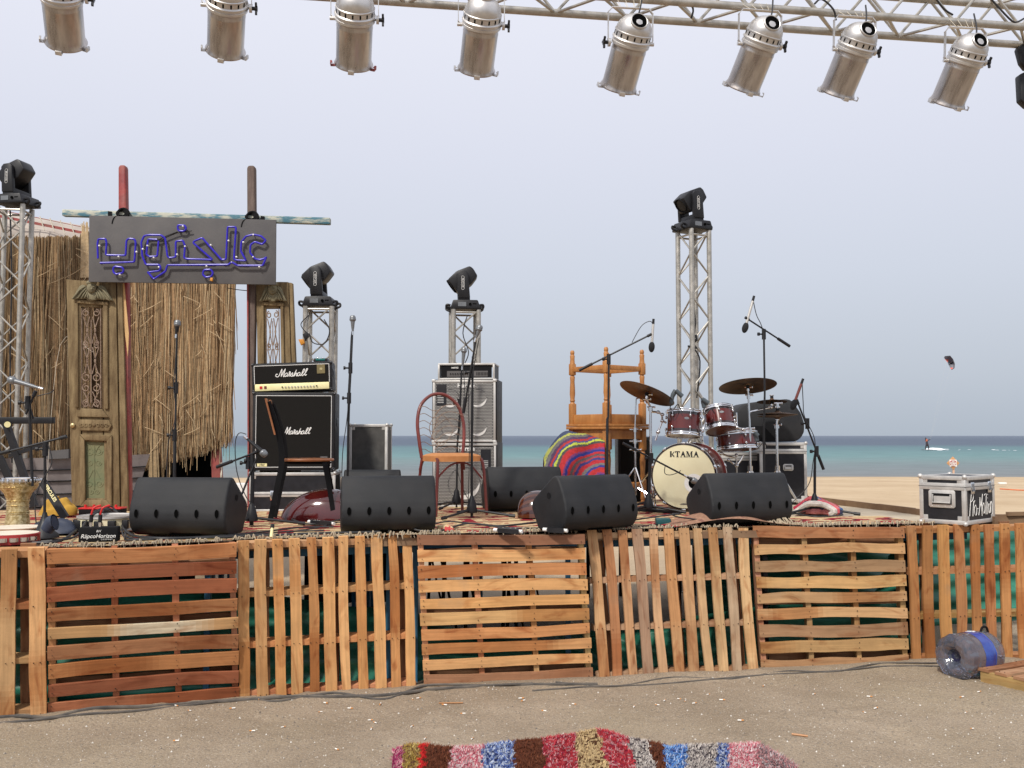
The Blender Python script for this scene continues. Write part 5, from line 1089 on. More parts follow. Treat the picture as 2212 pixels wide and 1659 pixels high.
wedge(1608, 1135, R(17), 'black wedge monitor in front of the bass drum, rightmost in the front row', .66)
wedge(1127, 1103, R(12), 'black wedge monitor set back beside the bass cabinets and the red chair', .66)
wedge(800, 1100, R(3), 'black wedge monitor mostly hidden behind the second front monitor', .50, .92)
conn(842, 1145, 'yellow cable plug under the second front monitor'); conn(586, 1160, 'yellow cable plug under the leftmost front monitor')
conn(818, 1147, 'grey cable plug beside the yellow plug under the second front monitor', 'grille')
# ================================================================== CHAIRS, TABLES, BLANKET
def chair_cafe():
    g = G(655, 1121, 1.012); M = Matrix.Translation(g)@Matrix.Rotation(R(8.5), 4, 'Z')
    o = thing('cafe_chair', 'dark metal chair with round plywood seat and two wooden back slats, seen from the side', 'chair', M=M)
    hz = .455
    mb = MB(); mb.lathe([(.0001, hz+.012), (.175, hz+.016), (.200, hz+.014), (.205, hz+.006), (.200, hz-.004), (.17, hz-.006), (.0001, hz-.006)], Matrix.Translation((.03, 0, 0)), 40); mb.build('seat', M_['seat'], o, local=True)
    for sy in (-1, 1):
        mb = MB(); pts = spline([(-.235, sy*.17, .0), (-.19, sy*.168, .24), (-.155, sy*.165, .46), (-.185, sy*.165, .68), (-.262, sy*.165, .905)], 6)
        for a, b in zip(pts, pts[1:]): mb.obox(a, b+(b-a)*.05, (0, 1, 0), (b-a).cross(Vector((0, 1, 0))), .022, .040)
        mb.build('leg', M_['matte'], o, local=True)
        mb = MB(); pts = spline([(.245, sy*.16, 0), (.205, sy*.158, .24), (.165, sy*.155, .44)], 5)
        for a, b in zip(pts, pts[1:]): mb.obox(a, b+(b-a)*.05, (0, 1, 0), (b-a).cross(Vector((0, 1, 0))), .022, .036)
        mb.build('leg', M_['matte'], o, local=True)
    mb = MB(); mb.tube([Vector((.03+.17*math.cos(a), .16*math.sin(a), hz-.018)) for a in [i*PI/12 for i in range(24)]], .011, 6, closed=True); mb.build('seat_ring', M_['matte'], o, local=True)
    for k, (y0, y1) in enumerate(((-.21, -.10), (.10, .21))):
        mb = MB(); a = Vector((-.205, (y0+y1)/2, .655)); b = Vector((-.278, (y0+y1)/2, .93)); mb.obox(a, b, (0, 1, 0), (b-a).cross(Vector((0, 1, 0))), y1-y0, .012); mb.build('back_slat', M_['seat'], o, local=True)
chair_cafe()
def chair_red():
    M = Matrix.Translation(G(972, 1113, 1.012)+Vector((0, .12, 0)))@Matrix.Rotation(R(27), 4, 'Z')
    o = thing('metal_chair', 'dark red tube chair with arched back and orange cloth seat', 'chair', M=M)
    hz = .47; w_ = .21
    mb = MB(); 
    def seat(u, v): 
        a = 2*PI*u; return Vector((.215*math.copysign(abs(math.cos(a))**.55, math.cos(a))*v, -.01+.215*math.copysign(abs(math.sin(a))**.55, math.sin(a))*v, hz+.012+.022*(1-v**6)))
    mb.grid(seat, 40, 8); mb.grid(lambda u, v: seat(u, 1)-Vector((0, 0, v*.045)), 40, 3); mb.grid(lambda u, v: seat(u, 1-v)-Vector((0, 0, .045+.02*(1-(1-v)**6))), 40, 3); mb.build('seat', M_['orange'], o, local=True, angle=180)
    hoop = spline([(-.185, .19, .46), (-.205, .20, .60), (-.212, .225, .76), (-.175, .25, .90), (-.085, .27, .985), (0, .275, 1.005), (.085, .27, .985), (.175, .25, .90), (.212, .225, .76), (.205, .20, .60), (.185, .19, .46)], 5)
    mb = MB(); mb.tube(hoop, .0145, 10); mb.build('back_hoop', M_['redtube'], o, local=True)
    for sx in (-1, 1):
        mb = MB(); mb.tube(spline([(sx*.225, -.22, 0), (sx*.212, -.21, .25), (sx*.20, -.195, .42), (sx*.19, -.15, .462), (sx*.185, -.05, .466), (sx*.185, .1, .462), (sx*.19, .165, .43), (sx*.20, .19, .36)], 4), .0125, 9); mb.build('leg', M_['redtube'], o, local=True)
        mb = MB(); mb.tube(spline([(sx*.18, .19, .47), (sx*.195, .21, .3), (sx*.205, .23, 0)], 4), .0125, 9); mb.build('leg', M_['redtube'], o, local=True)
    mb = MB()
    for k in range(7):
        z = .52+k*.06; mb.tube(spline([(-.205, .215, z), (-.15, .222, z+.015), (-.07, .23, z-.02), (0, .235, z+.02*math.sin(k*2))], 4), .0028, 5)
        mb.tube(spline([(.205, .215, z), (.12, .222, z+.03), (.03, .23, z+.02), (-.05, .235, z-.05)], 4), .0028, 5)
    mb.tube(spline([(-.09, .235, .6), (.0, .235, .82), (.12, .235, .70), (.0, .235, .56), (-.1, .235, .72), (.02, .235, .9)], 5), .003, 5)
    mb.build('back_wires', M_['iron'], o, local=True)
    mb = MB(); mb.tube(spline([(-.20, -.17, .30), (-.1, -.185, .40), (0, -.19, .43), (.1, -.185, .40), (.20, -.17, .30)], 4), .008, 7); mb.build('brace', M_['redtube'], o, local=True)
chair_red()
def turned(mb, x, y, prof, flip, H):
    mb.lathe([(r, (H-z) if flip else z) for r, z in (prof[::-1] if flip else prof)], Matrix.Translation((x, y, 0)), 14)
def wood_table(label, loc, rz, flip, S=.53, H=.735):
    o = thing('wooden_table', label, 'table', loc, rz, 'square wooden tables stacked top to top'); a = S/2-.03
    fz = lambda z: (H-z) if flip else z
    mb = MB(); mb.box((0, 0, fz(H-.012)), (S+.03, S+.03, .024), None, .004); mb.build('tabletop', M_['tablewood'], o, local=True)
    prof = [(.012, 0), (.020, .012), (.021, .03), (.017, .042), (.024, .055), (.021, .085), (.024, .12), (.026, .13)]
    mid = [(.024, .235), (.019, .245), (.025, .26), (.021, .30), (.025, .36), (.027, .42), (.021, .47), (.026, .485), (.019, .50), (.026, .515)]
    for sx in (-1, 1):
        for sy in (-1, 1):
            mb = MB(); turned(mb, sx*a, sy*a, prof, flip, H); turned(mb, sx*a, sy*a, mid, flip, H)
            mb.box((sx*a, sy*a, fz(.185)), (.052, .052, .11), None, .006); mb.box((sx*a, sy*a, fz(.615)), (.055, .055, .20), None, .005); mb.build('leg', M_['tablewood'], o, local=True)
    for k in range(4):
        Mr = Matrix.Rotation(k*PI/2, 4, 'Z'); mb = MB(); mb.box((0, -a, fz(.665)), (2*a-.05, .022, .09), Mr, .003); mb.build('apron', M_['tablewood'], o, local=True)
        mb = MB(); mb.box((0, -a, fz(.185)), (2*a-.05, .022, .045), Mr, .003); mb.build('stretcher', M_['tablewood'], o, local=True)
tz = P(1303, 1100, 8.95); tb = Vector((P(1312, 941, 9.22).x, 9.22, 1.008))
wood_table('honey coloured wooden table standing upright under another table of its kind', tb, R(38), False)
wood_table('honey coloured wooden table upside down with its turned legs in the air, on another table', tb+Vector((0, 0, .737)), R(38), True)
mb = MB(); bands = [(.0, (.06, .08, .16)), (.05, (.5, .52, .12)), (.09, (.18, .17, .16)), (.14, (.10, .05, .12)), (.19, (.5, .04, .04)), (.23, (.08, .08, .22)), (.27, (.55, .62, .08)), (.31, (.09, .08, .08)), (.36, (.5, .03, .035)), (.47, (.22, .05, .18)), (.51, (.03, .04, .25)), (.57, (.5, .03, .035)), (.62, (.12, .1, .11)), (.67, (.42, .06, .07)), (.71, (.05, .05, .22)), (.76, (.5, .03, .04)), (.84, (.2, .18, .17)), (.90, (.04, .05, .28)), (.95, (.45, .03, .04))]
def mound(u, v):
    px = 1176+130*u; top = 937+62*(1-min(1, u*2.3))**2.2*.9+3*math.sin(u*12)-4; y = top+(1108-top)*v
    q = P(px, y, 8.9-.22*math.sin(min(1, v*1.6)*PI/2)+.05*math.sin(u*8+v*5)); q.y += .25*max(0, .12-v)*8; return q
def mcol(u, v):
    px = 1176+130*u; top = 937+62*(1-min(1, u*2.3))**2.2*.9-4; y = top+(1108-top)*v
    dx = max(0, (1322-px)/148); dy = max(0, (1062-y)/128); r = (dx**3.4+dy**3.4)**(1/3.4)
    t = .05+(1.02-r)*1.45+.02*nz(u*9, v*9, 3)+.012*nz(u*40, v*40, 3)
    t = max(0, t); t = t if t < .95 else .36+((t-.36) % .59); c = bands[0][1]
    for a, b in bands:
        if t >= a: c = b
    return tuple(x*.70+.012 for x in c)
mb.grid(mound, 70, 110, mcol); mb.grid(lambda u, v: mound(u, 0)+Vector((0, .3*v, -.35*v*v)), 40, 6, lambda u, v: (.3, .04, .05))
o = tag(mb.build('striped_blanket', M_['col'], angle=180), 'colourful striped blanket draped over a mound beside the wooden tables', 'blanket')
# glossy instrument bodies
o = thing('lute_body', 'glossy dark red rounded instrument body lying behind the second front monitor', 'instrument', G(690, 1122, 1.0))
mb = MB(); g = G(708, 1121, 1.01)
vs = []; mb.grid(lambda u, v: g+Vector((-.36*math.cos(u*PI)*(1 if u > .5 else 1.0), .17*math.cos(v*PI)*math.sin(u*PI)**.7, .235*math.sin(v*PI)*math.sin(u*PI)**.75*(.62+.38*math.sin(u*PI)))), 40, 24)
mb.build('body', mat('glossy dark cherry lacquer', (.05, .005, .006), .1, c2=(.085, .010, .010), scale=5, coat=1, rvar=.03), o, angle=180)
o = thing('ribbed_instrument_body', 'glossy brown ribbed instrument body peeking out left of the turned monitor', 'instrument', G(1150, 1117, 1.0))
mb = MB(); g = G(1163, 1116, 1.01); mb.grid(lambda u, v: g+Vector((-.17*math.cos(u*PI), .15*math.cos(v*PI)*math.sin(u*PI)**.6, .21*math.sin(v*PI)*math.sin(u*PI)**.6)), 30, 20, lambda u, v: (.10, .03, .012) if int(v*20) % 2 else (.045, .012, .008)); mb.build('body', mat('striped varnish', attr=True, rough=.15, coat=.8), o, angle=180)
# ================================================================== MICROPHONE STANDS
def mic_stand(label, poles, Y, booms=(), base='tripod', foot=None, clutch=(), group='black microphone stands on the stage', rot=.3, spread=.30, cable=None, chrome=False):
    fx, fy = foot or poles[0][-1]; g = G(fx, fy, 1.012) if foot else P(fx, fy, Y)
    g = Vector((P(fx, fy, Y).x, Y, 1.010)); o = thing('microphone_stand', label, 'microphone stand', g, 0, group)
    for pl in poles:
        pts = [P(x, y, Y) for x, y, *_ in pl[:-1]]
        if len(pl[0]) == 2: rad = [.0095]*len(pts)
        else: rad = [q[2] for q in pl[:-1]]
        lst = P(pl[-1][0], pl[-1][1], Y); lst.z = max(lst.z, 1.012) if foot is None else lst.z
        mb = MB(); mb.tube(pts+[lst], rad+[rad[-1]], 9); mb.build('pole', M_['black'], o)
    for b in booms:
        A = P(b[0][0], b[0][1], Y+b[0][2]); B = P(b[1][0], b[1][1], Y+b[1][2]); mb = MB(); mb.cyl(A, B, .0075, n=8)
        d = (B-A).normalized(); cw = b[2] if len(b) > 2 else 0
        if cw: mb.cyl(A, A+d*.13, .013, n=10)
        mb.build('boom', M_['black'], o)
        mb = MB(); mb.cyl(B-d*.03, B+d*.012, .0125, n=10); mb.build('mic_clip', M_['black'], o)
    for (x, y) in clutch:
        c = P(x, y, Y); mb = MB(); mb.cyl(c+Vector((0, 0, -.045)), c+Vector((0, 0, .045)), .0175, n=10); mb.cyl(c, c+Vector((-.045, -.01, 0)), .007, n=8); mb.cyl(c+Vector((-.04, -.01, 0)), c+Vector((-.056, -.012, 0)), .015, n=10); mb.build('clutch', M_['black'], o)
    if base == 'tripod':
        mb = MB(); mb.lathe([(.012, .17), (.020, .15), (.034, .10), (.046, .05), (.044, .035), (.018, .03)], Matrix.Translation(g), 16); mb.build('base_hub', M_['black'], o)
        for k in range(3):
            a = rot+2*PI*k/3; d = Vector((math.cos(a), math.sin(a), 0)); mb = MB(); mb.cyl(g+Vector((0, 0, .055))+d*.03, g+Vector((0, 0, .014))+d*spread, .0095, n=8); mb.cyl(g+Vector((0, 0, .016))+d*(spread-.03), g+Vector((0, 0, .012))+d*(spread+.02), .0135, n=8); mb.build('leg', M_['black'], o)
    elif base == 'round':
        mb = MB(); mb.lathe([(.012, .16), (.02, .13), (.05, .05), (.085, .02), (.09, .0), (.0, 0)], Matrix.Translation(g), 20); mb.build('base', M_['black'], o)
    if cable:
        mb = MB(); mb.tube(spline([P(x, y, Y+(q[0] if q else -.02)) for x, y, *q in cable], 5), .0036, 6); mb.build('cable', M_['rubber'], o)
    return o
def mic(label, tail, head, Y, kd='ball', dY=0, body='black', g=None):
    T = P(*tail, Y+dY); H = P(*head, Y); o = thing('microphone', label, 'microphone', T); d = (H-T).normalized(); Ln = (H-T).length
    x, y = frame(d); M = Matrix((x, y, d)).transposed().to_4x4(); M.translation = T
    mb = MB()
    if kd == 'ball':
        mb.lathe([(.0, 0), (.009, 0), (.0095, .015), (.012, Ln*.2), (.018, Ln-.055), (.0185, Ln-.05)], M, 16); mb.build('body', M_['grey' if body == 'grey' else 'black'], o)
        mb = MB(); mb.lathe([(.018, Ln-.052), (.024, Ln-.046), (.0262, Ln-.03), (.024, Ln-.012), (.016, Ln-.002), (.0, Ln)], M, 18); mb.lathe([(.0235, Ln-.046), (.0275, Ln-.040), (.0275, Ln-.034), (.0255, Ln-.03)], M, 18); mb.build('grille', M_['grey'], o)
        mb = MB(); mb.lathe([(.0098, -.03), (.0102, 0), (.0, 0)], M, 12); mb.build('connector', M_['chrome'], o)
    else:
        mb.lathe([(.0, 0), (.0105, 0), (.0115, .01), (.0115, Ln-.07), (.0, Ln-.07)], M, 14); mb.build('body', M_['grille'] if body == 'silver' else M_['redtube'], o)
        mb = MB(); mb.lathe([(.0105, -.045), (.0115, .0), (0, 0)], M, 12); mb.build('connector', M_['black'], o)
        mb = MB(); mb.ball(H-d*.042, .027, (1, 1, 1.75), 12, M=Matrix((x, y, d)).transposed().to_4x4()); mb.build('foam_windscreen', M_['foam'], o)
    return o
mic_stand('straight microphone stand in front of the reeds, behind the leftmost front monitor', [[(382, 722, .008), (381, 800, .008), (379, 925, .009), (378, 927, .012), (377, 1012, .013), (377, 1090)]], 7.6, clutch=((377, 940), (380, 838)), rot=.2, cable=[(381, 735), (378, 800), (375, 830), (379, 900), (363, 960), (360, 1040)])
mic('microphone with cream ring on the straight stand in front of the reeds', (381, 722), (384, 691), 7.6)
mic_stand('straight microphone stand between the guitar stack and the leaning case', [[(761, 716, .008), (760, 730, .011), (757, 795, .012), (754, 850, .012), (752, 935, .010), (750, 1095)]], 8.0, clutch=((757, 795), (754, 860)), rot=.9, cable=[(760, 730), (758, 790), (750, 900), (740, 980), (738, 1080)])
mic('silver ball microphone on the straight stand right of the guitar amplifier', (762, 716), (762, 681), 8.0, body='grey')
mic_stand('boom microphone stand standing nearest the camera side in front of the red chair', [[(1021, 770, .008), (1020, 900, .011), (1019, 960, .011), (1019, 1124)]], 7.75, booms=(((1001, 893, 0), (1031, 716, -.05), 1),), clutch=((1019, 805),), rot=-.15, spread=.33, cable=[(1035, 730), (1024, 790), (1012, 850), (1014, 960), (1011, 1105)])
mic('silver ball microphone on top of the boom stand in front of the red chair', (1028, 731), (1038, 702), 7.7, body='grey')
mic_stand('slim microphone stand directly in front of the silver bass cabinets', [[(997, 800, .008), (993, 900, .010), (988, 960, .009), (986, 1100)]], 8.75, clutch=((992, 872),), rot=.1, cable=[(1000, 790), (1003, 850), (990, 950), (985, 1000), (1002, 1060), (1020, 1090)])
mic('thin grey microphone on the slim stand in front of the bass cabinets', (999, 792), (1003, 750), 8.75, body='grey')
mic_stand('boom stand reaching over the left cymbal in front of the stacked tables', [[(1315, 776, .0085), (1314, 900, .0085), (1312, 905, .012), (1311, 1085)]], 8.35, booms=(((1251, 800, .05), (1405, 723, -.05), 1),), clutch=((1315, 776),), rot=.5, cable=[(1365, 740), (1385, 705), (1403, 694), (1411, 700)])
mic('silver pencil microphone with black foam hanging over the left cymbal', (1411, 700), (1407, 760), 8.3, 'pencil', body='silver')
mic_stand('tall boom stand right of the drum kit with its boom pointing up left', [[(1650, 718, .0085), (1652, 850, .0085), (1650, 930, .010), (1651, 1095)]], 8.25, booms=(((1706, 748, .05), (1612, 687, -.05), 1),), clutch=((1650, 722),), rot=.8, cable=[(1627, 648), (1634, 680), (1648, 716), (1652, 800)])
mic('silver pencil microphone with black foam hanging over the right cymbal', (1626, 650), (1607, 718), 8.2, 'pencil', body='silver')
mic_stand('low boom stand at the right side of the drum kit beside the coloured cloth', [[(1761, 972, .0085), (1760, 1020, .0115), (1760, 1103)]], 8.05, booms=(((1779, 1014, .03), (1722, 866, -.05), 1),), clutch=((1764, 975), (1744, 915)), rot=-.5, spread=.34, cable=[(1733, 828), (1735, 870), (1738, 900), (1760, 950), (1756, 1000), (1745, 1050), (1700, 1095)])
mic('copper pencil microphone with black foam at the right side of the drum kit', (1731, 829), (1711, 884), 8.0, 'pencil', body='red')
mic_stand('low boom stand whose boom crosses the front of the bass drum', [[(1404, 985, .013), (1403, 1040, .013), (1401, 1096)]], 8.2, booms=(((1345, 957, .0), (1495, 1036, -.02), 1),), clutch=((1407, 990),), rot=-.4, cable=[(1437, 1005), (1436, 1022), (1448, 1026), (1466, 1020), (1470, 1016)])
mic('small black microphone pointing into the round port of the bass drum', (1484, 1030), (1506, 1042), 8.15)
mic_stand('short boom stand beside the leftmost front monitor, before the guitar stack', [[(546, 1005, .012), (545, 1060, .015), (543, 1150)]], 7.0, booms=(((468, 1009, .05), (556, 976, -.02), 1), ((556, 985, 0), (506, 1108, -.05))), clutch=((545, 995), (536, 1000)), rot=.15, spread=.36, cable=[(532, 938), (516, 936), (508, 960), (512, 1020), (530, 1070), (545, 1090)])
mic('black ball microphone on the short boom stand, pointing at the guitar cabinet', (534, 948), (576, 985), 6.95)
mic_stand('microphone stand at the left edge in front of the truss tower', [[(72, 905, .0085), (64, 870, .0085), (66, 960, .010), (70, 1050)]], 6.5, booms=(((56, 895, 0), (76, 848, 0)),), clutch=((60, 870),), base='none', cable=[(116, 842), (110, 848), (95, 852), (80, 856)])
mic('grey ball microphone lying level at the left edge of the photo', (84, 838), (17, 819), 6.4, body='grey')
mic_stand('low microphone stand with cone foot beside the brass goblet drum', [[(97, 972, .008), (97, 1050, .009), (96, 1140)]], 6.2, booms=(((-20, 985, .0), (140, 944, .0), 1),), clutch=((98, 970),), rot=1.2, base='round', cable=[(104, 960), (112, 1000), (90, 1040), (76, 1080), (78, 1130)])
o = thing('keyboard_stand', 'black crossed keyboard stand with yellow lettered foot at the left edge', 'stand', G(40, 1120, 1.01))
YK = 7.15
mb = MB(); mb.pp([(-60, 901), (113, 901), (113, 915), (-60, 916)], YK, .05, .003); mb.build('support_bar', M_['black'], o)
for a, b, nm in (((12, 912), (75, 1095), 'leg'), ((-30, 925), (55, 1110), 'leg'), ((60, 1100), (20, 1128), 'leg')):
    mb = MB(); mb.obox(P(*a, YK), P(*b, YK), (0, 1, 0), Vector((1, 0, .35)), .04, .045); mb.build(nm, M_['black'], o)
mb = MB(); mb.obox(P(92, 1040, YK-.2), P(141, 1118, YK-.3), (0, 1, 0), Vector((1, 0, .6)), .03, .050, mi=0); f = mb.build('foot_tube', M_['black'], o)
a = P(97, 1044, YK-.219); b = P(121, 1083, YK-.267); dd = (b-a).normalized(); up_ = Vector((dd.z, 0, -dd.x))*-1
Mt = Matrix(((dd.x, up_.x, 0, 0), (dd.y, up_.y, -1, 0), (dd.z, up_.z, 0, 0), (0, 0, 0, 1))); Mt.translation = (a+b)/2+Vector((.0, -.006, 0))
text('HERCULES', 'lettering', M_['gold'], o, Mt, .036, local=False, bold=.001)
mb = MB(); mb.cyl(P(16, 917, YK-.03), P(16, 917, YK-.05), .022, n=14); mb.build('hinge_badge', M_['gold'], o)
mb = MB(); mb.obox(P(20, 985, YK), P(95, 960, YK), (0, 1, 0), (0, 0, 1), .03, .03); mb.cyl(P(18, 1050, YK+.1), P(70, 1060, YK+.1), .012, n=8); mb.build('arm', M_['black'], o)
# ================================================================== DRUM KIT
def hoop(mb, M, r, h, n=40): mb.lathe([(r-.004, 0), (r+.004, 0), (r+.005, h*.3), (r+.002, h*.5), (r+.005, h*.8), (r+.003, h), (r-.004, h)], M, n, cap=False)
def drum(label, c, ax, r, h, cat='drum', lugs=8, mic_=None, badge=True):
    ax = ax.normalized(); x, y = frame(ax); M = Matrix((x, y, ax)).transposed().to_4x4(); M.translation = c
    o = thing('tom_drum' if h > .16 else 'snare_drum', label, cat, M=M, group='dark red drums of the kit')
    z0 = -h/2
    for k, (a, b, m) in enumerate(((z0, z0+h*.22, 'darkdrum'), (z0+h*.22, z0+h*.80, 'drum'), (z0+h*.80, z0+h, 'darkdrum'))):
        mb = MB(); mb.lathe([(r, a), (r, b)], None, 44, cap=False); mb.build('shell_band', M_[m], o, local=True)
    for z in (z0-.008, z0+h-.022):
        mb = MB(); hoop(mb, Matrix.Translation((0, 0, z)), r+.006, .03); mb.build('hoop', M_['chrome'], o, local=True)
    mb = MB(); mb.lathe([(.0001, z0+h+.001), (r+.002, z0+h+.001)], None, 40, cap=False); mb.build('top_head', M_['cream'], o, local=True)
    mb = MB(); mb.lathe([(r+.002, z0-.001), (.0001, z0-.001)], None, 40, cap=False); mb.build('bottom_head', mat('brown resonant head', (.12, .045, .03), .25, c2=(.17, .08, .06)), o, local=True)
    for k in range(lugs):
        a = 2*PI*k/lugs+.2; d = Vector((math.cos(a), math.sin(a), 0)); mb = MB()
        for zz, s in ((z0+h*.26, -1), (z0+h*.74, 1)): mb.ball(d*(r+.012)+Vector((0, 0, zz)), .0105, (1, 1, 1.5), 7); mb.cyl(d*(r+.014)+Vector((0, 0, zz)), d*(r+.012)+Vector((0, 0, z0+h+.004 if s > 0 else z0-.004)), .0035, n=6); mb.box(d*(r+.012)+Vector((0, 0, z0+h-.004 if s > 0 else z0+.004)), (.016, .016, .014), None, .003)
        mb.build('lug', M_['chrome'], o, local=True)
    if badge:
        a = math.atan2(*(M.to_3x3().inverted()@Vector((0, -1, 0))).yx); Mb = Matrix.Rotation(a, 4, 'Z')@Matrix.Translation((r+.001, 0, h*.12))@Matrix.Rotation(PI/2, 4, 'Y')@Matrix.Diagonal((.5, 1, 1, 1)); mb = MB(); mb.lathe([(.020, 0), (.022, .001), (.0, .0015)], Mb, 16, cap=False); mb.build('badge', M_['grey'], o, local=True)
    return o
YD = 8.75
def kz(x, y, Y): return P(*zK(x, y), Y)
# bass drum
fc = kz(775, 1066, 8.42); yaw = R(24); axb = Vector((math.sin(yaw), math.cos(yaw), 0)); rb = .286
fc.z = 1.012+rb+.006
xb_ = Vector((math.cos(yaw), -math.sin(yaw), 0)); Mb = Matrix((xb_, Vector((0, 0, 1)).cross(axb)*0+Vector((0, 0, 1)), axb)).transposed(); 
Mb = Matrix(((xb_.x, 0, axb.x, fc.x), (xb_.y, 0, axb.y, fc.y), (0, 1, 0, fc.z), (0, 0, 0, 1)))
o = thing('bass_drum', 'bass drum with cream front head, black lettering and dark red shell', 'drum', M=Mb, group='dark red drums of the kit')
mb = MB(); mb.lathe([(rb-.012, .03), (rb-.012, .42)], None, 60, cap=False); mb.build('shell', mat('satin brown red lacquer', (.085, .025, .018), .3, c2=(.13, .045, .03), coat=.5), o, local=True)
for z in (0, .40):
    mb = MB(); mb.lathe([(rb-.012, z+.002), (rb-.010, z-.004), (rb+.004, z-.004), (rb+.006, z+.004), (rb+.006, z+.034), (rb+.002, z+.04), (rb-.014, z+.04)], None, 60, cap=False); mb.build('hoop', M_['darkdrum'] if z == 0 else M_['drum'], o, local=True)
    mb = MB(); mb.lathe([(rb+.0065, z+.008), (rb+.0085, z+.010), (rb+.0085, z+.016), (rb+.0065, z+.018)], None, 60, cap=False); mb.build('inlay', M_['grille'], o, local=True)
mb = MB(); mb.lathe([(.062, -.0005), (rb-.010, .000)], Matrix(), 60, cap=False); 
pc = Vector((.090, -.058, 0)); n = 72; vs = []; fs = []
mb = MB()
for k in range(n):
    a = 2*PI*k/n; vs.append((pc.x+.062*math.cos(a), pc.y+.062*math.sin(a), -.001))
for k in range(n): a = 2*PI*k/n; vs.append(((rb-.011)*math.cos(a), (rb-.011)*math.sin(a), -.001))
mb.add(vs, [[k, (k+1) % n, n+(k+1) % n, n+k] for k in range(n)]); mb.build('front_head', M_['cream'], o, local=True)
mb = MB(); mb.lathe([(.084, -.003), (.056, -.002), (.048, -.0015), (.048, .03)], Matrix.Translation(pc), 40, cap=False); mb.build('port_ring', M_['white'], o, local=True)
mb = MB(); mb.lathe([(.049, .004), (.0001, .03)], Matrix.Translation(pc), 24, cap=False); mb.build('port', M_['hole'], o, local=True)
for k in range(10):
    a = 2*PI*k/10+.31; d = Vector((math.cos(a), math.sin(a), 0)); tx_ = Matrix.Rotation(a, 4, 'Z')
    mb = MB(); mb.box((rb+.004, 0, .012), (.020, .036, .040), tx_, .005); mb.cyl(tx_@Vector((rb+.012, 0, .01)), tx_@Vector((rb+.010, 0, .13)), .004, n=6); mb.box((rb+.003, 0, .14), (.022, .026, .04), tx_, .005); mb.box((rb+.004, 0, .42), (.020, .034, .036), tx_, .005); mb.build('claw_hook', M_['chrome'], o, local=True)
LET = {'T': [[(0, 1), (1, 1), (1, .72), (.9, .72), (.82, .88), (.64, .88), (.64, .1), (.76, .07), (.76, 0), (.24, 0), (.24, .07), (.36, .1), (.36, .88), (.18, .88), (.1, .72), (0, .72)]],
 'A': [[(-.05, 0), (.32, 0), (.32, .07), (.22, .1), (.30, .30), (.72, .30), (.80, .1), (.68, .07), (.68, 0), (1.15, 0), (1.15, .07), (1.05, .1), (.66, 1), (.50, 1), (.08, .1), (-.05, .07)]],
 'M': [[(0, 0), (.36, 0), (.36, .07), (.25, .1), (.25, .72), (.55, 0), (.68, 0), (1.0, .75), (1.0, .1), (.88, .07), (.88, 0), (1.38, 0), (1.38, .07), (1.26, .1), (1.26, .9), (1.38, .93), (1.38, 1), (1.02, 1), (.70, .30), (.42, 1), (.0, 1), (.0, .93), (.12, .9), (.12, .1), (0, .07)]]}
mb = MB(); xo = -.073; sc = .052; yb = .050
for ch in 'TAMA':
    for poly in LET[ch]: mb.prism([((xo+x*sc*.82), .118+yb+y*sc) for x, y in poly], Matrix.Translation((0, 0, -.003)), .0015)
    xo += sc*{'T': .90, 'A': .98, 'M': 1.22}[ch]
mb.prism([(-.118, .118), (-.104, .118), (-.104, .170), (-.118, .170)], Matrix.Translation((0, yb, -.003)), .0015); mb.prism([(-.102, .143), (-.080, .170), (-.080, .160), (-.095, .143), (-.080, .128), (-.080, .118), (-.086, .118), (-.102, .138)], Matrix.Translation((0, yb, -.003)), .0015)
mb.build('lettering', M_['ink'], o, local=True)
mb = MB(); mb.prism([(-.02, -.235), (.0, -.232), (.02, -.235), (.038, -.244), (-.038, -.244)], Matrix.Translation((0, 0, -.003)), .0015); mb.build('head_mark', M_['board'], o, local=True)
for s in (-1, 1):
    mb = MB(); mb.cyl((s*.24, -.12, .12), (s*.36, -rb-.004, .02), .008, n=8); mb.ball((s*.36, -rb-.002, .02), .013, n=6); mb.build('spur', M_['chrome'], o, local=True)
dv = lambda tx, ty: Vector((tx, ty, 1))
t1 = drum('dark red rack tom with chrome rims, left one above the bass drum', kz(775, 508, 8.8), dv(.06, .14), .148, .225, lugs=6)
t2 = drum('smaller dark red rack tom tilted to show its underside, right one above the bass drum', kz(1163, 470, 8.85), dv(-.06, .40), .134, .205, lugs=6)
t3 = drum('dark red snare drum right of the bass drum, behind a chrome pole', kz(1350, 700, 9.0), dv(-.05, .13), .182, .150, lugs=8, badge=False)
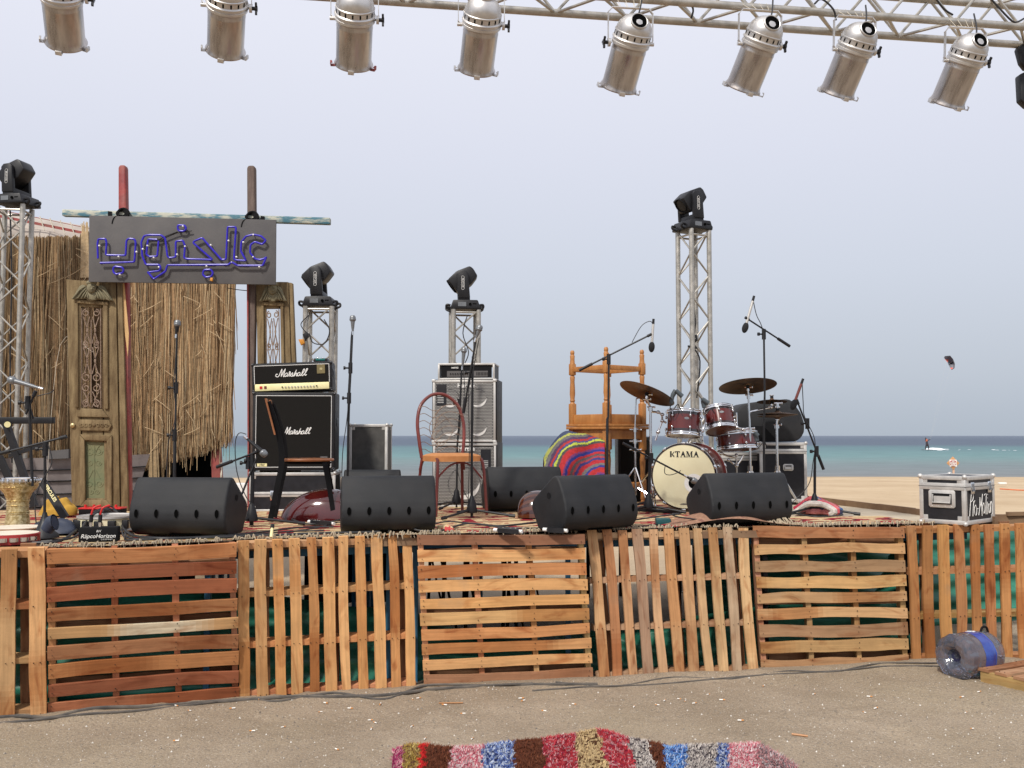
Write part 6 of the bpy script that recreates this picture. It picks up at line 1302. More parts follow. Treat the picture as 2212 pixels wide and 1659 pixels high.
def cymbal(label, c, nrm, r, pole, Y, legs=True, cup=.16, group='tarnished bronze cymbals on chrome stands', boomto=None, nm='cymbal_stand', hat=False):
    foot = Vector((pole[-1].x, pole[-1].y, 1.012)); o = thing(nm, label, 'cymbal', foot, 0, group)
    nrm = nrm.normalized(); x, y = frame(nrm); M = Matrix((x, y, nrm)).transposed().to_4x4(); M.translation = c
    mb = MB(); pr = [(.006, .024), (r*cup*.6, .022), (r*cup, .010), (r*cup*1.15, .006), (r*.6, -.002), (r, -.012), (r, -.0135), (r*.6, -.004), (r*cup*1.1, .004), (r*cup*.9, .008), (.006, .022)]
    mb.lathe(pr, M, 56, cap=False)
    for k in range(5): rr = r*(.35+.13*k)
    mb.build('cymbal', M_['cymbal'], o)
    if hat:
        M2 = M.copy(); M2.translation = c-nrm*.036; mb = MB(); mb.lathe([(q, -z) for q, z in pr], M2@Matrix.Rotation(.06, 4, 'X'), 56, cap=False); mb.build('cymbal', M_['cymbal'], o)
    mb = MB(); mb.cyl(c-nrm*.02, c+nrm*.055, .006, n=8); mb.cyl(c+nrm*.024, c+nrm*.045, .016, n=12, mi=1); mb.cyl(c-nrm*.035, c-nrm*.005, .016, n=12, mi=1); mb.box(c+nrm*.055, (.045, .006, .014), None, .002, mi=0); mb.build('wing_nut', [M_['chrome'], M_['foam']], o)
    for i, (a, b) in enumerate(zip(pole, pole[1:])):
        mb = MB(); rr = .0075+.002*i; mb.cyl(a, b, rr, n=12); mb.cyl(a-(a-b).normalized()*.0, a+(b-a).normalized()*.035, rr*1.9, n=12); d = Vector((1, 0, 0)); mb.cyl(a-d*.03, a+d*.035, .007, n=8); mb.box(a+d*.04, (.008, .03, .022), None, .003); mb.build('tube', M_['chrome'], o)
    if legs:
        top = foot+Vector((0, 0, .34)); mb = MB()
        mb.cyl(foot+Vector((0, 0, .08)), top, .0125, n=12); mb.cyl(top-Vector((0, 0, .02)), top+Vector((0, 0, .03)), .022, n=12); mb.build('lower_tube', M_['chrome'], o)
        for k in range(3):
            a = .5+2*PI*k/3; d = Vector((math.cos(a), math.sin(a), 0)); mb = MB(); s_ = Vector((-d.y, d.x, 0))*.009
            for q in (s_, -s_): mb.cyl(top+q, foot+d*.26+Vector((0, 0, .012))+q, .006, n=6); mb.cyl(foot+Vector((0, 0, .10))+q, foot+d*.13+Vector((0, 0, .17))+q, .005, n=6)
            mb.ball(foot+d*.265+Vector((0, 0, .014)), .016, n=6, mi=1); mb.build('leg', [M_['chrome'], M_['black']], o)
    return o
def ft(p): return Vector((p.x, p.y, 1.012))
c = kz(385, 172, 8.75); a0 = kz(372, 245, 8.75); a1 = kz(418, 330, 8.78); cymbal('big bronze crash cymbal tilted steeply, left of the rack toms', c, Vector((.42, .20, 1)), .262, [c-Vector((.0, 0, .02)), a0, a1, ft(a1)], 8.75)
c = kz(1466, 92, 8.85); a1 = kz(1475, 200, 8.85); a2 = kz(1490, 560, 8.85); cymbal('big bronze crash cymbal held level, right of the rack toms', c, Vector((-.03, .25, 1)), .262, [c-Vector((0, 0, .02)), a1, a2, ft(a2)], 8.85)
c = kz(1728, 260, 9.15); a1 = kz(1722, 330, 9.15); a2 = kz(1480, 388, 8.87); cymbal('small splash cymbal with dark wing nut above the hi hat', c, Vector((.02, .12, 1)), .142, [c-Vector((0, 0, .02)), a1, a2], 9.15, legs=False)
c = kz(1790, 395, 8.95); a1 = kz(1781, 520, 8.95); cymbal('pair of hi hat cymbals in front of the big black speaker', c, Vector((.02, .03, 1)), .185, [c+Vector((0, 0, .09)), c-Vector((0, 0, .03)), a1, ft(a1)], 8.95, hat=True, nm='hi_hat_stand')
# spare stand and tom holders
p0 = kz(262, 240, 8.9); foot = ft(kz(256, 1200, 8.9)); o = thing('chrome_stand', 'bare chrome stand behind the low boom stand, left of the bass drum', 'stand', foot)
mb = MB(); mb.cyl(p0, kz(250, 560, 8.9), .007, n=10); mb.cyl(kz(250, 560, 8.9), foot+Vector((0, 0, .1)), .0105, n=10); mb.cyl(p0, kz(290, 235, 8.9), .006, n=8); mb.build('pole', M_['chrome'], o)
for y in (575, 700, 790):
    mb = MB(); q = kz(250, y, 8.9); mb.cyl(q-Vector((0, 0, .02)), q+Vector((0, 0, .02)), .02, n=12); mb.cyl(q-Vector((.05, 0, 0)), q+Vector((.055, 0, 0)), .007, n=8); mb.box(q+Vector((.055, 0, 0)), (.01, .03, .02), None, .003); mb.build('clamp', M_['chrome'], o)
for k in range(3):
    a = .9+2*PI*k/3; d = Vector((math.cos(a), math.sin(a), 0)); mb = MB(); mb.cyl(foot+Vector((0, 0, .36)), foot+d*.24+Vector((0, 0, .012)), .007, n=7); mb.ball(foot+d*.24+Vector((0, 0, .014)), .016, n=6); mb.build('leg', M_['chrome'], o)
o = thing('tom_holder', 'chrome arms and clamps holding the two rack toms over the bass drum', 'drum hardware', kz(970, 720, 8.75))
for pts in ([(520, 385), (545, 410), (545, 480), (590, 500)], [(545, 480), (500, 600), (470, 690)], [(960, 470), (975, 590), (985, 700)], [(985, 590), (1010, 500)], [(1345, 390), (1350, 550), (1420, 570), (1480, 560)], [(1335, 430), (1310, 440)], [(410, 380), (500, 385), (520, 400)]):
    mb = MB(); mb.tube([kz(x, y, 8.78) for x, y in pts], .0095, 8)
    for x, y in pts[1:-1]: mb.ball(kz(x, y, 8.77), .020, (1, 1, .8), 8)
    mb.build('arm', M_['chrome'], o)
o = thing('snare_stand', 'chrome snare stand and pedal parts between bass drum and tall case', 'drum hardware', ft(kz(1350, 1000, 9.0)))
for pts in ([(1180, 830), (1260, 865), (1345, 880)], [(1345, 850), (1345, 960), (1350, 1180)], [(1350, 960), (1395, 900), (1420, 850)], [(1345, 1100), (1290, 1240)], [(1345, 1100), (1420, 1240)], [(1260, 900), (1320, 945)]):
    mb = MB(); mb.tube([kz(x, y, 9.0) for x, y in pts], .009, 8); mb.ball(kz(*pts[0], 8.99), .018, n=7); mb.build('arm', M_['chrome'], o)
for nm, bx, hd, lb in (('microphone', [(690, 150), (655, 215), (640, 300)], [(690, 150), (762, 215)], 'small grey clip microphone bent over the left rack tom'), ('microphone', [(985, 235), (990, 300), (1000, 340)], [(975, 245), (1045, 290)], 'small grey clip microphone at the rim of the right rack tom'), ('microphone', [(1545, 610), (1560, 660), (1570, 700)], [(1540, 600), (1575, 640)], 'small grey clip microphone at the rim of the snare drum')):
    o = thing(nm, lb, 'microphone', kz(*bx[-1], 8.65)); mb = MB(); mb.tube(spline([kz(x, y, 8.62) for x, y in bx], 4), [.022]*4+[.019]*4+[.012], 10); mb.build('body', M_['micgrey'] if 'micgrey' in M_ else M_.setdefault('micgrey', mat('blue grey plastic shell', (.06, .075, .085), .45)), o)
    mb = MB(); mb.tube([kz(x, y, 8.60) for x, y in hd], [.020, .021], 12); mb.build('head', M_['micgrey'], o)
    mb = MB(); mb.tube(spline([kz(bx[-1][0]+q[0], bx[-1][1]+q[1], 8.62) for q in ((0, 0), (-10, 40), (20, 60), (70, 0), (90, 30), (110, 60))], 4), .005, 6); mb.build('clip', M_['black'], o)
mb = MB(); a = G(1350, 1098, 1.02); b = G(1470, 1106, 1.02); mb.obox(a, b, (0, 1, 0), (0, 0, 1), .10, .022); mb.obox(a+Vector((0, .1, 0)), a+Vector((.25, .2, .05)), (0, 1, 0), (0, 0, 1), .08, .012); tag(mb.build('drum_pedal', M_['black']), 'low black pedal plate at the left foot of the bass drum', 'pedal')
# ================================================================== LEFT CORNER CLUTTER
g = G(37, 1148, 1.012); o = thing('goblet_drum', 'engraved brass goblet drum with chrome rim at the left edge of the stage', 'drum', g)
mb = MB(); s = P(37, 1034, g.y).z-g.z; k = s/.40
mb.lathe([(.105*k, 0), (.104*k, .02*k), (.092*k, .03*k), (.080*k, .13*k), (.076*k, .20*k), (.080*k, .245*k), (.098*k, .29*k), (.128*k, .325*k), (.14*k, .35*k), (.142*k, .385*k)], Matrix.Translation(g), 48, cap=False)
for z, r in ((.135, .081), (.15, .080), (.20, .078), (.235, .081), (.012, .106), (.34, .135)): mb.lathe([(r*k, (z-.004)*k), ((r+.005)*k, z*k), (r*k, (z+.004)*k)], Matrix.Translation(g), 48, cap=False)
mb.build('body', M_['brass'], o)
mb = MB(); mb.lathe([(.142*k, .375*k), (.152*k, .378*k), (.153*k, .40*k), (.135*k, .405*k), (.13*k, .40*k)], Matrix.Translation(g), 48, cap=False)
for i in range(24): a = 2*PI*i/24; mb.box((0, 0, 0), (.016, .012, .03), Matrix.Translation(g)@Matrix.Rotation(a, 4, 'Z')@Matrix.Translation((.155*k, 0, .385*k)), .003)
mb.build('rim', M_['chrome'], o); mb = MB(); mb.lathe([(.0001, .399*k), (.135*k, .399*k)], Matrix.Translation(g), 40, cap=False); mb.build('skin', M_['skin'], o)
def frame_drum(px, py, r, label, col, jing=False):
    g = G(px, py, 1.014); o = thing('frame_drum', label, 'frame drum', g); mb = MB(); mb.lathe([(r, 0), (r+.004, .0), (r+.004, .055), (r-.004, .058), (r-.004, 0)], Matrix.Translation(g), 44, cap=False); mb.build('frame', col, o)
    mb = MB(); mb.lathe([(.0001, .059), (r-.003, .059)], Matrix.Translation(g), 44, cap=False); mb.build('skin', M_['skin'], o)
    if jing:
        for i in range(9): a = PI+i*.36; mb = MB(); q = g+Vector((r*math.cos(a), r*math.sin(a), .03)); mb.cyl(q-Vector((0, 0, .012)), q+Vector((0, 0, .012)), .026, n=14); mb.build('jingle', M_['chrome'], o)
frame_drum(30, 1158, .17, 'flat tan frame drum lying in front of the brass goblet drum', mat('tan wood frame', (.35, .2, .12), .6))
frame_drum(22, 1172, .16, 'red frame drum with silver jingles at the left front corner of the stage', mat('dark red drum frame', (.32, .02, .02), .5), True)
def blob(label, cat, px, sc, m, name, seed=1, yaw=0, up=0):
    g = G(*px, 1.012+up); mb = MB(); mb.grid(lambda u, v: g+Vector((sc[0]*math.cos(2*PI*u)*math.sin(PI*v/2)*(1+.25*nz(math.cos(2*PI*u)*1.3, math.sin(2*PI*u)*1.3, seed+v)), sc[1]*math.sin(2*PI*u)*math.sin(PI*v/2)*(1+.2*nz(u*0+math.cos(2*PI*u), v*3, seed)), sc[2]*math.cos(PI*v/2)*(1+.5*nz(math.cos(2*PI*u)*2, v*3, seed+3)))), 40, 14)
    return tag(mb.build(name, m, angle=60), label, cat)
blob('crumpled yellow cloth lying at the foot of the left carved door', 'cloth', (125, 1112), (.16, .10, .13), M_['yellow'], 'yellow_cloth', 4)
blob('dark blue grey bag lying between the goblet drum and the white drum shell', 'bag', (118, 1150), (.17, .10, .085), M_['bluegrey'], 'soft_bag', 9)
q = G(100, 1146, 1.09); mb = MB(); mb.tube([q+Vector((.0, 0, .0)), q+Vector((.03, .0, .045)), q+Vector((.05, 0, .05))], [.035, .045, .05], 14, cap=False); mb.tube([q+Vector((.028, .0, .042)), q+Vector((.05, 0, .048))], [.03, .042], 14); tag(mb.build('blue_cup', M_['bluegrey']), 'blue plastic cup lying on the dark bag', 'cup')
g = G(205, 1152, 1.012); o = thing('white_drum', 'white and black drum shell lying behind the box with the cables', 'drum', g+Vector((0, .2, 0)))
Ms = Matrix.Translation(g+Vector((0, .2, .0))); mb = MB(); mb.lathe([(.19, 0), (.19, .095)], Ms, 44, cap=False); mb.build('shell', M_['cream'], o); mb = MB(); mb.lathe([(.192, .0), (.197, .01), (.192, .02)], Ms, 44, cap=False); mb.lathe([(.190, .088), (.198, .092), (.197, .104), (.186, .104), (.18, .098), (.0001, .098)], Ms, 44, cap=False); mb.build('rim', M_['grille'], o)
for i in range(6): a = PI+.3+i*.45; mb = MB(); mb.box(g+Vector((0, .2, 0))+Vector((.192*math.cos(a), .192*math.sin(a), .05)), (.05, .03, .06), None, .004); mb.build('bracket', M_['black'], o)
g = G(222, 1112, 1.012); o = thing('stage_box', 'red topped connector box with small red knobs in front of the carved door', 'audio box', g); mb = MB(); mb.box(g+Vector((0, 0, .025)), (.34, .14, .05), None, .005); mb.build('case', M_['matte'], o); mb = MB(); mb.box(g+Vector((0, 0, .056)), (.345, .145, .012), None, .003)
mb.build('lid', M_['redplastic'], o)
for x in (-.13, -.06, .06, .12): mb = MB(); mb.cyl(g+Vector((x, -.03, .06)), g+Vector((x, -.03, .085)), .011, n=10); mb.build('knob', M_['redplastic'], o)
g = G(212, 1171, 1.012); o = thing('direct_box', 'small black audio box with white brand lettering at the left front of the stage', 'audio box', M=Matrix.Translation(g)@Matrix.Rotation(R(12), 4, 'Z'))
mb = MB(); mb.box((0, .04, .045), (.225, .09, .09), None, .006); mb.build('case', M_['matte'], o, local=True)
text('RäpcoHorizon', 'lettering', M_['white'], o, Matrix.Translation((0, -.0065, .036))@FACE, .034, .25, bold=.0002); text('COMPANY', 'lettering', M_['white'], o, Matrix.Translation((.05, -.0065, .016))@FACE, .011, space=1.4); text('RH', 'lettering', M_['white'], o, Matrix.Translation((.0, -.0065, .066))@FACE, .020, .4)
for x, px in ((-.055, 198), (.0, 215)):
    mb = MB(); b0 = g+Vector((x, .02, .09)); mb.cyl(b0, b0+Vector((0, 0, .03)), .0095, n=10, mi=0); mb.cyl(b0+Vector((0, 0, .028)), b0+Vector((.002, 0, .075)), .0115, n=10, mi=1); mb.tube(spline([b0+Vector((0, 0, .07)), b0+Vector((.015, .0, .115)), b0+Vector((.05, .02, .13))], 4), .006, 7, mi=2); tag(mb.build('cable_plug', [M_['chrome'], M_['black'], M_['redplastic']]), 'upright plug with red sleeve on the small box, '+('left one' if x < 0 else 'right one'), 'plug')
# ================================================================== CABLES ON THE DECK AND SAND
def deck_cable(pts, label, r=.006, z=1.016, m='rubber', jit=0, name='cable', up=()):
    rn = random.Random(len(label)); w = []
    for i, p in enumerate(pts):
        q = G(p[0], p[1], z+(p[2] if len(p) > 2 else .004*abs(rn.gauss(0, 1)))); dv_ = q-FRONT_A; ds = dv_.dot(e2)-bulge(dv_.dot(e1)); q = q+e2*max(0, .05-ds); q.z = max(q.z, 1.02); w.append(q)
    mb = MB(); mb.tube(spline(w, 7), r, 6); return tag(mb.build(name, M_[m]), label, 'cable')
deck_cable([(-60, 1178), (60, 1176), (130, 1168), (170, 1140, .02), (195, 1112, .09), (230, 1098, .11), (262, 1115, .06), (275, 1150), (330, 1164), (460, 1163), (560, 1160), (700, 1152), (820, 1150)], 'thick black cable running along the left front edge of the stage', .009)
deck_cable([(-40, 1172), (90, 1170), (160, 1160, .02), (185, 1128, .07), (215, 1104, .12), (250, 1105, .10), (285, 1158), (420, 1168), (560, 1166), (650, 1158)], 'black cable looping over the small audio box and on along the edge', .007)
deck_cable([(195, 1118, .10), (225, 1100, .13), (258, 1122, .05), (268, 1160), (300, 1168), (520, 1155), (640, 1140), (720, 1138)], 'black cable fanning out right of the small audio box', .006)
deck_cable([(215, 1110, .12), (240, 1094, .12), (270, 1130, .03), (280, 1162), (380, 1172), (500, 1170), (610, 1150), (700, 1146)], 'black cable arching from the small box towards the leftmost monitor', .006)
deck_cable([(480, 1165), (500, 1130, .03), (520, 1120, .04), (500, 1150), (560, 1168), (660, 1160)], 'thin black cable coiled beside the short boom stand', .0045)
deck_cable([(620, 1150), (690, 1140), (735, 1128), (790, 1150)], 'thin cable between the chair and the second front monitor', .005)
deck_cable([(840, 1150), (855, 1128, .05), (880, 1130, .05), (905, 1148), (960, 1150), (1010, 1132), (1080, 1136), (1160, 1128)], 'black cable arching out from under the second front monitor', .007)
deck_cable([(900, 1144), (960, 1128), (1010, 1130), (1090, 1140), (1180, 1150), (1260, 1150)], 'black cable crossing the rug in front of the red chair', .006)
deck_cable([(1180, 1160), (1260, 1146), (1330, 1140), (1400, 1136), (1440, 1126), (1470, 1132)], 'black cable snaking from the turned monitor towards the bass drum', .006)
deck_cable([(1440, 1150), (1460, 1120, .04), (1475, 1112, .05), (1500, 1120, .05), (1560, 1136, .03), (1640, 1148)], 'black cable lying over the turned up rug corner', .006, 1.05)
deck_cable([(1700, 1112), (1740, 1108), (1790, 1106), (1820, 1112), (1760, 1116), (1715, 1108)], 'black cable looped round the low boom stand', .006)
deck_cable([(630, 1122), (660, 1132), (700, 1130), (735, 1122)], 'black cable lying under the plywood chair', .007)
for (a, b, lb) in (((672, 1127), (716, 1131), 'small black pedal with white ends lying under the plywood chair'), ((1182, 1144), (1217, 1146), 'small black pedal lying at the stage edge before the turned monitor'), ((1075, 1145), (1120, 1148), 'black pedal with pale plugs lying in front of the red chair')):
    mb = MB(); p = G(*a, 1.03); q = G(*b, 1.03); mb.obox(p, q, (0, 1, 0), (0, 0, 1), .06, .03, mi=0); d = (q-p).normalized(); mb.cyl(p-d*.03, p, .012, n=8, mi=1); mb.cyl(q, q+d*.03, .012, n=8, mi=1); tag(mb.build('effect_pedal', [M_['black'], M_['white']]), lb, 'pedal')
mb = MB(); q = G(1432, 1128, 1.03); mb.box(q, (.11, .08, .06), None, .01); tag(mb.build('teal_pedal', mat('dark teal plastic', (.01, .07, .075), .35)), 'dark teal box lying on the rug left of the turned up rug corner', 'pedal')
mb = MB(); q = G(1190//1+180, 1500, 0)
blob('crumpled cream and red paper wrapper on the stage edge right of the second monitor', 'wrapper', (962, 1146), (.06, .035, .04), mat('printed paper', (.6, .45, .25), .7, c2=(.5, .05, .05), scale=14, thr=(.5, .55)), 'paper_wrapper', 2)
o = thing('rolled_cloth', 'bundle of red, white and blue striped cloth behind the low boom stand', 'cloth', G(1765, 1106, 1.01))
mb = MB(); rn = random.Random(4); pal = [(.5, .05, .09), (.55, .5, .45), (.08, .18, .4), (.6, .12, .14), (.06, .06, .1), (.55, .2, .2)]
for i in range(13):
    x0 = 1722+rn.uniform(-6, 20); x1 = 1812+rn.uniform(-20, 8); y = 1100+rn.uniform(-4, 8); h = rn.uniform(.0, .075); hv = Vector((0, 0, h)); mb.tube(spline([G(x0, y, 1.02), G(x0+25, y-1, 1.03)+hv, G((x0+x1)/2, y, 1.03)+hv*1.2, G(x1-22, y, 1.03)+hv, G(x1, y+2, 1.03)+hv*.3, G(x1-9, y+4, 1.02)], 5), .024, 8, pal[i % 6])
gb = G(1768, 1106, 1.012)+Vector((0, .04, 0)); mb.grid(lambda u, v: gb+Vector((.15*math.cos(2*PI*u)*math.sin(PI*v/2)*(1+.15*nz(math.cos(2*PI*u)*2, v*3, 1)), .10*math.sin(2*PI*u)*math.sin(PI*v/2), .105*math.cos(PI*v/2)*(1+.4*nz(math.cos(2*PI*u)*2, v*3, 4)))), 40, 16, lambda u, v: pal[int(u*17+v*3) % 6])
mb.build('folds', M_['col'], o)
def sand_cable(pts, label, r):
    mb = MB(); mb.tube(spline([gp(x, y, r*.6) for x, y in pts], 8), r, 7); tag(mb.build('cable', M_['dustcable']), label, 'cable')
sand_cable([(-60, 1572), (40, 1562), (110, 1558), (200, 1548), (330, 1536), (430, 1524), (520, 1520), (620, 1517), (740, 1512), (840, 1506), (930, 1496), (1010, 1490), (1100, 1484), (1200, 1482), (1290, 1478)], 'dusty black cable lying on the sand along the foot of the left pallets', .011)
sand_cable([(-60, 1580), (60, 1570), (180, 1560), (300, 1548), (420, 1530), (520, 1516), (600, 1522), (720, 1508), (830, 1512), (920, 1490), (1040, 1488), (1150, 1482)], 'second dusty black cable twisted beside the first one on the sand', .008)
sand_cable([(1150, 1492), (1260, 1484), (1400, 1478), (1500, 1470), (1620, 1462), (1720, 1458), (1820, 1454), (1900, 1450), (2000, 1446), (2040, 1446)], 'thin dusty cable along the foot of the right pallets', .006)
sand_cable([(1200, 1478), (1330, 1480), (1450, 1466), (1580, 1465), (1700, 1455), (1800, 1456), (1900, 1446), (2030, 1442)], 'second thin dusty cable along the foot of the right pallets', .005)
# ================================================================== FOREGROUND RUG
top = [(847, 1641), (851, 1622), (876, 1611), (909, 1609), (960, 1616), (1024, 1615), (1068, 1609), (1110, 1603), (1168, 1598), (1237, 1588), (1291, 1577), (1320, 1583), (1352, 1595), (1418, 1607), (1447, 1617), (1490, 1611), (1533, 1611), (1590, 1610), (1636, 1607), (1673, 1625), (1722, 1657)]
def tp(px):
    for (a, b), (c, d) in zip(top, top[1:]):
        if px <= c: return b+(d-b)*(px-a)/max(1e-6, c-a)
    return top[-1][1]
BN = [(50, 'a'), (105, 'b'), (200, 'c'), (232, 'd'), (370, 'e'), (530, 'f'), (690, 'd'), (840, 'g'), (1010, 'h'), (1130, 'g'), (1290, 'i'), (1400, 'd'), (1475, 'f2'), (1600, 'i'), (1760, 'f'), (1820, 'e'), (1970, 'j'), (2300, 'j')]
PAL = {'a': [(.30, .03, .10), (.5, .25, .28), (.2, .02, .08)], 'b': [(.30, .20, .05), (.16, .08, .04), (.42, .32, .12)], 'c': [(.45, .02, .02)], 'd': [(.115, .036, .018), (.085, .026, .014), (.14, .05, .025)], 'e': [(.50, .18, .20), (.62, .50, .50), (.40, .06, .10), (.55, .35, .35)],
 'f': [(.08, .13, .33), (.45, .50, .58), (.02, .03, .12), (.2, .28, .5)], 'f2': [(.05, .15, .42), (.2, .35, .6), (.03, .05, .18), (.5, .5, .55)], 'g': [(.30, .02, .03), (.42, .05, .06), (.50, .25, .26), (.24, .02, .05)], 'h': [(.52, .38, .20), (.46, .33, .17), (.10, .045, .02), (.09, .04, .02)], 'i': [(.45, .40, .36), (.05, .04, .05), (.5, .46, .42), (.25, .22, .21)], 'j': [(.35, .18, .18), (.12, .09, .10), (.42, .36, .36), (.5, .22, .22)]}
def rz(u, v): return .018+.085*abs(math.sin(u*10+1.2))*(.4+.6*math.sin(u*5+.4)**2)*(1-.3*v)+.018*nz(u*8, v*5, 3)
def rp(u, v):
    px = 847+875*u; y = tp(px)+(1790-tp(px))*v; h = rz(u, v)*min(1, v*14+.25); return G(px+22*nz(u*4, v*3, 8)*v, y+h*420*0, h)
def rc(u, v, rn):
    x = 50+2130*u+60*v*math.sin(u*11)+26*nz(u*30, v*20, 2)+(120*v if 1130 < 50+2130*u < 1500 else 0)*-1
    k = 'a'
    for (a, c), (b, _) in zip(BN, BN[1:]):
        if x >= a: k = c
    q = PAL[k]; return q[min(len(q)-1, int(abs(nz(u*120, v*70, 5)*2.6+rn.random()*.9)*len(q)*.6) % len(q))]
rn = random.Random(17); mb = MB(); mb.grid(rp, 150, 60, lambda u, v: tuple(c*.7 for c in rc(u, v, rn)))
for i in range(30000):
    u = rn.random(); v = rn.random()**1.3; p = rp(u, v); c = rc(u, v, rn); f = rn.uniform(.7, 1.35); c = tuple(min(.95, x*f) for x in c)
    a = rn.random()*6.28; l = rn.uniform(.008, .022); d = Vector((math.cos(a)*.8, math.sin(a)*.8, rn.uniform(.2, 1.1)))*l; s_ = Vector((-math.sin(a), math.cos(a), .2))*.0022
    mb.add([p-s_, p+s_, p+d], [[0, 1, 2]], c)
for i in range(900):
    u = i/900; p = rp(u, 0); c = rc(u, .01, rn)
    for _ in range(3): a = rn.uniform(.2, 2.9); l = rn.uniform(.012, .032); mb.add([p-Vector((.003, 0, 0)), p+Vector((.003, 0, 0)), p+Vector((math.cos(a)*l, math.sin(a)*l*.8, l*.7*rn.random()))], [[0, 1, 2]], c)
tag(mb.build('shaggy_rug', M_['col'], angle=180), 'crumpled shaggy patchwork rug in red, brown, blue and white on the sand', 'rug')
# ================================================================== WATER BOTTLE
c0 = Vector((P(2043, 941, 6.66).x, 6.66, .150)); dirb = Vector((.90, .44, 0)).normalized(); sx_ = Vector((dirb.y, -dirb.x, 0))
Mb = Matrix(((sx_.x, 0, dirb.x, c0.x), (sx_.y, 0, dirb.y, c0.y), (0, 1, 0, c0.z), (0, 0, 0, 1)))
o = thing('water_bottle', 'big crumpled clear plastic water bottle with a blue label lying on the sand', 'bottle', M=Mb)
mp_ = bpy.data.materials.new('dirty clear plastic'); mp_.use_nodes = True; p = mp_.node_tree.nodes['Principled BSDF']; p.inputs['Base Color'].default_value = (.26, .29, .38, 1); p.inputs['Roughness'].default_value = .07; p.inputs['Transmission Weight'].default_value = .8; p.inputs['IOR'].default_value = 1.12; p.inputs['Specular IOR Level'].default_value = .8; p.inputs['Coat Weight'].default_value = .7; p.inputs['Coat Roughness'].default_value = .08
def bot(u, t):
    pr = [(0.0, .05), (.03, .052), (.05, .03), (.075, .005), (.11, -.002), (.138, .012), (.15, .04), (.150, .09), (.143, .10), (.150, .112), (.150, .16), (.150, .25), (.143, .262), (.150, .275), (.148, .33), (.13, .375), (.09, .41), (.045, .43), (.03, .44), (.03, .47)]
    f = t*(len(pr)-1); i = min(int(f), len(pr)-2); k = f-i; r = pr[i][0]*(1-k)+pr[i+1][0]*k; z = pr[i][1]*(1-k)+pr[i+1][1]*k
    a = 2*PI*u; r *= 1+.022*math.sin(a*11)*(1 if f < 7 else .25)+.022*nz(math.cos(a)*2, math.sin(a)*2, z*9); return Vector((r*math.cos(a), r*math.sin(a), z+.003*nz(math.cos(a)*4, math.sin(a)*4, f)))
mb = MB(); mb.grid(bot, 120, 95); mb.build('bottle_body', mp_, o, local=True, angle=180)
mb = MB(); mb.grid(lambda u, v: (lambda q: Vector((q.x*1.012, q.y*1.012, q.z)))(bot((.56*u-.12) % 1.0, (10.0+2.5*v)/19)), 60, 10); mb.build('label', mat('blue film label', (.012, .03, .22), .25, c2=(.03, .08, .36), scale=14, coat=.4), o, local=True, angle=180)
mb = MB()
for i in range(7): q = bot(.30+.012*math.sin(i*2), 10.5/19+i*.012); mb.tube([Vector((bot(.25+.02*i+.008*k, (10.7+.35*((k*7+i) % 3))/19).x*1.02, bot(.25+.02*i+.008*k, (10.7+.35*((k*7+i) % 3))/19).y*1.02, bot(.25+.02*i, (10.7+.35*((k*7+i) % 3))/19).z)) for k in range(3)], .004, 5)
mb.build('label_lettering', M_['white'], o, local=True)
mb = MB(); mb.lathe([(.052, .03), (.045, .045), (.0001, .055)], None, 30, cap=False); mb.build('base_hollow', mat('dark blue hollow', (.015, .02, .06), .2), o, local=True)
mb = MB(); mb.tube(spline([(0, .148, .30), (.0, .175, .32), (.0, .17, .36), (0, .135, .375)], 4), .008, 7); mb.build('carry_strap', M_['matte'], o, local=True)
# ================================================================== BEACH
YS = 34.0; o = thing('warning_sign', 'small orange diamond sign with red and white disc on a post near the water', 'sign', P(2059, 1040, YS))
mb = MB(); mb.pp([(2059, 1008), (2062, 1008), (2062, 1046), (2059, 1046)], YS+.03, .06); mb.build('post', mat('pale orange wood', (.62, .42, .3), .8), o)
mb = MB(); mb.pp([(2058.5, 986), (2073, 1000.5), (2060, 1014.5), (2045, 1000.5)], YS, .03, .01); mb.build('board', mat('orange painted board', (.50, .27, .12), .7), o)
mb = MB(); mb.pp([(2051, 993), (2066.5, 993), (2067, 1008), (2052, 1008)], YS-.02, .012); mb.build('plate', M_['white'], o)
mb = MB(); mb.pp([(2059+6.9*math.cos(a), 1000.4+6.9*math.sin(a)) for a in [i*PI/8 for i in range(16)]], YS-.035, .012); mb.build('disc', mat('red sign paint', (.36, .05, .05), .5), o)
for s_, y, z in (('NO', 996.2, .06), ('KITING', 1000.6, .062), ('ZONE', 1004.6, .055)):
    q = P(2059, y, YS-.045); text(s_, 'lettering', M_['white'], o, Matrix.Translation(q)@FACE, z, local=False, ext=.004, bold=.004)
YKi = 130; o = thing('kite', 'black and red power kite flying above the sea at the right', 'kite', P(2050, 785, YKi))
def kp(u, v):
    a = [(2040, 773), (2041, 770), (2052, 769), (2058, 776), (2062, 786), (2061, 795), (2056, 798)]; b = [(2041, 776), (2046, 782), (2047, 783), (2048, 786), (2050, 790), (2052, 794), (2055, 798)]
    f = u*6; i = min(int(f), 5); k = f-i; A = Vector((*a[i], 0)).lerp(Vector((*a[i+1], 0)), k); B = Vector((*b[i], 0)).lerp(Vector((*b[i+1], 0)), k); q = A.lerp(B, v); return P(q.x, q.y, YKi+.8*math.sin(v*PI)+1.2*math.sin(u*PI))
mb = MB(); mb.grid(kp, 24, 8, lambda u, v: (.95, .24, .18) if (u < .34 and v > .45) or u > .84 else ((.02, .02, .02) if abs(u-.62) < .02 else (.26, .27, .31))); mb.build('canopy', M_['paint'], o)
mb = MB(); mb.tube([kp(i/24, 0) for i in range(25)], .06, 8); mb.build('leading_edge', mat('dark kite tube', (.08, .08, .09), .5), o)
YP = 122; f0 = P(2003, 972, YP); f0.z = -.15
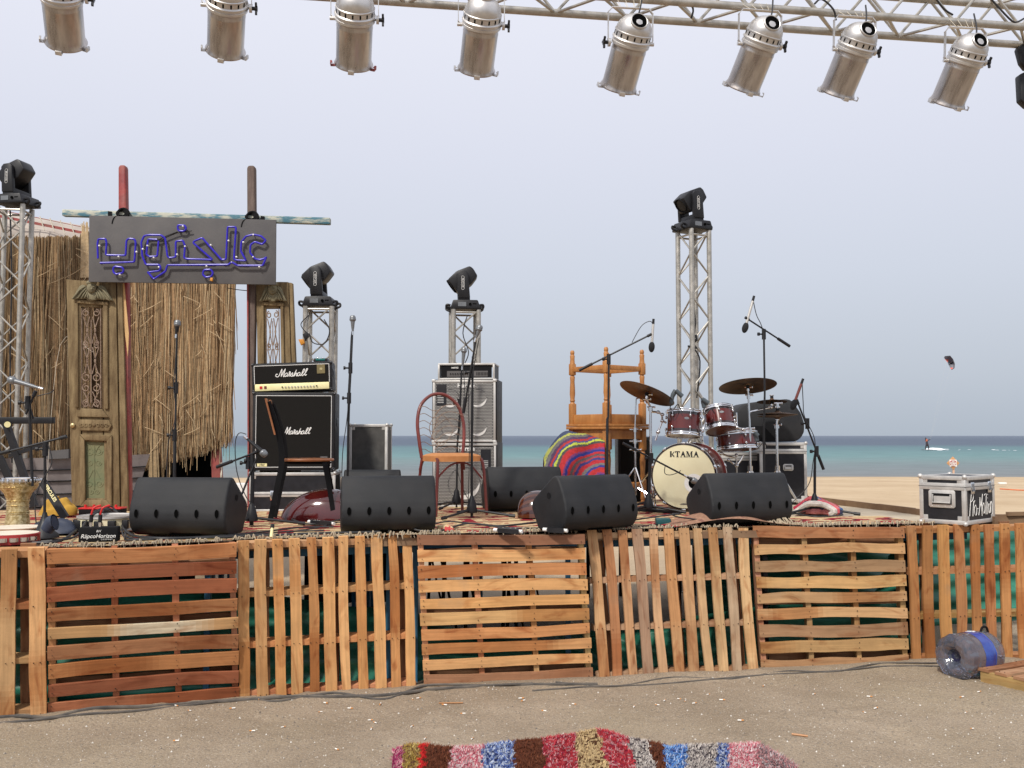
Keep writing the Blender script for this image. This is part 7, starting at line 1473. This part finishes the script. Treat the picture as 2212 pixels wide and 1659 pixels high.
def skin_body(name, bones, rad, mt, par):
    me = bpy.data.meshes.new(name); me.from_pydata([tuple(b) for b in bones[0]], bones[1], []); ob = bpy.data.objects.new(name, me); COL.objects.link(ob)
    md = ob.modifiers.new('skin', 'SKIN'); ob.modifiers.new('sub', 'SUBSURF').levels = 1; me.materials.append(mt)
    for i, r_ in enumerate(rad): me.skin_vertices[0].data[i].radius = (r_, r_)
    ob.parent = par; return ob
pr_ = thing('person', 'distant kitesurfer in an orange top riding a board on the sea', 'person', f0)
V = [(0, 0, .75), (-.04, 0, 1.05), (-.10, 0, 1.25), (-.16, 0, 1.42), (-.18, 0, 1.58), (.16, 0, .42), (.20, 0, .05), (-.14, .05, .42), (-.2, .05, .05), (.08, 0, 1.2), (.28, 0, 1.28), (.42, 0, 1.35), (-.2, 0, 1.2), (.1, .03, 1.22), (.36, .02, 1.34)]
E_ = [(0, 1), (1, 2), (2, 3), (3, 4), (0, 5), (5, 6), (0, 7), (7, 8), (2, 9), (9, 10), (10, 11), (2, 12), (12, 13), (13, 14)]
skin_body('body', (V, E_), [.14, .13, .15, .07, .11, .09, .06, .09, .06, .06, .045, .035, .06, .045, .035], mat('kitesurfer wetsuit and skin', (.05, .035, .04), .7), pr_)
mb = MB(); mb.ball((-.06, 0, 1.18), .17, (1, .75, 1.4), 8); mb.build('top', mat('orange top', (.5, .14, .08), .8), pr_, local=True)
mb = MB(); mb.box((0, .02, .02), (1.3, .4, .05), None, .02); tag(mb.build('surf_board', M_['board']), 'kitesurfer board', 'board')
bo = bpy.data.objects['surf_board']; bo.location = f0+Vector((0, .02, 0)); bo['label'] = 'small dark board under the feet of the distant kitesurfer'
mb = MB(); rn = random.Random(2)
for i in range(34):
    t = rn.random()**2.2; x = 2009+t*205; y = 971.5+rn.gauss(0, .7)+t*2.2
    if .42 < t < .58 and rn.random() < .8 or .2 < t < .27: continue
    q = G(x, y, -.22); r_ = rn.uniform(.12, .4)*(1.4 if t < .12 else .5); mb.ball(q+Vector((0, 0, .05)), r_, (1.6, .5, .35 if t < .15 else .16), 4)
kind(mb.build('wake_foam', mat('white sea foam', (.75, .78, .8), .8)), 'stuff')
for s_ in (-.2, .2):
    pass
mb = MB(); mb.tube([f0+Vector((.4, 0, 1.3)), kp(.1, 1)], .002, 4); mb.tube([f0+Vector((.4, 0, 1.3)), kp(.9, 1)], .002, 4); mb.build('kite_lines', M_['string'], o)
# pallet on the beach, rope, litter
pa = G(1692, 1078, .12); 
pallet(Vector((4.95, 16.4, .13)), Vector((6.15, 16.4, .13)), Vector((4.95, 15.5, .13)), Vector((6.15, 15.5, .13)), 'h', 6, .7, [(.25, .12, .07), (.3, .15, .09)], 'dark pallet lying on the beach behind the low boom stand', 31, (.22, .1, .05), w3=True, grp=None)
mb = MB(); mb.tube(spline([P(2160, 1056, 28)+Vector((0, 0, 0)), P(2190, 1058, 28), P(2212, 1059, 28), P(2300, 1062, 28)], 4), .02, 6); c = mb.build('orange_rope', mat('orange rope', (.6, .16, .06), .8)); tag(c, 'thin orange rope lying across the beach right of the flight case', 'rope')
for (px, py, lb) in ((2165, 1046, 'small white scrap lying on the beach right of the flight case'), (1730, 1046, 'small white scrap lying on the beach behind the drum kit')):
    q = G(px, py, .05); mb = MB(); mb.box(q+Vector((0, 0, .03)), (.25, .15, .06), None, .02); tag(mb.build('litter_scrap', M_['white']), lb, 'litter')
mb = MB(); q = G(518, 1090, 1.012); mb.box(q+Vector((0, 0, .10)), (.19, .2, .20), None, .008); o = mb.build('white_box', M_['white']); tag(o, 'small white box standing left of the long flight case', 'box')
